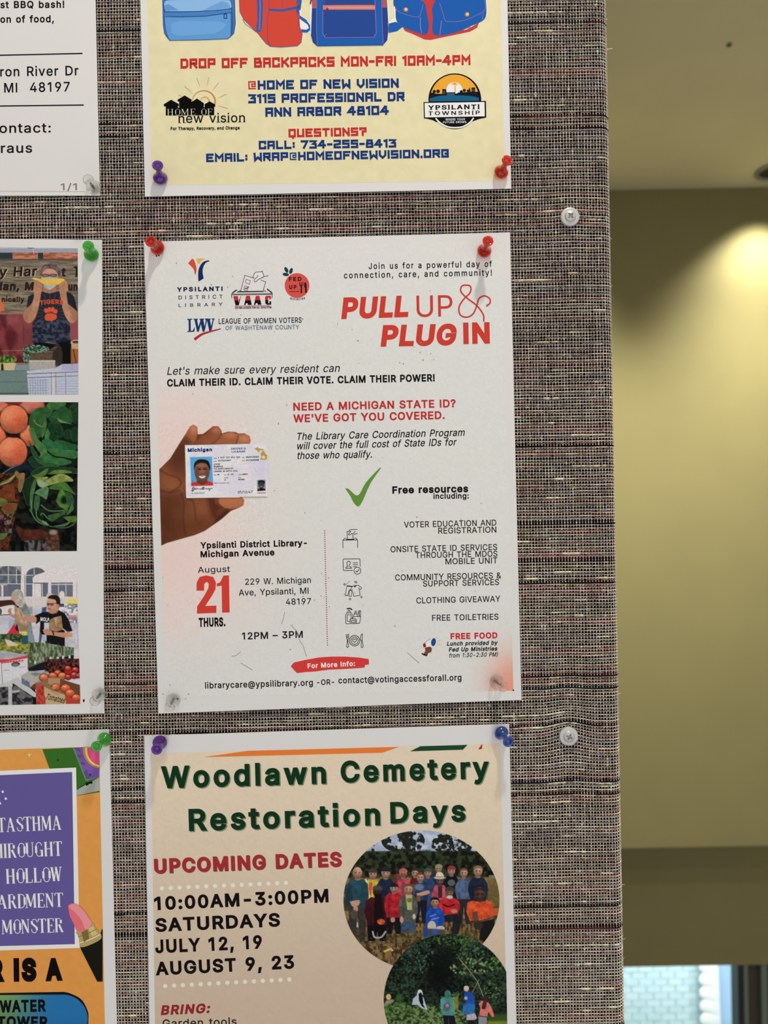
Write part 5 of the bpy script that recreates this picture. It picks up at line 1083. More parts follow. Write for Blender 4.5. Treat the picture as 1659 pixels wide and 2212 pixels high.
# market sheet, top photo
def ph_corn(x, y):
    p = Paint(x, y, l4, (140, 124, 100))
    X, Y = p.x, p.y
    p.noise((Y > 360) & (Y < 1100), (112, 98, 78), (160, 142, 114), 260, 16, 3)
    p.noise(((Y > 360) & (Y < 1100)) * .5, (86, 76, 62), (150, 134, 108), 120, 7, 9)
    p.rect(-300, 200, 1100, 282, (158, 160, 172)).rect(-300, 200, 1100, 226, (184, 186, 194)).rect(-300, 282, 1100, 366, (176, 96, 68))
    p.noise((Y > 284) & (Y < 366), (160, 80, 56), (206, 130, 96), 90, 14, 4)
    p.rect(-300, 282, 165, 366, (42, 62, 66)).rect(505, 282, 572, 366, (40, 62, 68)).rect(-300, 364, 1100, 384, (96, 80, 66)).line([(370, 220), (450, 222)], 8, (40, 40, 46)).line([(440, 222), (452, 300)], 7, (210, 200, 196))
    p.rect(-300, 1088, 1100, 1745, (122, 44, 48)); p.noise((Y > 1096) & (Y < 1745), (96, 32, 38), (142, 60, 62), 130, 200, 6)
    p.rect(-300, 1080, 320, 1100, (158, 108, 100)).poly([(300, 1150), (460, 1180), (440, 1560), (180, 1560)], (150, 74, 74), soft=12, alpha=.6).rect(900, 1150, 1100, 1440, (156, 76, 80)).line([(20, 1585), (320, 1578)], 6, (170, 120, 112)).poly([(60, 1110), (250, 1110), (250, 1210), (100, 1240)], (164, 96, 92), soft=10, alpha=.5)
    p.line([(70, 1130), (74, 1330)], 5, (84, 30, 34)).line([(310, 1240), (316, 1560)], 4, (90, 32, 36))
    p.poly([(-40, 900), (20, 900), (62, 1050), (-40, 1080)], (220, 110, 60))
    # person
    p.poly([(450, 1470), (940, 1440), (1012, 1756), (790, 1760), (640, 1620), (450, 1530)], (16, 15, 18))
    p.ell(660, 780, 96, 60, (176, 118, 88))
    p.poly([(352, 1010), (376, 860), (450, 826), (560, 795), (600, 812), (660, 824), (730, 806), (800, 790), (900, 812), (968, 846), (1030, 1060), (940, 1010), (905, 1130), (930, 1260), (924, 1440), (700, 1500), (580, 1480), (440, 1480), (436, 1240), (500, 1100), (470, 1000)], (36, 40, 52), sm=False)
    m = (X > 430) & (X < 935) & (Y > 1180) & (Y < 1470); p.noise(m * .55 * 1.0, (26, 30, 46), (92, 104, 130), 40, 34, 8, 3)
    ang = np.arctan2(Y - 1090, X - 680); rr = np.hypot(X - 680, Y - 1090); p.mix(((np.sin(ang * 22) > .45) & (rr > 90) & (rr < 270) & (X > 500) & (X < 860) & (Y > 830)) * .22, (120, 126, 150))
    p.line([(450, 1360), (920, 1340)], 10, (22, 24, 38)).line([(600, 1470), (760, 1492)], 10, (150, 110, 90))
    p.ell(660, 610, 108, 130, (204, 146, 116), shade=.1)
    p.poly([(528, 612), (536, 520), (580, 450), (660, 424), (740, 440), (790, 500), (804, 580), (780, 606), (756, 540), (700, 500), (610, 500), (556, 560)], (104, 86, 92), sm=True, nz=.35, ns=30)
    p.poly([(540, 560), (556, 500), (600, 460), (640, 470), (590, 510)], (150, 112, 116), soft=2, alpha=.8).line([(548, 574), (660, 580), (752, 572)], 9, (44, 34, 34))
    for cx in (606, 706): p.ell(cx, 586, 48, 24, (60, 46, 44)).ell(cx, 586, 38, 16, (150, 104, 84))
    p.poly([(545, 612), (660, 600), (772, 616), (744, 716), (660, 776), (590, 722)], (166, 176, 184), sm=False).line([(580, 730), (650, 770), (740, 724)], 5, (210, 214, 214))
    p.poly([(415, 620), (470, 616), (530, 628), (700, 630), (838, 628), (858, 660), (830, 690), (740, 710), (640, 712), (560, 690), (500, 650)], (236, 184, 66), sm=True, nz=.1, ns=20).poly([(415, 620), (470, 616), (520, 634), (470, 650)], (222, 190, 110))
    for s_ in (-1, 1):
        f = lambda q: [(a if s_ < 0 else 1340 - a, b) for a, b in q]
        p.poly(f([(446, 672), (480, 655), (545, 690), (556, 760), (545, 830), (505, 1040), (460, 1150), (400, 1215), (340, 1196), (308, 1120), (340, 1040), (420, 960), (452, 850), (438, 760)]), (192, 134, 100), sm=True, nz=.12, ns=60)
        p.poly(f([(308, 1120), (340, 1040), (420, 960), (430, 1010), (380, 1120), (360, 1200), (330, 1180)]), (158, 104, 78), soft=4, alpha=.6, sm=True)
        for q in ((480, 690), (505, 705), (530, 720)): p.line(f([(q[0], q[1]), (q[0] + 14, q[1] + 40)]), 6, (150, 98, 74))
    p.poly([(880, 800), (930, 812), (985, 870), (1030, 1060), (900, 960)], (34, 38, 50), alpha=.9)
    p.ell(676, 1130, 80, 56, (220, 88, 48)); [p.ell(a, b, 27, 36, (220, 88, 48), rot=r) for a, b, r in ((612, 1052, -25), (655, 1040, 0), (700, 1038, 5), (735, 1066, 30))]; p.ell(640, 1152, 46, 34, (220, 88, 48)); p.line([(596, 1086), (680, 1078), (752, 1100)], 8, (40, 40, 50))
    # produce table
    p.rect(780, 1590, 830, 1820, (52, 42, 36)).ell(760, 1640, 70, 150, (60, 48, 40), alpha=.9)
    p.poly([(398, 1585), (705, 1590), (690, 1716), (400, 1716)], (98, 78, 56), nz=.3, ns=20).line([(405, 1594), (700, 1592)], 10, (136, 112, 76))
    p.noise(((((X - 480) / 175) ** 2 + ((Y - 1560) / 52) ** 2 < 1) | (((X - 350) / 50) ** 2 + ((Y - 1640) / 110) ** 2 < 1)) * 1.0, (40, 66, 44), (120, 152, 128), 18, 14, 11)
    p.poly([(650, 1580), (700, 1540), (770, 1520), (740, 1570)], (90, 72, 66)).rect(386, 1712, 733, 1835, (172, 168, 158)).rect(386, 1712, 733, 1724, (206, 200, 188))
    p.noise(((((X - 90) / 130) ** 2 + ((Y - 1700) / 60) ** 2) < 1) * 1.0, (50, 74, 30), (132, 160, 60), 26, 40, 13)
    p.rect(-300, 1748, 30, 1848, (196, 176, 110)).poly([(40, 1744), (214, 1746), (190, 1848), (60, 1848)], (204, 182, 132)).rect(14, 1760, 44, 1850, (44, 36, 28))
    p.rect(940, 1560, 1100, 1750, (168, 96, 54)).ell(1010, 1476, 74, 40, (206, 172, 134)).rect(946, 1480, 1100, 1560, (196, 160, 120)).ell(1010, 1468, 50, 18, (80, 60, 46)).line([(975, 1570), (1010, 1745)], 10, (60, 36, 26))
    p.rect(-300, 1848, 375, 2250, (112, 134, 126)).poly([(200, 1772), (390, 1772), (390, 1850), (190, 1850)], (128, 146, 152)).line([(-300, 1998), (375, 1996)], 8, (84, 104, 98)).line([(-300, 2150), (380, 2150)], 12, (54, 62, 60)).line([(240, 2130), (340, 2050)], 5, (88, 106, 100)).line([(-300, 1848), (370, 1846)], 6, (86, 104, 98))
    p.poly([(355, 1850), (740, 1812), (820, 1765), (1060, 1752), (1060, 2250), (388, 2250)], (186, 190, 202)).poly([(820, 1762), (1060, 1752), (1060, 1850), (830, 1850)], (172, 168, 196)).rect(690, 1850, 728, 2250, (206, 196, 190))
    for a, b in (((360, 1892), (1060, 1862)), ((372, 1942), (1060, 1914))): p.line([a, b], 9, (88, 92, 112))
    p.rect(372, 1900, 1060, 1914, (206, 190, 186), alpha=.7)
    for k in range(7): p.line([(400 + 34 * k, 1960), (404 + 34 * k, 2200)], 9, (132, 146, 172), alpha=.8).line([(384, 1980 + 34 * k), (640, 1974 + 34 * k)], 8, (132, 146, 172), alpha=.8).line([(750, 1990 + 34 * k), (1060, 1986 + 34 * k)], 5, (140, 150, 172), alpha=.8)
    for xx in (682, 740, 870): p.line([(xx, 1880), (xx + 4, 2250)], 7, (110, 110, 134), alpha=.8)
    return tone(p.grain(.10).c, .90, .12)
q = lambda xf, pts: [(xf[0] + a / xf[2], xf[1] + b / xf[2]) for a, b in pts]
P = MARKET
corn = P.grid('printed_photo', q(l4, [(-320, 205), (1032, 222), (1042, 2166), (-320, 2172)]), 1.15, ph_corn, 2, label='photo of a person holding yellow squash before a masked face')
i = Ink(P, l4, 3); SG = (44, 32, 30)
i.text('y Har', (-10, 606), (512, 596), 132, (206, 182, 140), bold=14, shear=.12).up().text('y Har', (-18, 604), (502, 592), 132, SG, bold=12, shear=.12).text('t', (808, 598), (880, 598), 120, SG, bold=12, shear=.1).poly([(965, 470), (1030, 458), (1030, 604), (1000, 604), (1008, 500)], SG)
i.text('lan, M', (-8, 782), (452, 780), 110, SG, bold=20, shear=.12).text('un', (908, 784), (1030, 784), 104, SG, bold=20).text('nically', (22, 936), (326, 940), 72, SG, bold=14)
i.text('TIGERS', (530, 986), (838, 978), 62, (196, 74, 46), bold=18, warp=lambda V: np.stack([V[:, 0], V[:, 1] - 3 + ((V[:, 0] - 111) / 24) ** 2 * 2.2], 1)).done('printed_text', 'lettering inside the photo', corn)

def ph_veg(x, y):
    p = Paint(x, y, l5, (14, 18, 16)); X, Y = p.x, p.y
    p.noise(np.ones(len(X)), (8, 10, 12), (34, 38, 30), 60, 60, 2)
    p.rect(-300, 0, 640, 200, (146, 50, 48)).ell(420, 110, 170, 100, (206, 118, 96), shade=.4).ell(180, 50, 120, 50, (150, 44, 40)).ell(20, 110, 90, 60, (212, 120, 92)).ell(330, 130, 70, 60, (214, 140, 110), alpha=.7, soft=6)
    for cx, cy, rx, ry in ((390, 500, 120, 140), (-60, 560, 140, 220), (185, 285, 185, 190), (170, 715, 190, 200)):
        p.ell(cx, cy, rx + 12, ry + 12, (60, 28, 22), soft=5, alpha=.8).ell(cx, cy, rx, ry, (224, 128, 84), shade=.30, nz=.10, ns=70)
        p.ell(cx - rx * .35, cy - ry * .35, rx * .5, ry * .45, (236, 160, 116), soft=22, alpha=.75).ell(cx + rx * .35, cy + ry * .2, rx * .4, ry * .5, (208, 84, 54), soft=24, alpha=.6)
    p.ell(185, 500, 60, 26, (36, 22, 18), soft=4)
    # green heads
    def leaf(pts, c, rim=(116, 158, 92), w=5, nz=.22):
        a = np.asarray(pts, float); p.poly(a + [4, 10], (10, 22, 12), soft=5, alpha=.6, sm=True).poly(a, c, sm=True, nz=nz, ns=50).line(np.vstack([a, a[:1]]), w, rim, alpha=.55, sm=True)
        m = a.mean(0); p.line([a[0] * .7 + m * .3, m, a[len(a) // 2] * .7 + m * .3], 4, (100, 146, 88), alpha=.35, sm=True)
    p.ell(960, 100, 90, 60, (204, 100, 60)); p.poly([(600, 40), (1060, 40), (1060, 900), (700, 900), (560, 600)], (20, 42, 24), soft=4, nz=.4, ns=50)
    leaf([(610, 110), (660, 60), (780, 45), (865, 60), (850, 110), (700, 155)], (66, 118, 60)); leaf([(940, 180), (930, 120), (1000, 66), (1060, 60), (1060, 340), (970, 310)], (30, 66, 36))
    leaf([(400, 420), (392, 300), (430, 180), (520, 125), (620, 130), (700, 165), (640, 250), (590, 300), (560, 480), (500, 520)], (50, 100, 52)); leaf([(640, 250), (740, 170), (820, 105), (920, 160), (955, 240), (945, 330), (840, 330), (700, 330)], (42, 92, 48)); leaf([(760, 265), (860, 310), (960, 350), (900, 335), (790, 318)], (120, 158, 78), w=3)
    p.poly([(880, 400), (1060, 300), (1060, 560), (900, 560), (620, 500), (700, 350)], (14, 34, 22), soft=8, nz=.5, ns=40)
    for cx, cy, rx, ry, r in ((690, 400, 60, 90, 10), (790, 430, 50, 100, -12), (900, 480, 60, 70, 20), (990, 480, 60, 100, 0), (720, 520, 70, 40, 30)): p.ell(cx, cy, rx, ry, (34, 82, 46), rot=r, nz=.4, ns=30).ell(cx, cy, rx * .8, ry * .8, (22, 54, 32), rot=r, soft=5, alpha=.7)
    leaf([(600, 250), (620, 330), (600, 450), (555, 530), (560, 400)], (70, 124, 62), w=3); leaf([(630, 400), (660, 470), (640, 560), (600, 560), (600, 470)], (72, 132, 74), w=3); p.line([(450, 290), (480, 340), (560, 380)], 10, (176, 150, 66), sm=True)
    leaf([(560, 560), (640, 540), (700, 580), (690, 660), (620, 680), (560, 630)], (44, 110, 66)); leaf([(660, 640), (720, 580), (830, 565), (890, 640), (900, 700), (780, 700)], (46, 108, 64)); leaf([(840, 570), (930, 600), (1040, 640), (980, 690), (900, 680)], (34, 90, 54))
    leaf([(385, 405), (440, 400), (475, 470), (500, 540), (600, 640), (625, 720), (600, 790), (520, 790), (540, 740), (470, 640), (420, 520)], (78, 130, 70)); leaf([(380, 560), (430, 640), (500, 760), (540, 830), (440, 760)], (40, 84, 50)); leaf([(630, 690), (700, 665), (830, 690), (940, 690), (1040, 720), (1000, 800), (850, 780), (720, 760)], (60, 118, 64)); leaf([(520, 790), (620, 730), (720, 790), (830, 800), (950, 850), (840, 890), (700, 880), (600, 850)], (56, 120, 66)); leaf([(370, 820), (430, 770), (520, 820), (640, 870), (700, 900), (560, 910), (440, 920)], (26, 62, 40)); leaf([(460, 790), (560, 840), (700, 860), (780, 905), (620, 905), (520, 860)], (44, 100, 56))
    # lower green head
    leaf([(330, 1340), (298, 1220), (320, 1100), (400, 1045), (450, 1060), (440, 1200), (420, 1380), (360, 1420)], (26, 52, 30)); leaf([(410, 1010), (460, 950), (560, 915), (700, 905), (1040, 940), (1040, 1000), (700, 990), (480, 1050)], (32, 66, 34))
    leaf([(425, 1030), (520, 1000), (640, 930), (600, 1020), (480, 1060)], (88, 124, 54), w=3); leaf([(640, 1010), (720, 960), (850, 955), (960, 985), (860, 1000)], (108, 140, 66), w=3); leaf([(470, 1050), (640, 1050), (570, 1110), (770, 1010), (900, 1030), (975, 1100), (860, 1110), (680, 1150), (560, 1190), (500, 1140)], (150, 160, 80)); p.poly([(490, 1090), (560, 1100), (640, 1140), (560, 1186), (510, 1160)], (150, 178, 160), soft=4, alpha=.8)
    leaf([(640, 1200), (700, 1160), (860, 1120), (960, 1230), (1000, 1280), (880, 1230), (760, 1215)], (74, 122, 48)); leaf([(400, 1260), (430, 1140), (480, 1060), (470, 1180), (440, 1300), (420, 1500), (400, 1420)], (76, 116, 66), w=3); leaf([(450, 1260), (520, 1210), (630, 1180), (640, 1250), (615, 1340), (560, 1310)], (96, 142, 96), w=3)
    leaf([(470, 1300), (520, 1300), (524, 1400), (490, 1500), (450, 1440)], (60, 108, 60)); leaf([(745, 1370), (780, 1260), (820, 1215), (870, 1280), (920, 1420), (880, 1475), (800, 1440)], (84, 130, 54)); p.ell(850, 1360, 40, 60, (16, 34, 18), soft=5).ell(840, 1430, 50, 24, (104, 142, 60), soft=5); leaf([(860, 1240), (950, 1280), (980, 1400), (920, 1440)], (46, 92, 46)); leaf([(960, 1390), (975, 1480), (880, 1550), (920, 1480)], (80, 124, 68), w=3)
    p.line([(420, 1360), (430, 1540), (520, 1640), (660, 1700), (880, 1720), (1000, 1650), (1005, 1560)], 8, (120, 156, 110), sm=True)
    for c_ in ([(545, 1420), (640, 1490), (760, 1500), (900, 1480)], [(540, 1550), (570, 1530), (640, 1600), (700, 1620), (780, 1560), (860, 1540)], [(480, 1440), (490, 1580), (560, 1640), (650, 1690)], [(400, 1480), (480, 1620), (600, 1690)]): p.line(c_, 24, (44, 88, 46), sm=True).line(c_, 6, (120, 164, 100), sm=True)
    leaf([(640, 1560), (760, 1530), (860, 1500), (900, 1500), (780, 1580), (700, 1630), (660, 1620)], (60, 108, 50)); leaf([(840, 1580), (1000, 1570), (1005, 1640), (920, 1640)], (82, 120, 44)); leaf([(560, 1620), (620, 1650), (640, 1690), (560, 1660)], (120, 156, 120), w=3); leaf([(700, 1700), (820, 1680), (930, 1640), (860, 1700)], (96, 136, 92), w=3)
    # red leaf heads and plastic
    p.poly([(-300, 1000), (330, 1010), (250, 1240), (230, 1480), (120, 1800), (120, 2030), (-300, 2030)], (66, 34, 22), soft=4)
    p.noise(((X < 300) & (Y > 1000) & (Y < 2020) & (X + (Y - 1000) * .22 < 330)) * .85, (44, 20, 16), (120, 60, 30), 60, 40, 17)
    leaf([(190, 1020), (215, 960), (260, 1000), (330, 1010), (280, 1240), (240, 1200), (250, 1080)], (150, 120, 70), rim=(204, 186, 120)); leaf([(0, 1130), (100, 1080), (200, 1020), (150, 1100), (60, 1140)], (100, 130, 60), rim=(196, 176, 110)); p.line([(-20, 1160), (100, 1110), (190, 1030)], 12, (196, 160, 96), sm=True)
    leaf([(0, 1230), (100, 1150), (180, 1180), (200, 1340), (240, 1360), (120, 1370), (0, 1330)], (128, 62, 30), rim=(170, 110, 60)); leaf([(-20, 1330), (60, 1340), (100, 1390), (0, 1440)], (104, 120, 44)); leaf([(20, 1470), (80, 1400), (225, 1410), (170, 1560), (120, 1700), (60, 1800), (90, 1600)], (124, 96, 46), rim=(170, 176, 100)); p.ell(110, 1450, 70, 50, (140, 60, 34), soft=6, alpha=.8); leaf([(0, 1800), (100, 1730), (120, 1760), (60, 1860), (0, 1880)], (96, 116, 56))
    p.noise(((X < 160) & (Y > 1540) & (Y < 1790)) * .7, (40, 18, 26), (150, 130, 120), 34, 50, 19, lo=.5, hi=.7)
    p.line([(40, 1000), (130, 940), (200, 905)], 14, (120, 150, 160), sm=True).poly([(60, 990), (200, 905), (400, 870), (420, 960), (230, 960)], (20, 50, 66), soft=8, alpha=.8)
    p.poly([(200, 1680), (340, 1750), (520, 1740), (640, 1780), (650, 1860), (420, 1900), (290, 1890), (230, 1800)], (92, 44, 28), soft=3, nz=.35, ns=50).poly([(650, 1740), (760, 1745), (790, 1900), (780, 2040), (700, 2040), (660, 1860)], (108, 62, 40), soft=3, nz=.4, ns=30).ell(706, 1782, 52, 34, (150, 146, 120), soft=3)
    p.noise(((X > 320) & (X < 790) & (Y > 1890)) * .9, (30, 34, 42), (122, 116, 112), 40, 50, 23); p.noise(((X > 600) & (X < 790) & (Y > 1850)) * .6, (80, 46, 30), (150, 96, 60), 26, 30, 29)
    return tone(p.grain(.12).c, .80, .10)
P.grid('printed_photo', q(l5, [(-320, 50), (1040, 55), (1020, 2030), (-320, 2038)]), 1.15, ph_veg, 2, label='photo of peaches and green lettuce heads')

def ph_stall(x, y):
    p = Paint(x, y, l6, (214, 206, 204)); X, Y = p.x, p.y
    p.rect(-300, 560, 1100, 700, (206, 196, 192)).rect(-300, 700, 1100, 1250, (190, 186, 194)); p.noise((Y > 760) * .5, (176, 172, 186), (206, 200, 202), 160, 60, 3)
    for cx, x0, x1, yt in ((110, -60, 275, 140), (480, 345, 605, 160)):
        p.ell(cx, 262, (x1 - x0) / 2, 262 - yt, (92, 98, 106)); p.rect(x0, 258, x1, 545, (98, 106, 122))
    p.noise(((X < 280) & (Y > 140) & (Y < 370)) * .5, (70, 76, 82), (120, 126, 130), 60, 60, 4)
    p.poly([(430, 300), (470, 260), (620, 210), (640, 360), (440, 372)], (216, 208, 206)).rect(430, 372, 456, 548, (220, 212, 210)).rect(456, 372, 640, 548, (196, 190, 196)).rect(555, 372, 636, 545, (100, 106, 122)).rect(466, 376, 546, 545, (214, 206, 206)).rect(680, 372, 965, 545, (104, 110, 128)).rect(870, 392, 965, 545, (112, 112, 122)).rect(280, 250, 340, 560, (212, 204, 204))
    for q_ in ([(110, 140), (112, 372)], [(218, 180), (218, 370)], [(-60, 254), (275, 258)], [(-60, 372), (430, 378)], [(452, 160), (456, 260)], [(345, 264), (440, 262)], [(560, 376), (562, 545)], [(776, 372), (778, 545)], [(874, 372), (876, 545)], [(680, 385), (965, 385)]): p.line(q_, 8, (222, 216, 214))
    p.line([(455, 368), (640, 366)], 9, (60, 58, 72)).line([(682, 366), (962, 364)], 9, (60, 58, 72)).line([(330, 265), (332, 545)], 6, (80, 78, 96)).line([(548, 370), (550, 545)], 7, (90, 84, 100)).line([(1018, 360), (1022, 1080)], 8, (170, 164, 172)).rect(-60, 385, 95, 545, (210, 202, 200)).rect(45, 395, 95, 545, (110, 108, 120)).rect(-60, 395, 18, 545, (124, 120, 128))
    p.ell(822, 520, 36, 50, (214, 206, 200)).ell(960, 610, 84, 56, (222, 206, 130)).rect(910, 580, 1020, 650, (226, 202, 100), soft=3, alpha=.8); p.noise(((X > 780) & (X < 1030) & (Y > 640) & (Y < 900)) * .85, (112, 110, 132), (226, 216, 214), 30, 26, 6); p.rect(800, 640, 850, 680, (60, 66, 104)).rect(910, 790, 1010, 860, (184, 124, 124), alpha=.7)
    # parked car
    p.rect(-60, 670, 200, 790, (212, 204, 200)).line([(-20, 792), (130, 786)], 10, (70, 60, 60)).ell(0, 745, 26, 44, (90, 84, 88)).rect(380, 680, 430, 780, (120, 122, 140), alpha=.6)
    # shopper with grey hair
    p.poly([(240, 640), (320, 600), (370, 680), (400, 780), (440, 1060), (400, 1180), (300, 1180), (280, 900), (240, 800)], (120, 134, 132), nz=.2, ns=30).poly([(130, 830), (200, 860), (200, 1000), (120, 980), (110, 900)], (160, 176, 190), soft=2).poly([(380, 980), (450, 1060), (470, 1200), (300, 1200)], (132, 144, 160))
    p.ell(230, 540, 80, 92, (170, 160, 152), nz=.25, ns=30).ell(270, 600, 60, 90, (178, 170, 160), nz=.25, ns=26).ell(178, 580, 34, 54, (196, 150, 130)).poly([(100, 740), (130, 700), (200, 740), (190, 830), (140, 800)], (184, 134, 112), sm=True).ell(176, 740, 26, 46, (204, 204, 212))
    p.poly([(-60, 600), (60, 594), (150, 590), (200, 630), (220, 660), (250, 680), (215, 720), (190, 660), (100, 662), (-60, 690)], (70, 42, 34), sm=True)
    # man in black shirt
    p.poly([(560, 690), (620, 680), (610, 760), (540, 1180), (510, 1180), (540, 900)], (64, 84, 118), soft=2).ell(660, 530, 46, 34, (190, 188, 190))
    p.poly([(540, 880), (660, 860), (860, 1000), (860, 1210), (600, 1160), (570, 1000)], (24, 22, 26)).poly([(455, 800), (560, 755), (640, 745), (700, 775), (780, 725), (860, 770), (910, 850), (962, 1000), (900, 1020), (830, 960), (800, 1160), (640, 1150), (530, 1010), (535, 870), (480, 910)], (24, 22, 26))
    p.poly([(250, 690), (330, 780), (470, 810), (480, 880), (400, 885), (330, 850), (240, 760)], (192, 140, 112), sm=True).ell(708, 640, 88, 128, (206, 152, 122), shade=.15).poly([(625, 570), (660, 535), (730, 522), (790, 560), (800, 650), (780, 690), (750, 640), (735, 590), (650, 570)], (38, 28, 26), sm=True).ell(768, 672, 20, 30, (186, 130, 104)).line([(630, 640), (720, 636), (760, 630)], 6, (60, 46, 44)); p.ell(640, 648, 20, 18, (70, 50, 44), alpha=.7).ell(690, 650, 24, 18, (70, 50, 44), alpha=.7).ell(650, 708, 26, 8, (156, 84, 76)).ell(700, 745, 60, 26, (188, 132, 106), soft=3)
    p.poly([(190, 650), (230, 690), (300, 760), (360, 880), (395, 950), (360, 1004), (260, 1000), (200, 940), (195, 800)], (176, 140, 110), sm=True, nz=.15, ns=40).poly([(240, 900), (390, 930), (370, 1000), (270, 1000)], (132, 116, 96), soft=6, alpha=.8).line([(240, 700), (280, 860)], 6, (206, 180, 152)).line([(270, 720), (350, 880)], 5, (206, 180, 152))
    p.poly([(85, 1050), (150, 960), (190, 895), (210, 960), (255, 1000), (262, 1095), (200, 1110)], (206, 46, 60), sm=False).poly([(200, 960), (225, 900), (250, 1000), (215, 1000)], (40, 30, 36)).poly([(655, 860), (720, 820), (815, 800), (835, 985), (740, 1010), (660, 990)], (156, 122, 84), nz=.2, ns=30).poly([(715, 830), (770, 820), (740, 900)], (190, 180, 160), soft=3, alpha=.7).rect(585, 890, 655, 985, (188, 192, 198))
    p.poly([(565, 985), (640, 975), (700, 1010), (880, 1020), (905, 990), (908, 1060), (860, 1090), (700, 1060), (600, 1050)], (194, 136, 106), sm=True).poly([(905, 1020), (965, 1030), (960, 1080), (880, 1090)], (206, 150, 110)).line([(700, 1010), (712, 1050)], 16, (28, 24, 28)).rect(562, 1050, 618, 1140, (170, 178, 190)).line([(1010, 1050), (1014, 1150)], 10, (222, 220, 222))
    # plants
    p.rect(-300, 1060, 300, 1280, (64, 84, 40)).poly([(-300, 1060), (60, 1060), (280, 1100), (420, 1160), (600, 1170), (980, 1250), (980, 1350), (400, 1500), (300, 1500), (-300, 1280)], (84, 98, 60))
    p.noise(((Y > 1150) & (Y < 1420) & (X > 280) & (X < 985) & (Y > 1130 + (X - 400) * .16)) * .95, (56, 74, 44), (150, 160, 132), 22, 44, 7, lo=.3, hi=.7); p.noise(((Y > 1040) & (Y < 1150) & (X < 290)) * .9, (36, 54, 28), (96, 122, 70), 24, 20, 8); p.noise(((Y > 1150) & (Y < 1280) & (X < 400)) * .9, (104, 108, 40), (166, 164, 60), 30, 26, 9)
    rg = np.random.default_rng(5)
    for k in range(70):
        bx = rg.uniform(330, 970); by = 1180 + (bx - 400) * .12 + rg.uniform(20, 150); p.line([(bx, by), (bx + rg.uniform(-14, 14), by - rg.uniform(50, 110))], 7, (rg.integers(96, 160), rg.integers(120, 170), rg.integers(84, 130)), alpha=.6)
    p.ell(322, 1035, 44, 28, (226, 200, 60), nz=.3, ns=14).rect(290, 1062, 372, 1175, (44, 84, 96)).poly([(60, 1110), (120, 1120), (240, 1180), (220, 1204), (100, 1200)], (206, 190, 170)).line([(96, 1206), (230, 1200)], 12, (206, 160, 60))
    p.poly([(370, 1500), (560, 1420), (975, 1320), (975, 1370), (600, 1460), (600, 1520), (380, 1540)], (24, 26, 36)); [p.rect(a, b, a + 26, b + 40, (200, 204, 208)) for a, b in ((455, 1400), (660, 1352), (755, 1345), (825, 1330), (910, 1325))]
    p.poly([(600, 1455), (780, 1400), (1060, 1370), (1060, 1560), (700, 1600), (590, 1510)], (54, 24, 22)); p.noise(((Y > 1370) & (Y < 1540) & (X > 590)) * .85, (30, 14, 14), (128, 62, 52), 22, 22, 12)
    # boxes and table
    p.poly([(-300, 1620), (470, 1800), (600, 2000), (-300, 2050)], (70, 68, 70)).noise(((Y > 1700) & (X < 470)) * 1.0, (36, 36, 42), (108, 104, 104), 50, 40, 14)
    p.poly([(380, 1530), (640, 1540), (650, 1620), (480, 1700), (380, 1700)], (150, 146, 146)).poly([(-300, 1600), (150, 1620), (170, 1740), (-300, 1760)], (190, 188, 186)).poly([(150, 1640), (240, 1620), (480, 1830), (480, 1900), (150, 1680)], (186, 186, 184)).rect(110, 1730, 160, 1990, (180, 180, 180)).poly([(150, 1800), (260, 1780), (260, 1810), (150, 1830)], (170, 170, 172)).line([(180, 1840), (300, 1960)], 12, (36, 36, 42)).rect(436, 1880, 482, 1990, (20, 20, 28))
    p.poly([(-300, 1270), (60, 1262), (370, 1330), (365, 1560), (180, 1640), (20, 1700), (-300, 1690)], (204, 202, 206)).poly([(-300, 1270), (60, 1262), (370, 1328), (120, 1370), (-300, 1390)], (168, 166, 168), nz=.12, ns=40).poly([(-300, 1390), (120, 1375), (370, 1325), (368, 1362), (20, 1420), (-300, 1420)], (206, 62, 66)); p.ell(208, 1444, 58, 32, (72, 66, 66), rot=-6).ell(208, 1452, 44, 20, (128, 120, 116)).line([(18, 1400), (32, 1700)], 6, (90, 86, 90)); [p.ell(30 + 38 * k, 1424 - 4 * k, 18, 10, (206, 62, 66)) for k in range(8)]; p.line([(50, 1526), (118, 1520)], 8, (196, 110, 112), alpha=.8).line([(256, 1490), (340, 1472)], 8, (196, 110, 112), alpha=.8)
    p.poly([(280, 1590), (380, 1540), (560, 1545), (600, 1600), (470, 1690), (390, 1760), (290, 1700)], (172, 170, 156)).poly([(400, 1570), (470, 1550), (560, 1570), (470, 1605)], (120, 128, 140)).poly([(285, 1620), (390, 1680), (400, 1760), (290, 1700)], (98, 108, 134), nz=.3, ns=20).poly([(400, 1750), (480, 1690), (480, 1780)], (110, 60, 30))
    for cx, cy, r, c_ in ((765, 1565, 50, (204, 70, 46)), (910, 1540, 54, (196, 44, 40)), (1000, 1520, 44, (196, 44, 40)), (900, 1500, 40, (206, 60, 50)), (700, 1600, 54, (216, 92, 52)), (580, 1620, 56, (224, 112, 60)), (825, 1600, 54, (214, 110, 56)), (905, 1615, 40, (186, 48, 36)), (985, 1590, 50, (190, 46, 40)), (1040, 1600, 30, (170, 50, 40))): p.ell(cx, cy, r + 6, r * .85 + 6, (60, 22, 20), soft=2).ell(cx, cy, r, r * .85, c_, shade=.4).ell(cx - 8, cy - r * .4, r * .3, r * .16, (240, 200, 180), soft=3, alpha=.8)
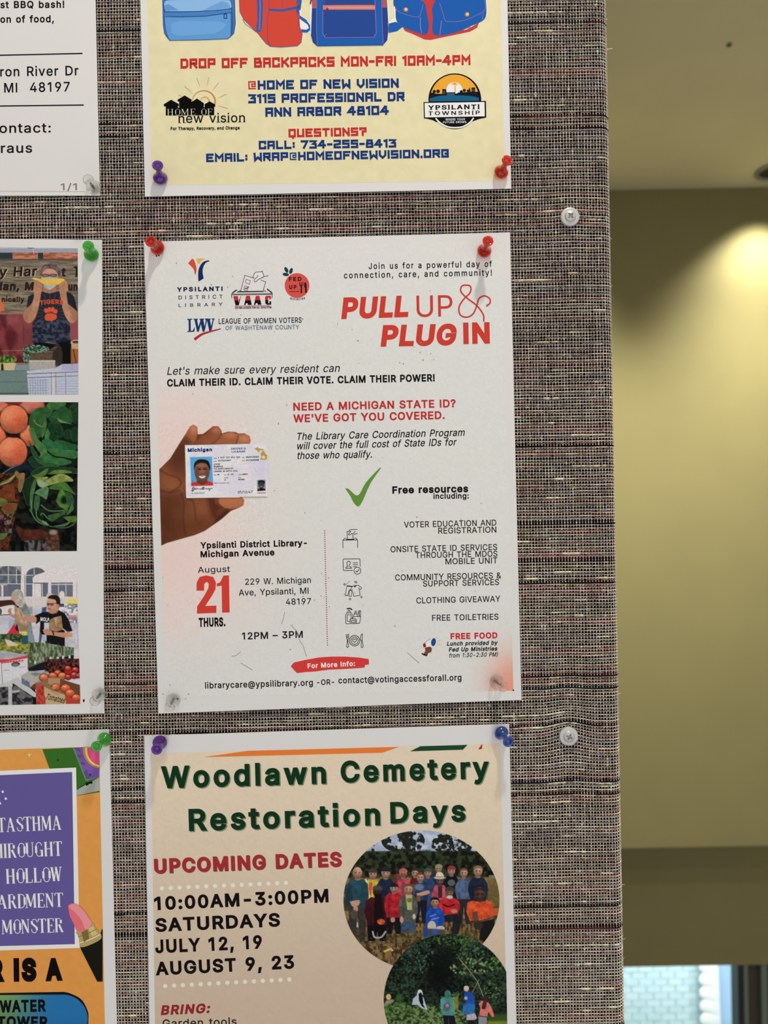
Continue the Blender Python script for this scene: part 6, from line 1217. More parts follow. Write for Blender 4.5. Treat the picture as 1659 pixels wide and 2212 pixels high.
    p.poly([(490, 1690), (640, 1640), (780, 1620), (1065, 1740), (1065, 1990), (480, 1990)], (146, 106, 70)).poly([(640, 1625), (800, 1630), (795, 1760), (640, 1700)], (176, 138, 96)).poly([(800, 1640), (1065, 1720), (1065, 1900), (960, 1800), (795, 1740)], (110, 70, 44))
    for cx, cy, r in ((740, 1750, 54), (870, 1765, 64), (930, 1830, 62), (1010, 1890, 56)): p.ell(cx, cy, r + 5, r * .85 + 5, (90, 30, 20), soft=2).ell(cx, cy, r, r * .85, (220, 96, 54), shade=.4).ell(cx - 12, cy - r * .4, r * .3, r * .14, (244, 206, 180), soft=3, alpha=.8)
    p.ell(710, 1760, 28, 20, (150, 160, 80), alpha=.8).poly([(480, 1690), (580, 1760), (860, 1850), (1065, 1950), (1065, 1995), (480, 1995)], (186, 60, 46)).poly([(585, 1740), (640, 1770), (860, 1850), (880, 1990), (600, 1990), (610, 1900), (585, 1850)], (188, 160, 118)); p.noise(((X > 480) & (X < 580) & (Y > 1720) & (Y < 1980)) * .7, (150, 36, 34), (206, 80, 60), 26, 26, 15); p.line([(675, 1800), (780, 1850)], 14, (196, 110, 84), alpha=.8)
    return tone(p.grain(.10).c, .90, .12)
# fade of the white sky into the sheet follows the paper colour
stall = P.grid('printed_photo', q(l6, [(-320, 120), (1018, 130), (1068, 1968), (-320, 1990)]), 1.15, ph_stall, 2, label='photo of a market stall with tomatoes')
Ink(P, l6, 3).text('Tomatoes', (600, 1905), (862, 1968), 78, (30, 22, 22), bold=2, shear=.25).text('MOLP', (534, 868), (650, 880), 52, (206, 204, 206), bold=8).disc(1112, 1926, 12, BLACK, ry=20).done('printed_text', 'lettering inside the photo', stall)

# main flyer: hand with card
MAIN = MAINP
ID0 = (380, 434)
def ph_hand(x, y):
    p = Paint(x, y, c6, bg_main(x, y)); X, Y = p.x, p.y
    HC = (122, 70, 44)
    SIL = [(50, 730), (80, 710), (200, 590), (300, 430), (370, 320), (430, 220), (470, 198), (515, 225), (522, 310), (580, 306), (640, 262), (700, 215), (760, 218), (796, 270), (800, 300), (870, 280), (960, 286), (990, 302), (1060, 300), (1120, 330), (1134, 380), (1120, 430), (1000, 480), (900, 1030), (1030, 1036), (1060, 1070), (1050, 1130), (1000, 1160), (900, 1200), (800, 1290), (700, 1360), (600, 1430), (480, 1480), (300, 1530), (160, 1570), (98, 1600), (60, 1600)]
    p.poly(SIL, (104, 60, 38), nz=.12, ns=120)
    # fingers
    p.poly([(330, 420), (380, 310), (430, 220), (470, 200), (512, 226), (520, 310), (490, 420)], (158, 92, 60), sm=True, nz=.1, ns=80).ell(470, 250, 34, 50, (196, 130, 100), soft=10, alpha=.8)
    p.poly([(300, 430), (370, 330), (450, 400), (430, 440)], (96, 54, 36), soft=10, alpha=.8)
    p.poly([(500, 420), (560, 330), (640, 265), (700, 218), (758, 222), (792, 275), (780, 340), (700, 420)], (136, 78, 50), sm=True, nz=.1, ns=80).ell(735, 258, 44, 34, (182, 114, 84), soft=9, alpha=.8)
    p.poly([(690, 420), (760, 340), (820, 296), (900, 280), (975, 292), (990, 340), (960, 420)], (150, 88, 58), sm=True).ell(900, 320, 60, 30, (188, 122, 88), soft=10, alpha=.8)
    p.poly([(960, 420), (985, 340), (1000, 304), (1070, 304), (1122, 336), (1130, 380), (1118, 424)], (160, 98, 66), sm=True).ell(1060, 360, 50, 34, (194, 130, 96), soft=10, alpha=.8)
    for q_ in ([(520, 320), (500, 380), (470, 430)], [(590, 320), (640, 272), (690, 222)], [(796, 300), (770, 350), (700, 420)], [(990, 330), (975, 390), (955, 424)], [(820, 300), (900, 280), (985, 300), (1060, 304)]): p.line(q_, 9, (66, 34, 26), alpha=.75, sm=True, soft=2)
    # palm
    p.ell(170, 840, 130, 110, (138, 80, 50), rot=-30, soft=26, alpha=.8).ell(240, 930, 90, 50, (150, 92, 60), rot=-25, soft=20, alpha=.7).ell(150, 1330, 130, 260, (74, 36, 22), soft=40, alpha=.7).ell(560, 1200, 150, 180, (132, 80, 50), soft=40, alpha=.8).ell(520, 1350, 140, 70, (92, 46, 24), rot=-15, soft=26, alpha=.7).ell(320, 560, 70, 150, (78, 42, 28), rot=15, soft=24, alpha=.8)
    p.poly([(640, 1050), (780, 1030), (790, 1150), (740, 1290), (690, 1260), (660, 1150)], (74, 34, 22), soft=16, alpha=.8).poly([(770, 1040), (1030, 1034), (1062, 1080), (1046, 1130), (980, 1160), (860, 1170), (770, 1110)], (166, 100, 66), sm=True, soft=3).ell(900, 1080, 120, 34, (176, 112, 76), soft=14, alpha=.8).poly([(700, 1360), (800, 1290), (900, 1200), (860, 1180), (760, 1260)], (60, 26, 18), soft=8, alpha=.8)
    for q_ in ([(80, 720), (180, 780), (300, 820), (320, 900), (200, 985)], [(330, 1000), (360, 1120), (350, 1300), (380, 1480)], [(400, 1050), (470, 1100), (500, 1300)], [(660, 1060), (680, 1180), (740, 1290)], [(90, 960), (200, 985), (300, 960)]): p.line(q_, 12, (66, 34, 24), alpha=.6, sm=True, soft=5)
    p.line(arc(376, 930, 44, 44, 60, 300, 14), 4, (160, 120, 96), alpha=.5)
    m_ = Paint(x, y, c6, (0, 0, 0)).poly(SIL, (1, 1, 1)).c[:, :1]; p.c = bg_main(x, y) * (1 - m_) + p.c * m_
    # card with its soft shadow
    p.poly([(384, 452), (1310, 444), (1320, 1040), (400, 1056)], (50, 26, 20), soft=5, alpha=.45)
    p.poly([(376, 436), (1322, 418), (1332, 1030), (392, 1044)], (212, 208, 218)); p.noise(((X > 380) & (X < 1325) & (Y > 436) & (Y < 1030)) * .5, (204, 200, 214), (222, 220, 224), 160, 90, 4)
    p.ell(1240, 720, 90, 120, (190, 184, 214), soft=30, alpha=.6).line([(376, 438), (392, 1044), (1000, 1036)], 8, (232, 230, 232))
    p.line(arc(1060, 730, 150, 160, 0, 360, 40), 26, (200, 204, 214), alpha=.7).line(arc(1050, 700, 270, 250, 20, 170, 30), 8, (190, 194, 206), alpha=.7)
    for k in range(40):
        a = k * 2.4; r = 20 + 3.2 * k; p.line([(1060 + r * math.cos(a), 720 + r * math.sin(a)), (1060 + (r + 22) * math.cos(a + .4), 720 + (r + 16) * math.sin(a + .5))], 5, (206, 168, 166), alpha=.5)
    p.poly([(990, 650), (1120, 640), (1130, 760), (1060, 810), (1000, 770)], (218, 208, 212), soft=3, alpha=.6).line([(990, 660), (1124, 650)], 8, (170, 176, 190), alpha=.6).line([(1000, 715), (1124, 712)], 6, (180, 182, 190), alpha=.6)
    p.poly([(432, 576), (684, 570), (698, 904), (444, 910)], (82, 156, 204)).poly([(442, 872), (500, 860), (540, 840), (620, 840), (660, 858), (698, 872), (698, 904), (444, 910)], (196, 48, 46))
    p.poly([(510, 820), (630, 820), (630, 870), (570, 900), (510, 870)], (92, 56, 44)).ell(570, 740, 88, 122, (124, 80, 60), shade=.2).poly([(476, 730), (480, 650), (520, 608), (580, 600), (640, 620), (664, 680), (662, 730), (645, 690), (610, 650), (550, 645), (500, 670)], (26, 20, 22), sm=True).ell(566, 672, 50, 26, (146, 98, 74), soft=6, alpha=.8)
    for cx in (536, 604): p.ell(cx, 716, 20, 7, (34, 22, 20)).line([(cx - 24, 700), (cx + 22, 698)], 6, (40, 26, 22))
    p.ell(570, 748, 20, 18, (146, 98, 74), soft=4).line([(552, 762), (588, 762)], 5, (80, 46, 36)).poly([(530, 792), (610, 790), (596, 812), (570, 820), (545, 812)], (226, 216, 210), sm=True).line([(522, 786), (570, 796), (618, 784)], 5, (90, 50, 42), sm=True).ell(510, 760, 14, 50, (94, 58, 44), soft=5, alpha=.7).ell(634, 760, 14, 50, (94, 58, 44), soft=5, alpha=.7).ell(570, 848, 44, 10, (100, 62, 48), alpha=.8)
    p.poly([(1204, 838), (1304, 834), (1306, 962), (1206, 968)], (140, 140, 146)).ell(1254, 890, 36, 48, (58, 54, 58)).poly([(1216, 880), (1220, 850), (1254, 842), (1290, 850), (1292, 880), (1254, 860)], (22, 20, 24), sm=True).poly([(1206, 968), (1216, 944), (1240, 934), (1276, 934), (1300, 944), (1306, 962)], (26, 24, 28)).line([(1240, 916), (1268, 914)], 6, (170, 168, 170))
    p.poly([(1174, 480), (1214, 458), (1226, 474), (1280, 484), (1286, 496), (1246, 496), (1220, 520), (1210, 500)], (178, 146, 62)).poly([(1270, 500), (1290, 510), (1304, 540), (1320, 550), (1322, 580), (1310, 604), (1246, 604), (1256, 570), (1246, 540), (1256, 520)], (178, 146, 62), sm=True)
    s5_ = [(1281 + (24 if k % 2 == 0 else 10) * math.sin(k * math.pi / 5), 576 - (24 if k % 2 == 0 else 10) * math.cos(k * math.pi / 5)) for k in range(10)]; p.poly(s5_, (240, 236, 230))
    p.line([(452, 962), (462, 930), (478, 926), (474, 955), (456, 966), (480, 950), (492, 936), (500, 950), (512, 934), (530, 944), (560, 940), (580, 924), (596, 926), (574, 936), (590, 944), (562, 950), (600, 944), (620, 936), (632, 946), (650, 936), (656, 964), (664, 940), (690, 938)], 6, (20, 18, 26), sm=True).line([(450, 966), (466, 968), (462, 926)], 5, (20, 18, 26), sm=True)
    return p.grain(.07).c
handp = MAIN.grid('printed_photo', q(c6, [(60, 180), (1345, 165), (1362, 1600), (99, 1612)]), 1.1, ph_hand, 2, label='photo of a hand holding an identity card')
i = Ink(MAIN, c6, 3); CN = (26, 44, 104)
i.text('Michigan', (404, 516), (686, 508), 42, CN, bold=20).text("DRIVER'S", (905, 490), (1074, 486), 22, (60, 66, 120), bold=10).text('LICENSE', (912, 524), (1070, 520), 22, (60, 66, 120), bold=10)
i.text('6 000 123 456 789', (754, 590), (1008, 586), 20, (50, 56, 110), bold=10).text('02/01/2024', (1078, 584), (1224, 580), 19, (28, 26, 50), bold=18).text('01/12/1967', (756, 626), (904, 622), 19, (28, 26, 40), bold=18).text('01/12/2028', (1078, 622), (1226, 616), 19, (28, 26, 50), bold=18)
i.text('JOHN', (704, 668), (776, 666), 19, BLACK, bold=10).text('SAMPLE', (704, 694), (810, 692), 19, BLACK, bold=14).text('123 NORTH MAIN ST', (704, 720), (930, 714), 17, BLACK, bold=12).text('LANSING, MI 48915-1234', (704, 748), (978, 742), 17, BLACK, bold=12)
i.text('M', (748, 786), (768, 786), 17, BLACK, bold=14).text("5'-10", (866, 784), (932, 782), 17, BLACK, bold=14).text('BRO', (1040, 782), (1098, 781), 17, BLACK, bold=14).text('D', (828, 850), (845, 850), 22, BLACK, bold=4).text('NONE', (990, 843), (1060, 841), 17, BLACK, bold=14).text('01/12/67', (985, 996), (1154, 990), 28, (40, 38, 44), bold=4)
for x0, x1, y_ in ((700, 742, 590), (1032, 1060, 582), (700, 740, 624), (1032, 1066, 619), (706, 738, 784), (826, 852, 782), (988, 1036, 778), (990, 1020, 812), (828, 874, 814)): i.line([(x0, y_), (x1, y_ - 1)], 7, (110, 108, 130))
i.text('Rest: Corrective Lens', (708, 882), (888, 878), 12, BLACK, bold=8).text('DD 1234567890123', (446, 1000), (602, 996), 13, (50, 48, 60), bold=6).text('Veteran', (1206, 998), (1308, 994), 16, (176, 40, 60), bold=14)
i.done('printed_text', 'small lettering on the card', handp)

# orange sheet
P = ORANGE
def bg_or(x, y):
    c = np.tile(np.array([198, 136, 68.]), (len(x), 1)); t = sst(y, 1600, 2200)[:, None]; c = c * (1 - .5 * t) + np.array([196, 130, 64.]) * .5 * t
    return c * (1 + .06 * (fbm(x / 9, y / 9, 3) - .5)[:, None])
P.grid('printed_panel', q(l7, [(-2600, 380), (1076, 265), (1150, 3800), (-2400, 3950)]), 6, bg_or, label='orange printed panel')
i = Ink(P, l7, 3)
i.poly([(460, 294), (980, 268), (1076, 266), (1080, 760), (832, 800), (826, 620), (536, 500)], (52, 96, 36)).up()
i.poly([(832, 735), (1078, 600), (1080, 745), (834, 796)], (150, 154, 146)).poly([(925, 660), (1000, 640), (1006, 664), (935, 692)], (20, 22, 20)).line([(832, 738), (870, 710), (925, 672)], 5, (24, 30, 20)).up()
i.poly([(790, 282), (1078, 268), (1078, 600), (932, 642)], (88, 128, 92)).up().poly([(806, 282), (1078, 268), (1078, 594), (942, 622)], (110, 80, 150)).poly([(806, 282), (860, 280), (960, 560), (1000, 600), (942, 622)], (92, 64, 128)).up()
cc = arc(1096, 300, 196, 200, 172, 266, 26); i.poly(np.vstack([cc, [(1078, 268)]]), (176, 128, 60)).up()
cc = arc(1096, 300, 172, 184, 172, 264, 26); i.poly(np.vstack([cc, [(1078, 268)]]), (232, 196, 96)).up()
cc = arc(1096, 300, 150, 168, 172, 263, 26); i.poly(np.vstack([cc, [(1078, 268)]]), (206, 74, 124)).disc(980, 570, 12, (50, 40, 90)).disc(628, 410, 10, (26, 50, 18))
i.poly([(285, 352), (310, 344), (316, 316), (326, 340), (355, 348), (332, 362), (318, 392), (308, 366)], (226, 172, 98)).done('printed_drawing', 'green and purple game machine corner')
i = Ink(P, l7, 4)
i.poly([(-2600, 640), (826, 493), (858, 2100 + 0), (866, 2452), (-2600, 2560)], (222, 216, 210)).up().poly([(-2600, 690), (783, 541), (812, 2410), (-2600, 2500)], (88, 78, 134)).done('printed_panel', 'purple panel with a white border')
i = Ink(P, l7, 6); LV = (216, 212, 226)
i.strokes('Y:', (-40, 912), (86, 856), 205, LV, 'R', 1.25, 1.1)
i.strokes('TASTHMA', (-22, 1196), (666, 1166), 155, LV, 'R', 1.25, .8).strokes('HIROUGHT', (-60, 1480), (678, 1448), 155, LV, 'R', 1.25, .7).strokes('K HOLLOW', (-110, 1762), (676, 1728), 158, LV, 'R', 1.25, .9)
i.strokes('BARDMENT', (-110, 2030), (688, 2004), 152, LV, 'R', 1.25, .7).at(l8).strokes('MONSTER', (20, 592), (690, 570), 152, LV, 'R', 1.25, .7).done('printed_text', 'white roman capitals')
i = Ink(P, l8, 7)
i.poly([(864, 700), (1090, 600), (1104, 540), (1114, 540), (1114, 1108), (1056, 1108), (950, 900), (880, 760)], (22, 22, 16)).up().poly(smooth([(842, 600), (835, 560), (1000, 470), (1040, 520), (1085, 570), (1098, 640), (1000, 700), (890, 735), (862, 700), (858, 640), (842, 600)], 4), (158, 138, 90)).up()
i.poly([(885, 570), (950, 540), (970, 640), (910, 680)], (112, 92, 54)).poly([(960, 530), (1010, 500), (1060, 590), (1000, 620)], (184, 166, 112)).line(smooth([(862, 690), (980, 650), (1090, 596)]), 12, (206, 188, 140)).line(smooth([(850, 624), (940, 590), (1046, 540)]), 7, (110, 92, 58))
i.poly(smooth([(742, 310), (742, 280), (770, 262), (830, 264), (900, 320), (960, 400), (1000, 480), (930, 540), (840, 560), (800, 480), (760, 400), (742, 310)], 5), (204, 96, 108)).up().poly(smooth([(745, 300), (775, 270), (830, 268), (900, 330), (950, 400), (995, 480), (930, 540), (890, 450), (820, 360), (745, 300)], 5), (222, 130, 136)).done('printed_drawing', 'pink lipstick in a gold and black case')
i = Ink(P, l8, 4)
i.text('R', (-110, 1118), (52, 1112), 260, (14, 10, 10), bold=30).text('IS', (150, 1110), (398, 1106), 256, (14, 10, 10), bold=30, space=4).text('A', (494, 1106), (682, 1098), 250, (14, 10, 10), bold=30).done('printed_text', 'heavy black capitals')
i = Ink(P, l8, 4)
i.poly([(-2000, 1236), (0, 1232)] + smooth([(690, 1220), (760, 1236), (880, 1300), (950, 1420), (960, 1520), (944, 1700), (860, 1790)], 5).tolist() + [(-2000, 1800)], (16, 18, 20)).done('printed_outline')
def pill(x, y):
    p = Paint(x, y, l8, (60, 110, 96)); t = sst(p.x + (p.y - 1400) * .25, -50, 600)[:, None]; u = sst(p.y, 1230, 1700)[:, None]
    c = np.array([104, 136, 84.]) * (1 - t) + np.array([34, 96, 148.]) * t; c = c * (1 - .25 * u * (1 - t)); p.c = c; p.mix(sst(p.y, 1450, 1750) * sst(p.x, 300, 900) * .5, (24, 60, 124))
    return p.c
def pill_clip(X, Y, step):
    k = c = l8[2]; x = (X - l8[0]) * k; y = (Y - l8[1]) * k; cx = np.minimum(x, 690.); cy = 1512.
    top = 1240 + np.clip(0 - x, 0, 1e9) * 0; r = 262 + (690 - np.minimum(x, 690)) * -0.006
    rr = np.hypot(x - cx, y - cy); keep = rr < r + step * k; f = np.minimum(1, r / np.maximum(rr, 1)); x2 = cx + (x - cx) * f; y2 = cy + (y - cy) * f
    return l8[0] + x2 / k, l8[1] + y2 / k, keep
P.grid('printed_panel', q(l8, [(-2000, 1240), (960, 1240), (960, 1790), (-2000, 1790)]), 3, pill, 5, clip=pill_clip, label='green to blue rounded bar')
Ink(P, l8, 6).text('WATER', (-4, 1446), (500, 1434), 134, (14, 14, 16), bold=20, space=4).text('TOWER', (-30, 1610), (522, 1612), 126, (14, 14, 16), bold=20, space=4).done('printed_text')

# woodlawn sheet
P = WOODS
def bg_wd(x, y):
    t = sst(y, 1620, 2250)[:, None]; c = np.array([199, 182, 161.]) * (1 - t) + np.array([176, 156, 138.]) * t
    return c * (1 + .05 * (fbm(x / 5, y / 5, 3) - .5)[:, None])
P.grid('printed_panel', [(326, 1628), (1080.7, 1606), (1103, 2540), (340, 2560)], 4.5, bg_wd, label='tan printed panel')
i = Ink(P, PX0, 3)
i.poly([(440, 1635.5), (535, 1622), (862, 1613.5), (826, 1626)], (212, 112, 48)).poly([(886, 1623), (908, 1612), (1010, 1609), (1000, 1619.5)], (26, 62, 42)).poly([(1033, 1618.5), (1040.5, 1608), (1042, 1608), (1041, 1618)], (156, 44, 48)).done('printed_stripes')
GD = (16, 46, 27); GS = (112, 124, 96)
for t_, a_, b_, cp in (('Woodlawn', (162, 512), (1352, 478), 160), ('Restoration', (362, 820), (1742, 778), 160)):
    i = Ink(P, b9, 3); i.text(t_, (a_[0] + 8, a_[1] + 7), (b_[0] + 8, b_[1] + 7), cp, GS, bold=15, space=26).up().text(t_, a_, b_, cp, GD, bold=15, space=26).done('headline')
for t_, a_, b_, cp in (('Cemetery', (22, 445), (1110, 412), 160), ('Days', (386, 744), (938, 728), 158)):
    i = Ink(P, b10, 3); i.text(t_, (a_[0] + 8, a_[1] + 7), (b_[0] + 8, b_[1] + 7), cp, GS, bold=15, space=26).up().text(t_, a_, b_, cp, GD, bold=15, space=26).done('headline')
i = Ink(P, b9, 3); i.text('UPCOMING DATES', (118, 1130), (1467, 1078), 106, (110, 60, 60), bold=17, space=10).up().text('UPCOMING DATES', (112, 1126), (1462, 1074), 106, (148, 40, 48), bold=17, space=10).done('heading')
i = Ink(P, b9, 3)
for k in range(15): i.disc(166 + 64 * k, 1233 - 2.85 * k, 16, (212, 204, 188), n=14).disc(190 + 64 * k, 1938 - 3.4 * k, 16, (204, 196, 180), n=14)
i.done('printed_dotted_line')['kind'] = 'stuff'
i = Ink(P, b9, 3)
i.text('10:00AM-3:00PM', (112, 1392), (1370, 1334), 98, (18, 14, 16), bold=16, space=8).text('SATURDAYS', (120, 1548), (1020, 1508), 98, (18, 14, 16), bold=16, space=8).text('JULY 12, 19', (120, 1702), (890, 1668), 98, (18, 14, 16), bold=16, space=8).text('AUGUST 9, 23', (122, 1862), (1122, 1812), 98, (18, 14, 16), bold=16, space=8).done('printed_text')
Ink(P, b9, 3).text('BRING:', (158, 2148), (520, 2132), 70, (130, 34, 40), bold=16, shear=.2, space=6).text('Garden tools', (172, 2238), (706, 2222), 58, (34, 28, 28), bold=3, space=10).done('printed_text')
def ell_clip(cx, cy, rx, ry):
    def f(X, Y, step):
        r = np.hypot((X - cx) / rx, (Y - cy) / ry); keep = r < 1 + step / min(rx, ry); k = np.minimum(1, 1 / np.maximum(r, 1e-6)); return cx + (X - cx) * k, cy + (Y - cy) * k, keep
    return f
def ph_group(x, y):
    p = Paint(x, y, gx, (28, 34, 26)); X, Y = p.x, p.y
    p.noise(np.ones(len(X)), (16, 20, 16), (58, 66, 44), 46, 40, 3)
    p.noise((Y < 320) * sst(-Y, -330, -230), (168, 180, 206), (196, 204, 222), 90, 60, 4)
    rg = np.random.default_rng(8)
    m = ((((X - 640) / 200) ** 2 + ((Y - 150) / 120) ** 2 < 1) | (((X - 1090) / 190) ** 2 + ((Y - 190) / 120) ** 2 < 1) | (X < 380) | (X > 1310)) * (Y < 340)
    n = fbm(X / 34, Y / 30, 15, 3); p.mix((m * sst(n, .36, .50)), (38, 44, 34)); p.mix(sst(Y + 60 * (fbm(X / 60, Y / 60, 7) - .5), 235, 285) * (Y < 330), (34, 42, 30))
    for a, b in (((700, 330), (720, 90)), ((720, 260), (790, 110)), ((690, 240), (640, 130)), ((1110, 330), (1085, 110)), ((1100, 240), (1170, 150)), ((1095, 260), (1030, 160)), ((770, 300), (810, 200))): p.line([a, b], 8, (30, 30, 28), alpha=.9)
    p.noise(((Y > 250) & (Y < 480)) * .8, (18, 22, 16), (62, 72, 42), 34, 30, 19)
    p.noise((Y > 480) * sst(Y, 470, 500), (84, 66, 40), (150, 122, 78), 44, 34, 21); p.noise(((Y > 880)) * .9, (62, 44, 28), (150, 116, 70), 16, 30, 23, lo=.3, hi=.7)
    p.rect(1430, 470, 1700, 500, (120, 130, 110)).rect(1420, 500, 1700, 760, (128, 106, 58), soft=4, alpha=.7); p.noise(((Y > 980) & (Y < 1100)) * .4, (60, 62, 30), (120, 110, 60), 40, 22, 25); p.rect(160, 900, 240, 950, (196, 204, 196), soft=3, alpha=.8)
    def person(cx, hy, shirt, hair=(40, 34, 30), skin=(200, 150, 126), w=85, hr=38, bot=780, pants=(28, 28, 34), legs=None, cap=None, sh=110, feet=1040):
        if legs is not None: p.poly([(cx - w * .8, bot - 30), (cx + w * .8, bot - 30), (cx + w * .72, feet), (cx + w * .2, feet), (cx, bot + 60), (cx - w * .2, feet), (cx - w * .75, feet)], pants, nz=.25, ns=24)
        p.ell(cx, hy + hr * 1.25, hr * .5, hr * .6, [c * .8 for c in skin])
        p.poly([(cx - w * .5, hy + hr * 1.25), (cx, hy + hr * 1.6), (cx + w * .5, hy + hr * 1.25), (cx + w * .95, hy + sh), (cx + w * 1.05, (hy + bot) / 2 + 40), (cx + w * .78, bot), (cx - w * .78, bot), (cx - w * 1.05, (hy + bot) / 2 + 40), (cx - w * .95, hy + sh)], shirt, nz=.3, ns=34)
        p.poly([(cx - w * .62, hy + sh + 70), (cx - w * .5, hy + sh + 60), (cx - w * .45, bot), (cx - w * .6, bot)], [c * .6 for c in shirt], soft=3, alpha=.6)
        p.ell(cx, hy, hr, hr * 1.22, skin, shade=.45).ell(cx - hr * .45, hy + hr * .1, hr * .5, hr * .9, [c * .72 for c in skin], soft=4, alpha=.5).ell(cx, hy + hr * .05, hr * .12, hr * .3, [min(255, c * 1.15) for c in skin], soft=2, alpha=.7).ell(cx + 2, hy + hr * .58, hr * .36, hr * .11, [c * .62 for c in skin]).line([(cx - hr * .22, hy + hr * .56), (cx + hr * .26, hy + hr * .56)], 3, (214, 196, 188), alpha=.6); p.ell(cx - hr * .38, hy - 2, 7, 4, (50, 36, 32)).ell(cx + hr * .38, hy - 2, 7, 4, (50, 36, 32))
        if cap is not None: p.poly([(cx - hr * 1.1, hy - hr * .35), (cx - hr * .9, hy - hr * 1.1), (cx, hy - hr * 1.45), (cx + hr * .9, hy - hr * 1.1), (cx + hr * 1.15, hy - hr * .35)], cap, sm=True)
        elif hair is not None: p.poly([(cx - hr * 1.08, hy + hr * .1), (cx - hr, hy - hr * .9), (cx, hy - hr * 1.4), (cx + hr, hy - hr * .9), (cx + hr * 1.08, hy + hr * .1), (cx + hr * .7, hy - hr * .6), (cx - hr * .6, hy - hr * .65)], hair, sm=True)
    person(968, 410, (30, 52, 110), cap=(150, 144, 118), hr=30, w=80, bot=640); person(750, 450, (120, 34, 40), hair=(70, 46, 36), hr=30, w=60, bot=640)
    person(590, 480, (120, 36, 44), hair=(90, 30, 34), hr=26, w=55, bot=640, skin=(150, 80, 74)); person(868, 450, (52, 72, 112), cap=(70, 88, 94), hr=32, w=72, bot=790, pants=(28, 30, 42), legs=1, feet=880)
    person(364, 460, (206, 190, 66), cap=(70, 66, 62), hr=36, w=85, bot=760); p.poly([(330, 540), (360, 530), (350, 660), (318, 660)], (220, 90, 50)).line([(300, 510), (330, 660)], 14, (226, 222, 206)).line([(420, 520), (430, 600)], 16, (220, 100, 50))
    person(482, 450, (30, 42, 72), cap=(40, 44, 48), hr=40, w=88, bot=760); person(642, 455, (202, 70, 92), cap=(196, 100, 100), hr=34, w=78, bot=720); p.ell(642, 470, 30, 14, (120, 50, 50), alpha=.6)
    person(1086, 430, (24, 26, 30), cap=(150, 60, 60), hr=34, w=80, bot=760); p.ell(1086, 540, 34, 30, (150, 152, 156), alpha=.6)
    person(1200, 450, (82, 100, 134), hair=(120, 84, 60), hr=34, w=80, bot=690, pants=(46, 44, 50), legs=1, feet=920); person(1330, 435, (34, 42, 66), hair=(140, 112, 84), hr=40, w=90, bot=700, pants=(30, 30, 40), legs=1, feet=900)
    person(800, 490, (42, 60, 108), hair=(110, 76, 56), hr=34, w=78, bot=700, pants=(26, 30, 46), legs=1, feet=910); p.ell(790, 580, 44, 30, (130, 144, 176), soft=4, alpha=.8).poly([(760, 640), (870, 610), (880, 640), (790, 662)], (200, 150, 126), sm=True).rect(764, 655, 800, 710, (140, 90, 60))
    person(222, 450, (40, 78, 92), hair=None, hr=44, w=100, bot=770, pants=(62, 56, 54), legs=1, feet=1080, sh=100); p.poly([(105, 600), (165, 560), (160, 760), (110, 760)], (32, 62, 76), soft=3).poly([(150, 712), (240, 700), (230, 750), (180, 760)], (200, 150, 126), sm=True).ell(205, 780, 22, 30, (196, 144, 120)).ell(190, 830, 34, 40, (90, 78, 70), soft=3)
    person(980, 520, (196, 82, 100), hair=(60, 40, 40), skin=(130, 86, 76), hr=32, w=78, bot=700); p.rect(962, 570, 1000, 680, (70, 44, 44)).ell(976, 494, 54, 12, (208, 190, 160)).poly([(938, 492), (950, 450), (976, 440), (1004, 452), (1014, 492)], (222, 204, 172), sm=True).line([(944, 486), (1008, 486)], 6, (120, 90, 70))
    person(404, 620, (70, 22, 28), cap=(80, 78, 70), skin=(70, 44, 40), hr=40, w=112, bot=930, pants=(18, 16, 20), legs=1, feet=1075, sh=90); p.poly([(380, 640), (440, 640), (470, 900), (370, 960)], (26, 18, 22), soft=3).ell(438, 898, 36, 26, (214, 92, 50), nz=.3, ns=14).line([(362, 990), (380, 1040), (440, 1040), (480, 990)], 16, (170, 168, 170), sm=True)
    person(556, 590, (180, 34, 44), cap=(30, 34, 56), hr=34, w=84, bot=860, pants=(24, 22, 30), legs=1, feet=1010, sh=80); p.ell(546, 880, 22, 24, (190, 140, 116)).rect(508, 470 + 60, 560, 545, (30, 34, 56), alpha=0.0)
    person(690, 600, (96, 96, 88), hair=(112, 84, 62), hr=40, w=84, bot=900, pants=(60, 84, 118), legs=1, feet=1000, sh=90); p.poly([(664, 650), (724, 650), (722, 790), (680, 790)], (176, 186, 120), soft=2).ell(700, 700, 24, 20, (130, 110, 60), soft=3).ell(628, 880, 18, 30, (200, 150, 126)).ell(742, 850, 14, 26, (200, 190, 180)).line([(640, 560), (636, 640)], 14, (112, 84, 62)).line([(736, 560), (742, 640)], 14, (112, 84, 62))
    person(1066, 630, (200, 38, 46), cap=(66, 68, 60), skin=(150, 104, 84), hr=38, w=96, bot=830, sh=80); p.ell(1070, 672, 30, 16, (190, 190, 190)).poly([(1010, 840), (1160, 820), (1180, 860), (1150, 1010), (1080, 1020), (1100, 900), (1020, 900)], (36, 38, 46), nz=.3, ns=20).ell(1110, 800, 30, 18, (186, 130, 106)).line(smooth([(1010, 740), (1060, 760), (1110, 740)]), 14, (70, 22, 26))
    person(934, 720, (28, 76, 176), hair=(34, 26, 28), skin=(190, 140, 116), hr=36, w=84, bot=960, sh=90); p.line([(880, 860), (850, 1020)], 44, (26, 70, 168)).line([(990, 850), (980, 960)], 40, (26, 70, 168)).ell(905, 940, 40, 50, (196, 186, 168)).ell(985, 960, 40, 24, (196, 186, 168)).poly([(860, 960), (1020, 970), (1010, 1030), (880, 1040)], (80, 76, 80), soft=3).ell(935, 990, 30, 20, (40, 90, 190))
    for a, b in (((890, 850), (940, 830)), ((900, 880), (970, 860))): p.line([a, b], 9, (200, 206, 216), alpha=.6)
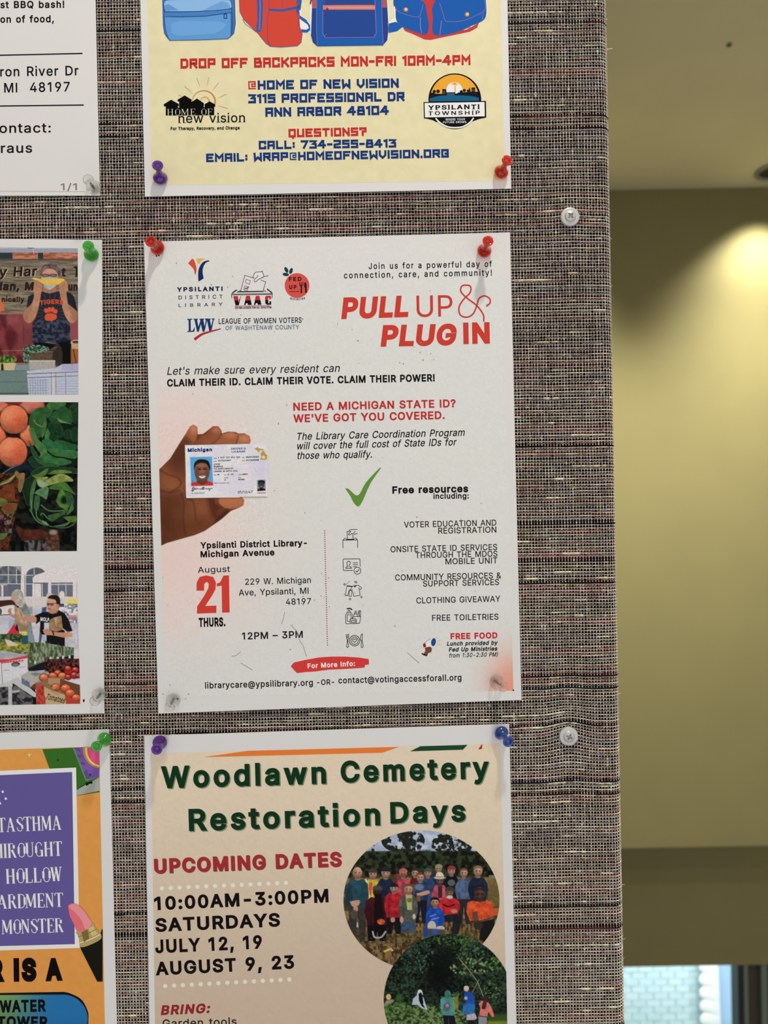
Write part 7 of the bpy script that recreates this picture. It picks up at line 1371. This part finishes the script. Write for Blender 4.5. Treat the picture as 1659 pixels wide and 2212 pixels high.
    person(1346, 640, (222, 84, 42), hair=None, skin=(104, 68, 54), hr=50, w=118, bot=890, sh=80); p.poly([(1296, 620), (1300, 596), (1346, 584), (1390, 596), (1396, 622), (1346, 604)], (50, 40, 38), sm=True).ell(1326, 648, 20, 12, (50, 36, 34), alpha=.7).ell(1370, 646, 20, 12, (50, 36, 34), alpha=.7)
    p.poly([(1276, 810), (1320, 800), (1340, 900), (1300, 910)], (110, 72, 56)).poly([(1500, 830), (1510, 760), (1480, 850), (1350, 930), (1300, 900), (1330, 890), (1440, 860)], (110, 72, 56)).poly([(1360, 900), (1480, 870), (1490, 1000), (1400, 1090), (1340, 1060)], (30, 28, 30)).ell(1330, 930, 44, 40, (58, 48, 44), soft=3).poly([(1435, 790), (1510, 770), (1505, 840), (1430, 840)], (216, 80, 40))
    p.line([(470, 1170), (530, 1146)], 18, (216, 190, 70)).ell(540, 1160, 12, 8, (196, 190, 190)); [p.ell(rg.uniform(200, 780), rg.uniform(1040, 1190), 10, 4, (150, 140, 90), alpha=.5) for _ in range(40)]
    p.c = p.c * (.80 + .12 * (p.c / 255))
    return tone(p.grain(.14).c, .95, .10)
P.grid('printed_photo', [(738, 1788), (1084, 1782), (1084, 2106), (738, 2112)], 1.1, ph_group, 4, clip=ell_clip(910.5, 1945, 168.5, 151), label='oval photo of volunteers standing and kneeling on grass')
def ph_yard(x, y):
    p = Paint(x, y, lo, (24, 34, 26)); X, Y = p.x, p.y
    p.noise(np.ones(len(X)), (12, 20, 18), (52, 72, 50), 80, 70, 3); p.noise(np.ones(len(X)) * .6, (10, 16, 14), (60, 84, 60), 22, 20, 5)
    p.ell(760, 560, 200, 260, (10, 10, 12), soft=40, alpha=.85).ell(860, 330, 160, 160, (18, 22, 18), soft=40, alpha=.7)
    def leaves(cx, cy, rx, ry, c0, c1_, n, sd, r=16):
        g = np.random.default_rng(sd)
        for k in range(n):
            a = g.uniform(0, 6.28); d = math.sqrt(g.uniform(0, 1)); t = g.uniform(0, 1); c = [c0[j] * (1 - t) + c1_[j] * t for j in range(3)]
            p.ell(cx + rx * d * math.cos(a), cy + ry * d * math.sin(a), g.uniform(.4, 1.1) * r, g.uniform(.3, .6) * r, c, rot=g.uniform(0, 180), alpha=.8)
    leaves(480, 330, 230, 220, (44, 74, 66), (104, 134, 120), 90, 1); leaves(1000, 120, 320, 70, (46, 84, 36), (112, 150, 78), 80, 2, 18); leaves(1150, 300, 200, 120, (54, 90, 50), (112, 146, 90), 50, 3, 18); leaves(1160, 470, 260, 110, (84, 116, 60), (160, 182, 120), 60, 4, 22); leaves(1500, 430, 100, 90, (70, 120, 40), (136, 176, 80), 30, 5, 22); leaves(1430, 760, 110, 120, (70, 96, 50), (140, 160, 100), 30, 6, 18); leaves(1330, 600, 230, 200, (26, 44, 32), (60, 84, 60), 60, 7, 20); leaves(990, 820, 60, 40, (80, 100, 60), (130, 150, 90), 16, 8, 16)
    p.poly([(-100, 980), (120, 930), (300, 900), (420, 960), (600, 1000), (800, 1030), (1000, 1060), (1110, 1100), (1130, 1300), (-100, 1300)], (44, 66, 34), soft=4); p.noise(((Y > 930) & (X < 1110) & (Y > 900 + abs(X - 250) * .15)) * .9, (30, 50, 22), (118, 142, 84), 26, 22, 9, lo=.3, hi=.68)
    leaves(180, 1000, 200, 100, (50, 84, 34), (100, 140, 60), 70, 9, 20); leaves(720, 1120, 320, 90, (84, 108, 66), (150, 168, 120), 90, 10, 18); p.ell(250, 860, 44, 50, (58, 92, 44), soft=5)
    p.rect(1380, 1080, 1700, 1300, (60, 84, 30), soft=6).rect(1380, 1160, 1700, 1300, (140, 142, 50), soft=5, alpha=.8).rect(1230, 1000, 1700, 1060, (22, 30, 22), soft=8, alpha=.7)
    p.ell(115, 850, 32, 38, (206, 176, 110), nz=.2, ns=12).poly([(60, 960), (80, 900), (160, 880), (190, 900), (150, 930)], (150, 134, 114))
    p.poly([(412, 950), (430, 870), (490, 820), (560, 850), (610, 1010), (540, 1000), (480, 950)], (172, 186, 196), sm=False).poly([(478, 830), (490, 770), (520, 755), (546, 780), (548, 830)], (196, 202, 206), sm=True).poly([(498, 810), (530, 790), (548, 830), (560, 930), (590, 1000), (540, 970), (505, 900)], (16, 18, 22)).line([(560, 940), (600, 1010)], 10, (206, 210, 214))
    p.rect(790, 850, 1010, 1010, (176, 164, 60), soft=4, alpha=.7).poly([(775, 880), (840, 855), (920, 855), (955, 890), (960, 1010), (955, 1090), (800, 1085), (780, 960)], (78, 144, 142), nz=.15, ns=40).ell(872, 818, 42, 54, (52, 120, 108), nz=.15, ns=20).ell(860, 980, 44, 60, (90, 96, 112), rot=20).ell(866, 960, 20, 24, (170, 130, 150)).poly([(812, 1085), (955, 1090), (990, 1250), (830, 1250)], (26, 26, 34)).line([(880, 1130), (890, 1250)], 8, (70, 92, 60)).line([(950, 900), (962, 1080)], 14, (110, 160, 90), alpha=.7)
    p.line([(1020, 360), (1130, 490), (1250, 650), (1330, 850)], 10, (150, 148, 104)).line([(1270, 630), (1190, 790)], 9, (134, 128, 92))
    p.poly([(1080, 800), (1130, 780), (1195, 800), (1215, 900), (1228, 980), (1200, 1060), (1100, 1070), (1050, 1040), (1070, 950), (1100, 920)], (30, 78, 172), nz=.12, ns=30).ell(1110, 745, 32, 36, (206, 176, 160)).poly([(1078, 740), (1088, 712), (1130, 712), (1142, 740), (1110, 726)], (210, 196, 160), sm=True).poly([(1050, 1050), (1080, 960), (1150, 930), (1220, 950), (1215, 1060), (1120, 1080)], (40, 110, 176), nz=.2, ns=20).ell(1104, 866, 22, 20, (190, 200, 216), alpha=.8)
    p.poly([(1112, 1080), (1220, 1058), (1244, 1120), (1220, 1145), (1110, 1145)], (188, 184, 200)); [p.line([(1120 + 18 * k, 1080 - 4 * k), (1118 + 20 * k, 1140)], 5, (150, 80, 96), alpha=.8) for k in range(6)]; p.rect(1150, 1150, 1210, 1250, (34, 28, 34))
    p.poly([(1268, 940), (1300, 900), (1340, 900), (1400, 930), (1440, 1000), (1470, 1100), (1440, 1110), (1390, 1040), (1380, 1110), (1275, 1090), (1290, 990)], (214, 116, 108), sm=False, nz=.12, ns=30).ell(1362, 872, 40, 46, (60, 40, 38)).poly([(1330, 890), (1370, 890), (1360, 990), (1330, 1010), (1305, 990)], (76, 44, 42), sm=True).poly([(1265, 1090), (1375, 1105), (1370, 1250), (1265, 1250)], (140, 140, 150)).line([(1268, 1092), (1372, 1106)], 10, (40, 44, 70))
    p.c = p.c * (.82 + .12 * (p.c / 255))
    return tone(p.grain(.14).c, .95, .10)
P.grid('printed_photo', [(826, 2012), (1092, 2012), (1098, 2330), (826, 2330)], 1.1, ph_yard, 6, clip=ell_clip(968, 2160, 139, 142), label='oval photo of people clearing dense green shrubs')

# ------------------------------------------------------------------ push pins
PROF = [(0, .0006), (.0012, .0004), (.0036, .0004), (.0041, .0009), (.00425, .0017), (.0040, .0026), (.0031, .0036), (.0022, .0048), (.0018, .0062), (.0017, .0078), (.0019, .0092), (.0026, .0102), (.0031, .0109), (.0032, .0117), (.0030, .0122), (.0025, .0123), (.0020, .0118), (.0017, .0106), (.0010, .0099), (0, .0097)]
def pin_mat(name, color, tr, rough=.10, ior=1.42):
    m = mat(name, color, rough, .5, **{'Transmission Weight': tr, 'IOR': ior if tr < .95 else 1.25, 'Coat Weight': 1.0, 'Coat Roughness': .07})
    nt = m.node_tree; b = nt.nodes['Principled BSDF']; out = nt.nodes['Material Output']
    mx = nt.nodes.new('ShaderNodeMixShader'); t = nt.nodes.new('ShaderNodeBsdfTransparent')
    t.inputs[0].default_value = (*[min(1, .35 + .65 * c) for c in color], 1); mx.inputs[0].default_value = .22 if tr < .95 else .55
    nt.links.new(b.outputs[0], mx.inputs[1]); nt.links.new(t.outputs[0], mx.inputs[2]); nt.links.new(mx.outputs[0], out.inputs['Surface'])
    return m
PM = {'red': pin_mat('red_clear_plastic', (.90, .045, .015), .62), 'purple': pin_mat('purple_clear_plastic', (.22, .05, .55), .60), 'green': pin_mat('green_clear_plastic', (.12, .72, .10), .66),
      'blue': pin_mat('blue_clear_plastic', (.05, .15, .60), .62), 'clear': pin_mat('clear_plastic', (.93, .93, .90), .97)}
steel = mat('pin_steel', (.25, .25, .26), .25, .5, Metallic=1.0)
pv_, pf_ = lathe(PROF, 40); sv_, sf_ = lathe([(0, -.0045), (.0005, -.003), (.0006, .0006), (.0006, .0072), (0, .0074)], 12)
base = {k: mesh_obj('pin_head', pv_, pf_, m, smooth=True) for k, m in PM.items()}
ndl = mesh_obj('needle', sv_, sf_, steel, smooth=True)
for o in list(base.values()) + [ndl]: C.objects.unlink(o)
pins = [
 ('clear', (201.5, 404.5), (191.5, 389.5), 'clear push pin in the lower right corner of the white text notice'),
 ('purple', (346, 384), (340.5, 357), 'purple push pin in the lower left corner of the yellow flyer'),
 ('red', (1083, 371), (1095.5, 346.5), 'red push pin in the lower right corner of the yellow flyer'),
 ('red', (339.5, 535), (326, 522), 'red push pin in the upper left corner of the middle flyer'),
 ('red', (1046.5, 541), (1054, 521), 'red push pin in the upper right of the middle flyer'),
 ('green', (197, 549), (191, 532), 'green push pin on the farmers market photo sheet'),
 ('clear', (214.5, 1501), (206, 1513), 'clear push pin in the lower corner of the farmers market sheet'),
 ('clear', (373.5, 1512.5), (367.5, 1525.5), 'clear push pin in the lower left corner of the middle flyer'),
 ('clear', (1072.5, 1473), (1087, 1483), 'clear push pin in the lower right corner of the middle flyer'),
 ('blue', (1083.5, 1584), (1098, 1602.5), 'blue push pin at the upper right corner of the cemetery flyer'),
 ('purple', (345, 1604.5), (339, 1618), 'purple push pin at the upper left corner of the cemetery flyer'),
 ('green', (225, 1598), (209, 1612), 'green push pin at the corner of the orange sheet'),
]
for col, cb, ch, lab in pins:
    a = Vector(W(cb[0], cb[1], .0033)); b = Vector(W(ch[0], ch[1], .0033 + .0093)); ax = (b - a).normalized()
    base_p = a - ax * .0018
    rot = Vector((0, 0, 1)).rotation_difference(ax).to_matrix().to_4x4()
    e = empty('push_pin', base_p, lab, 'push pin', 'push pins holding the flyers'); e.matrix_world = Matrix.Translation(base_p) @ rot
    for src, nm in ((base[col], 'pin_head'), (ndl, 'needle')):
        o = src.copy(); o.name = nm; C.objects.link(o); o.parent = e

# ------------------------------------------------------------------ washer head screws with a real cross recess
def screw_mesh(rf=.0056, rd=.0033, rot=0.5):
    nr, na = 46, 96; v = []; f = []
    def z(r, a):
        if r > rd: zz = .0010 + .0004 * (1 - ((r - rd) / (rf - rd)) ** 2)
        else: zz = .0014 + .0013 * math.sqrt(max(0, 1 - (r / rd) ** 2 * .98))
        if r > rf - .0003: zz -= .0008 * ((r - rf + .0003) / .0003) ** 2
        x, y = r * math.cos(a - rot), r * math.sin(a - rot); c = .00058
        d = min(max(abs(x) - c * (1.5 - r / .0022), abs(y) - .0019), max(abs(y) - c * (1.5 - r / .0022), abs(x) - .0019))
        k = min(1, max(0, .5 - d / .00016)); return zz - .0030 * k * (1 - .25 * r / .002)
    for i in range(nr + 1):
        r = rf * (i / nr) ** .9 if i else 0
        for j in range(na): a = 2 * math.pi * j / na; v.append((r * math.cos(a), r * math.sin(a), z(r, a)))
    for i in range(nr):
        for j in range(na): k = (j + 1) % na; f.append((i * na + j, (i + 1) * na + j, (i + 1) * na + k, i * na + k))
    n0 = len(v)
    for j in range(na): a = 2 * math.pi * j / na; v.append((rf * math.cos(a), rf * math.sin(a), -.0006))
    for j in range(na): k = (j + 1) % na; f.append((nr * na + j, n0 + j, n0 + k, nr * na + k))
    return v, f
zinc = mat('zinc_screw', (.58, .58, .57), .42, .5, Metallic=.3)
for (px_, py_), rt, lab in (((1231, 469), .35 + .4, 'zinc cross-head screw in the fabric at the height between the upper two flyers'), ((1228, 1590), .62 + .5, 'zinc cross-head screw low on the board beside the blue pin')):
    p_ = W(px_, py_, .0009); e = empty('screw', p_, lab, 'screw', 'screws in the right margin of the board')
    e.matrix_world = Matrix.Translation(Vector(p_)) @ Matrix.Rotation(math.pi / 2, 4, 'X')
    v_, f_ = screw_mesh(rot=rt); o = mesh_obj('screw_head', v_, f_, zinc, smooth=True); o.parent = e
    v_, f_ = lathe([(0, -.012), (.0012, -.010), (.0017, -.0062), (.0017, .0)], 16); o = mesh_obj('screw_shank', v_, f_, zinc, smooth=True); o.parent = e
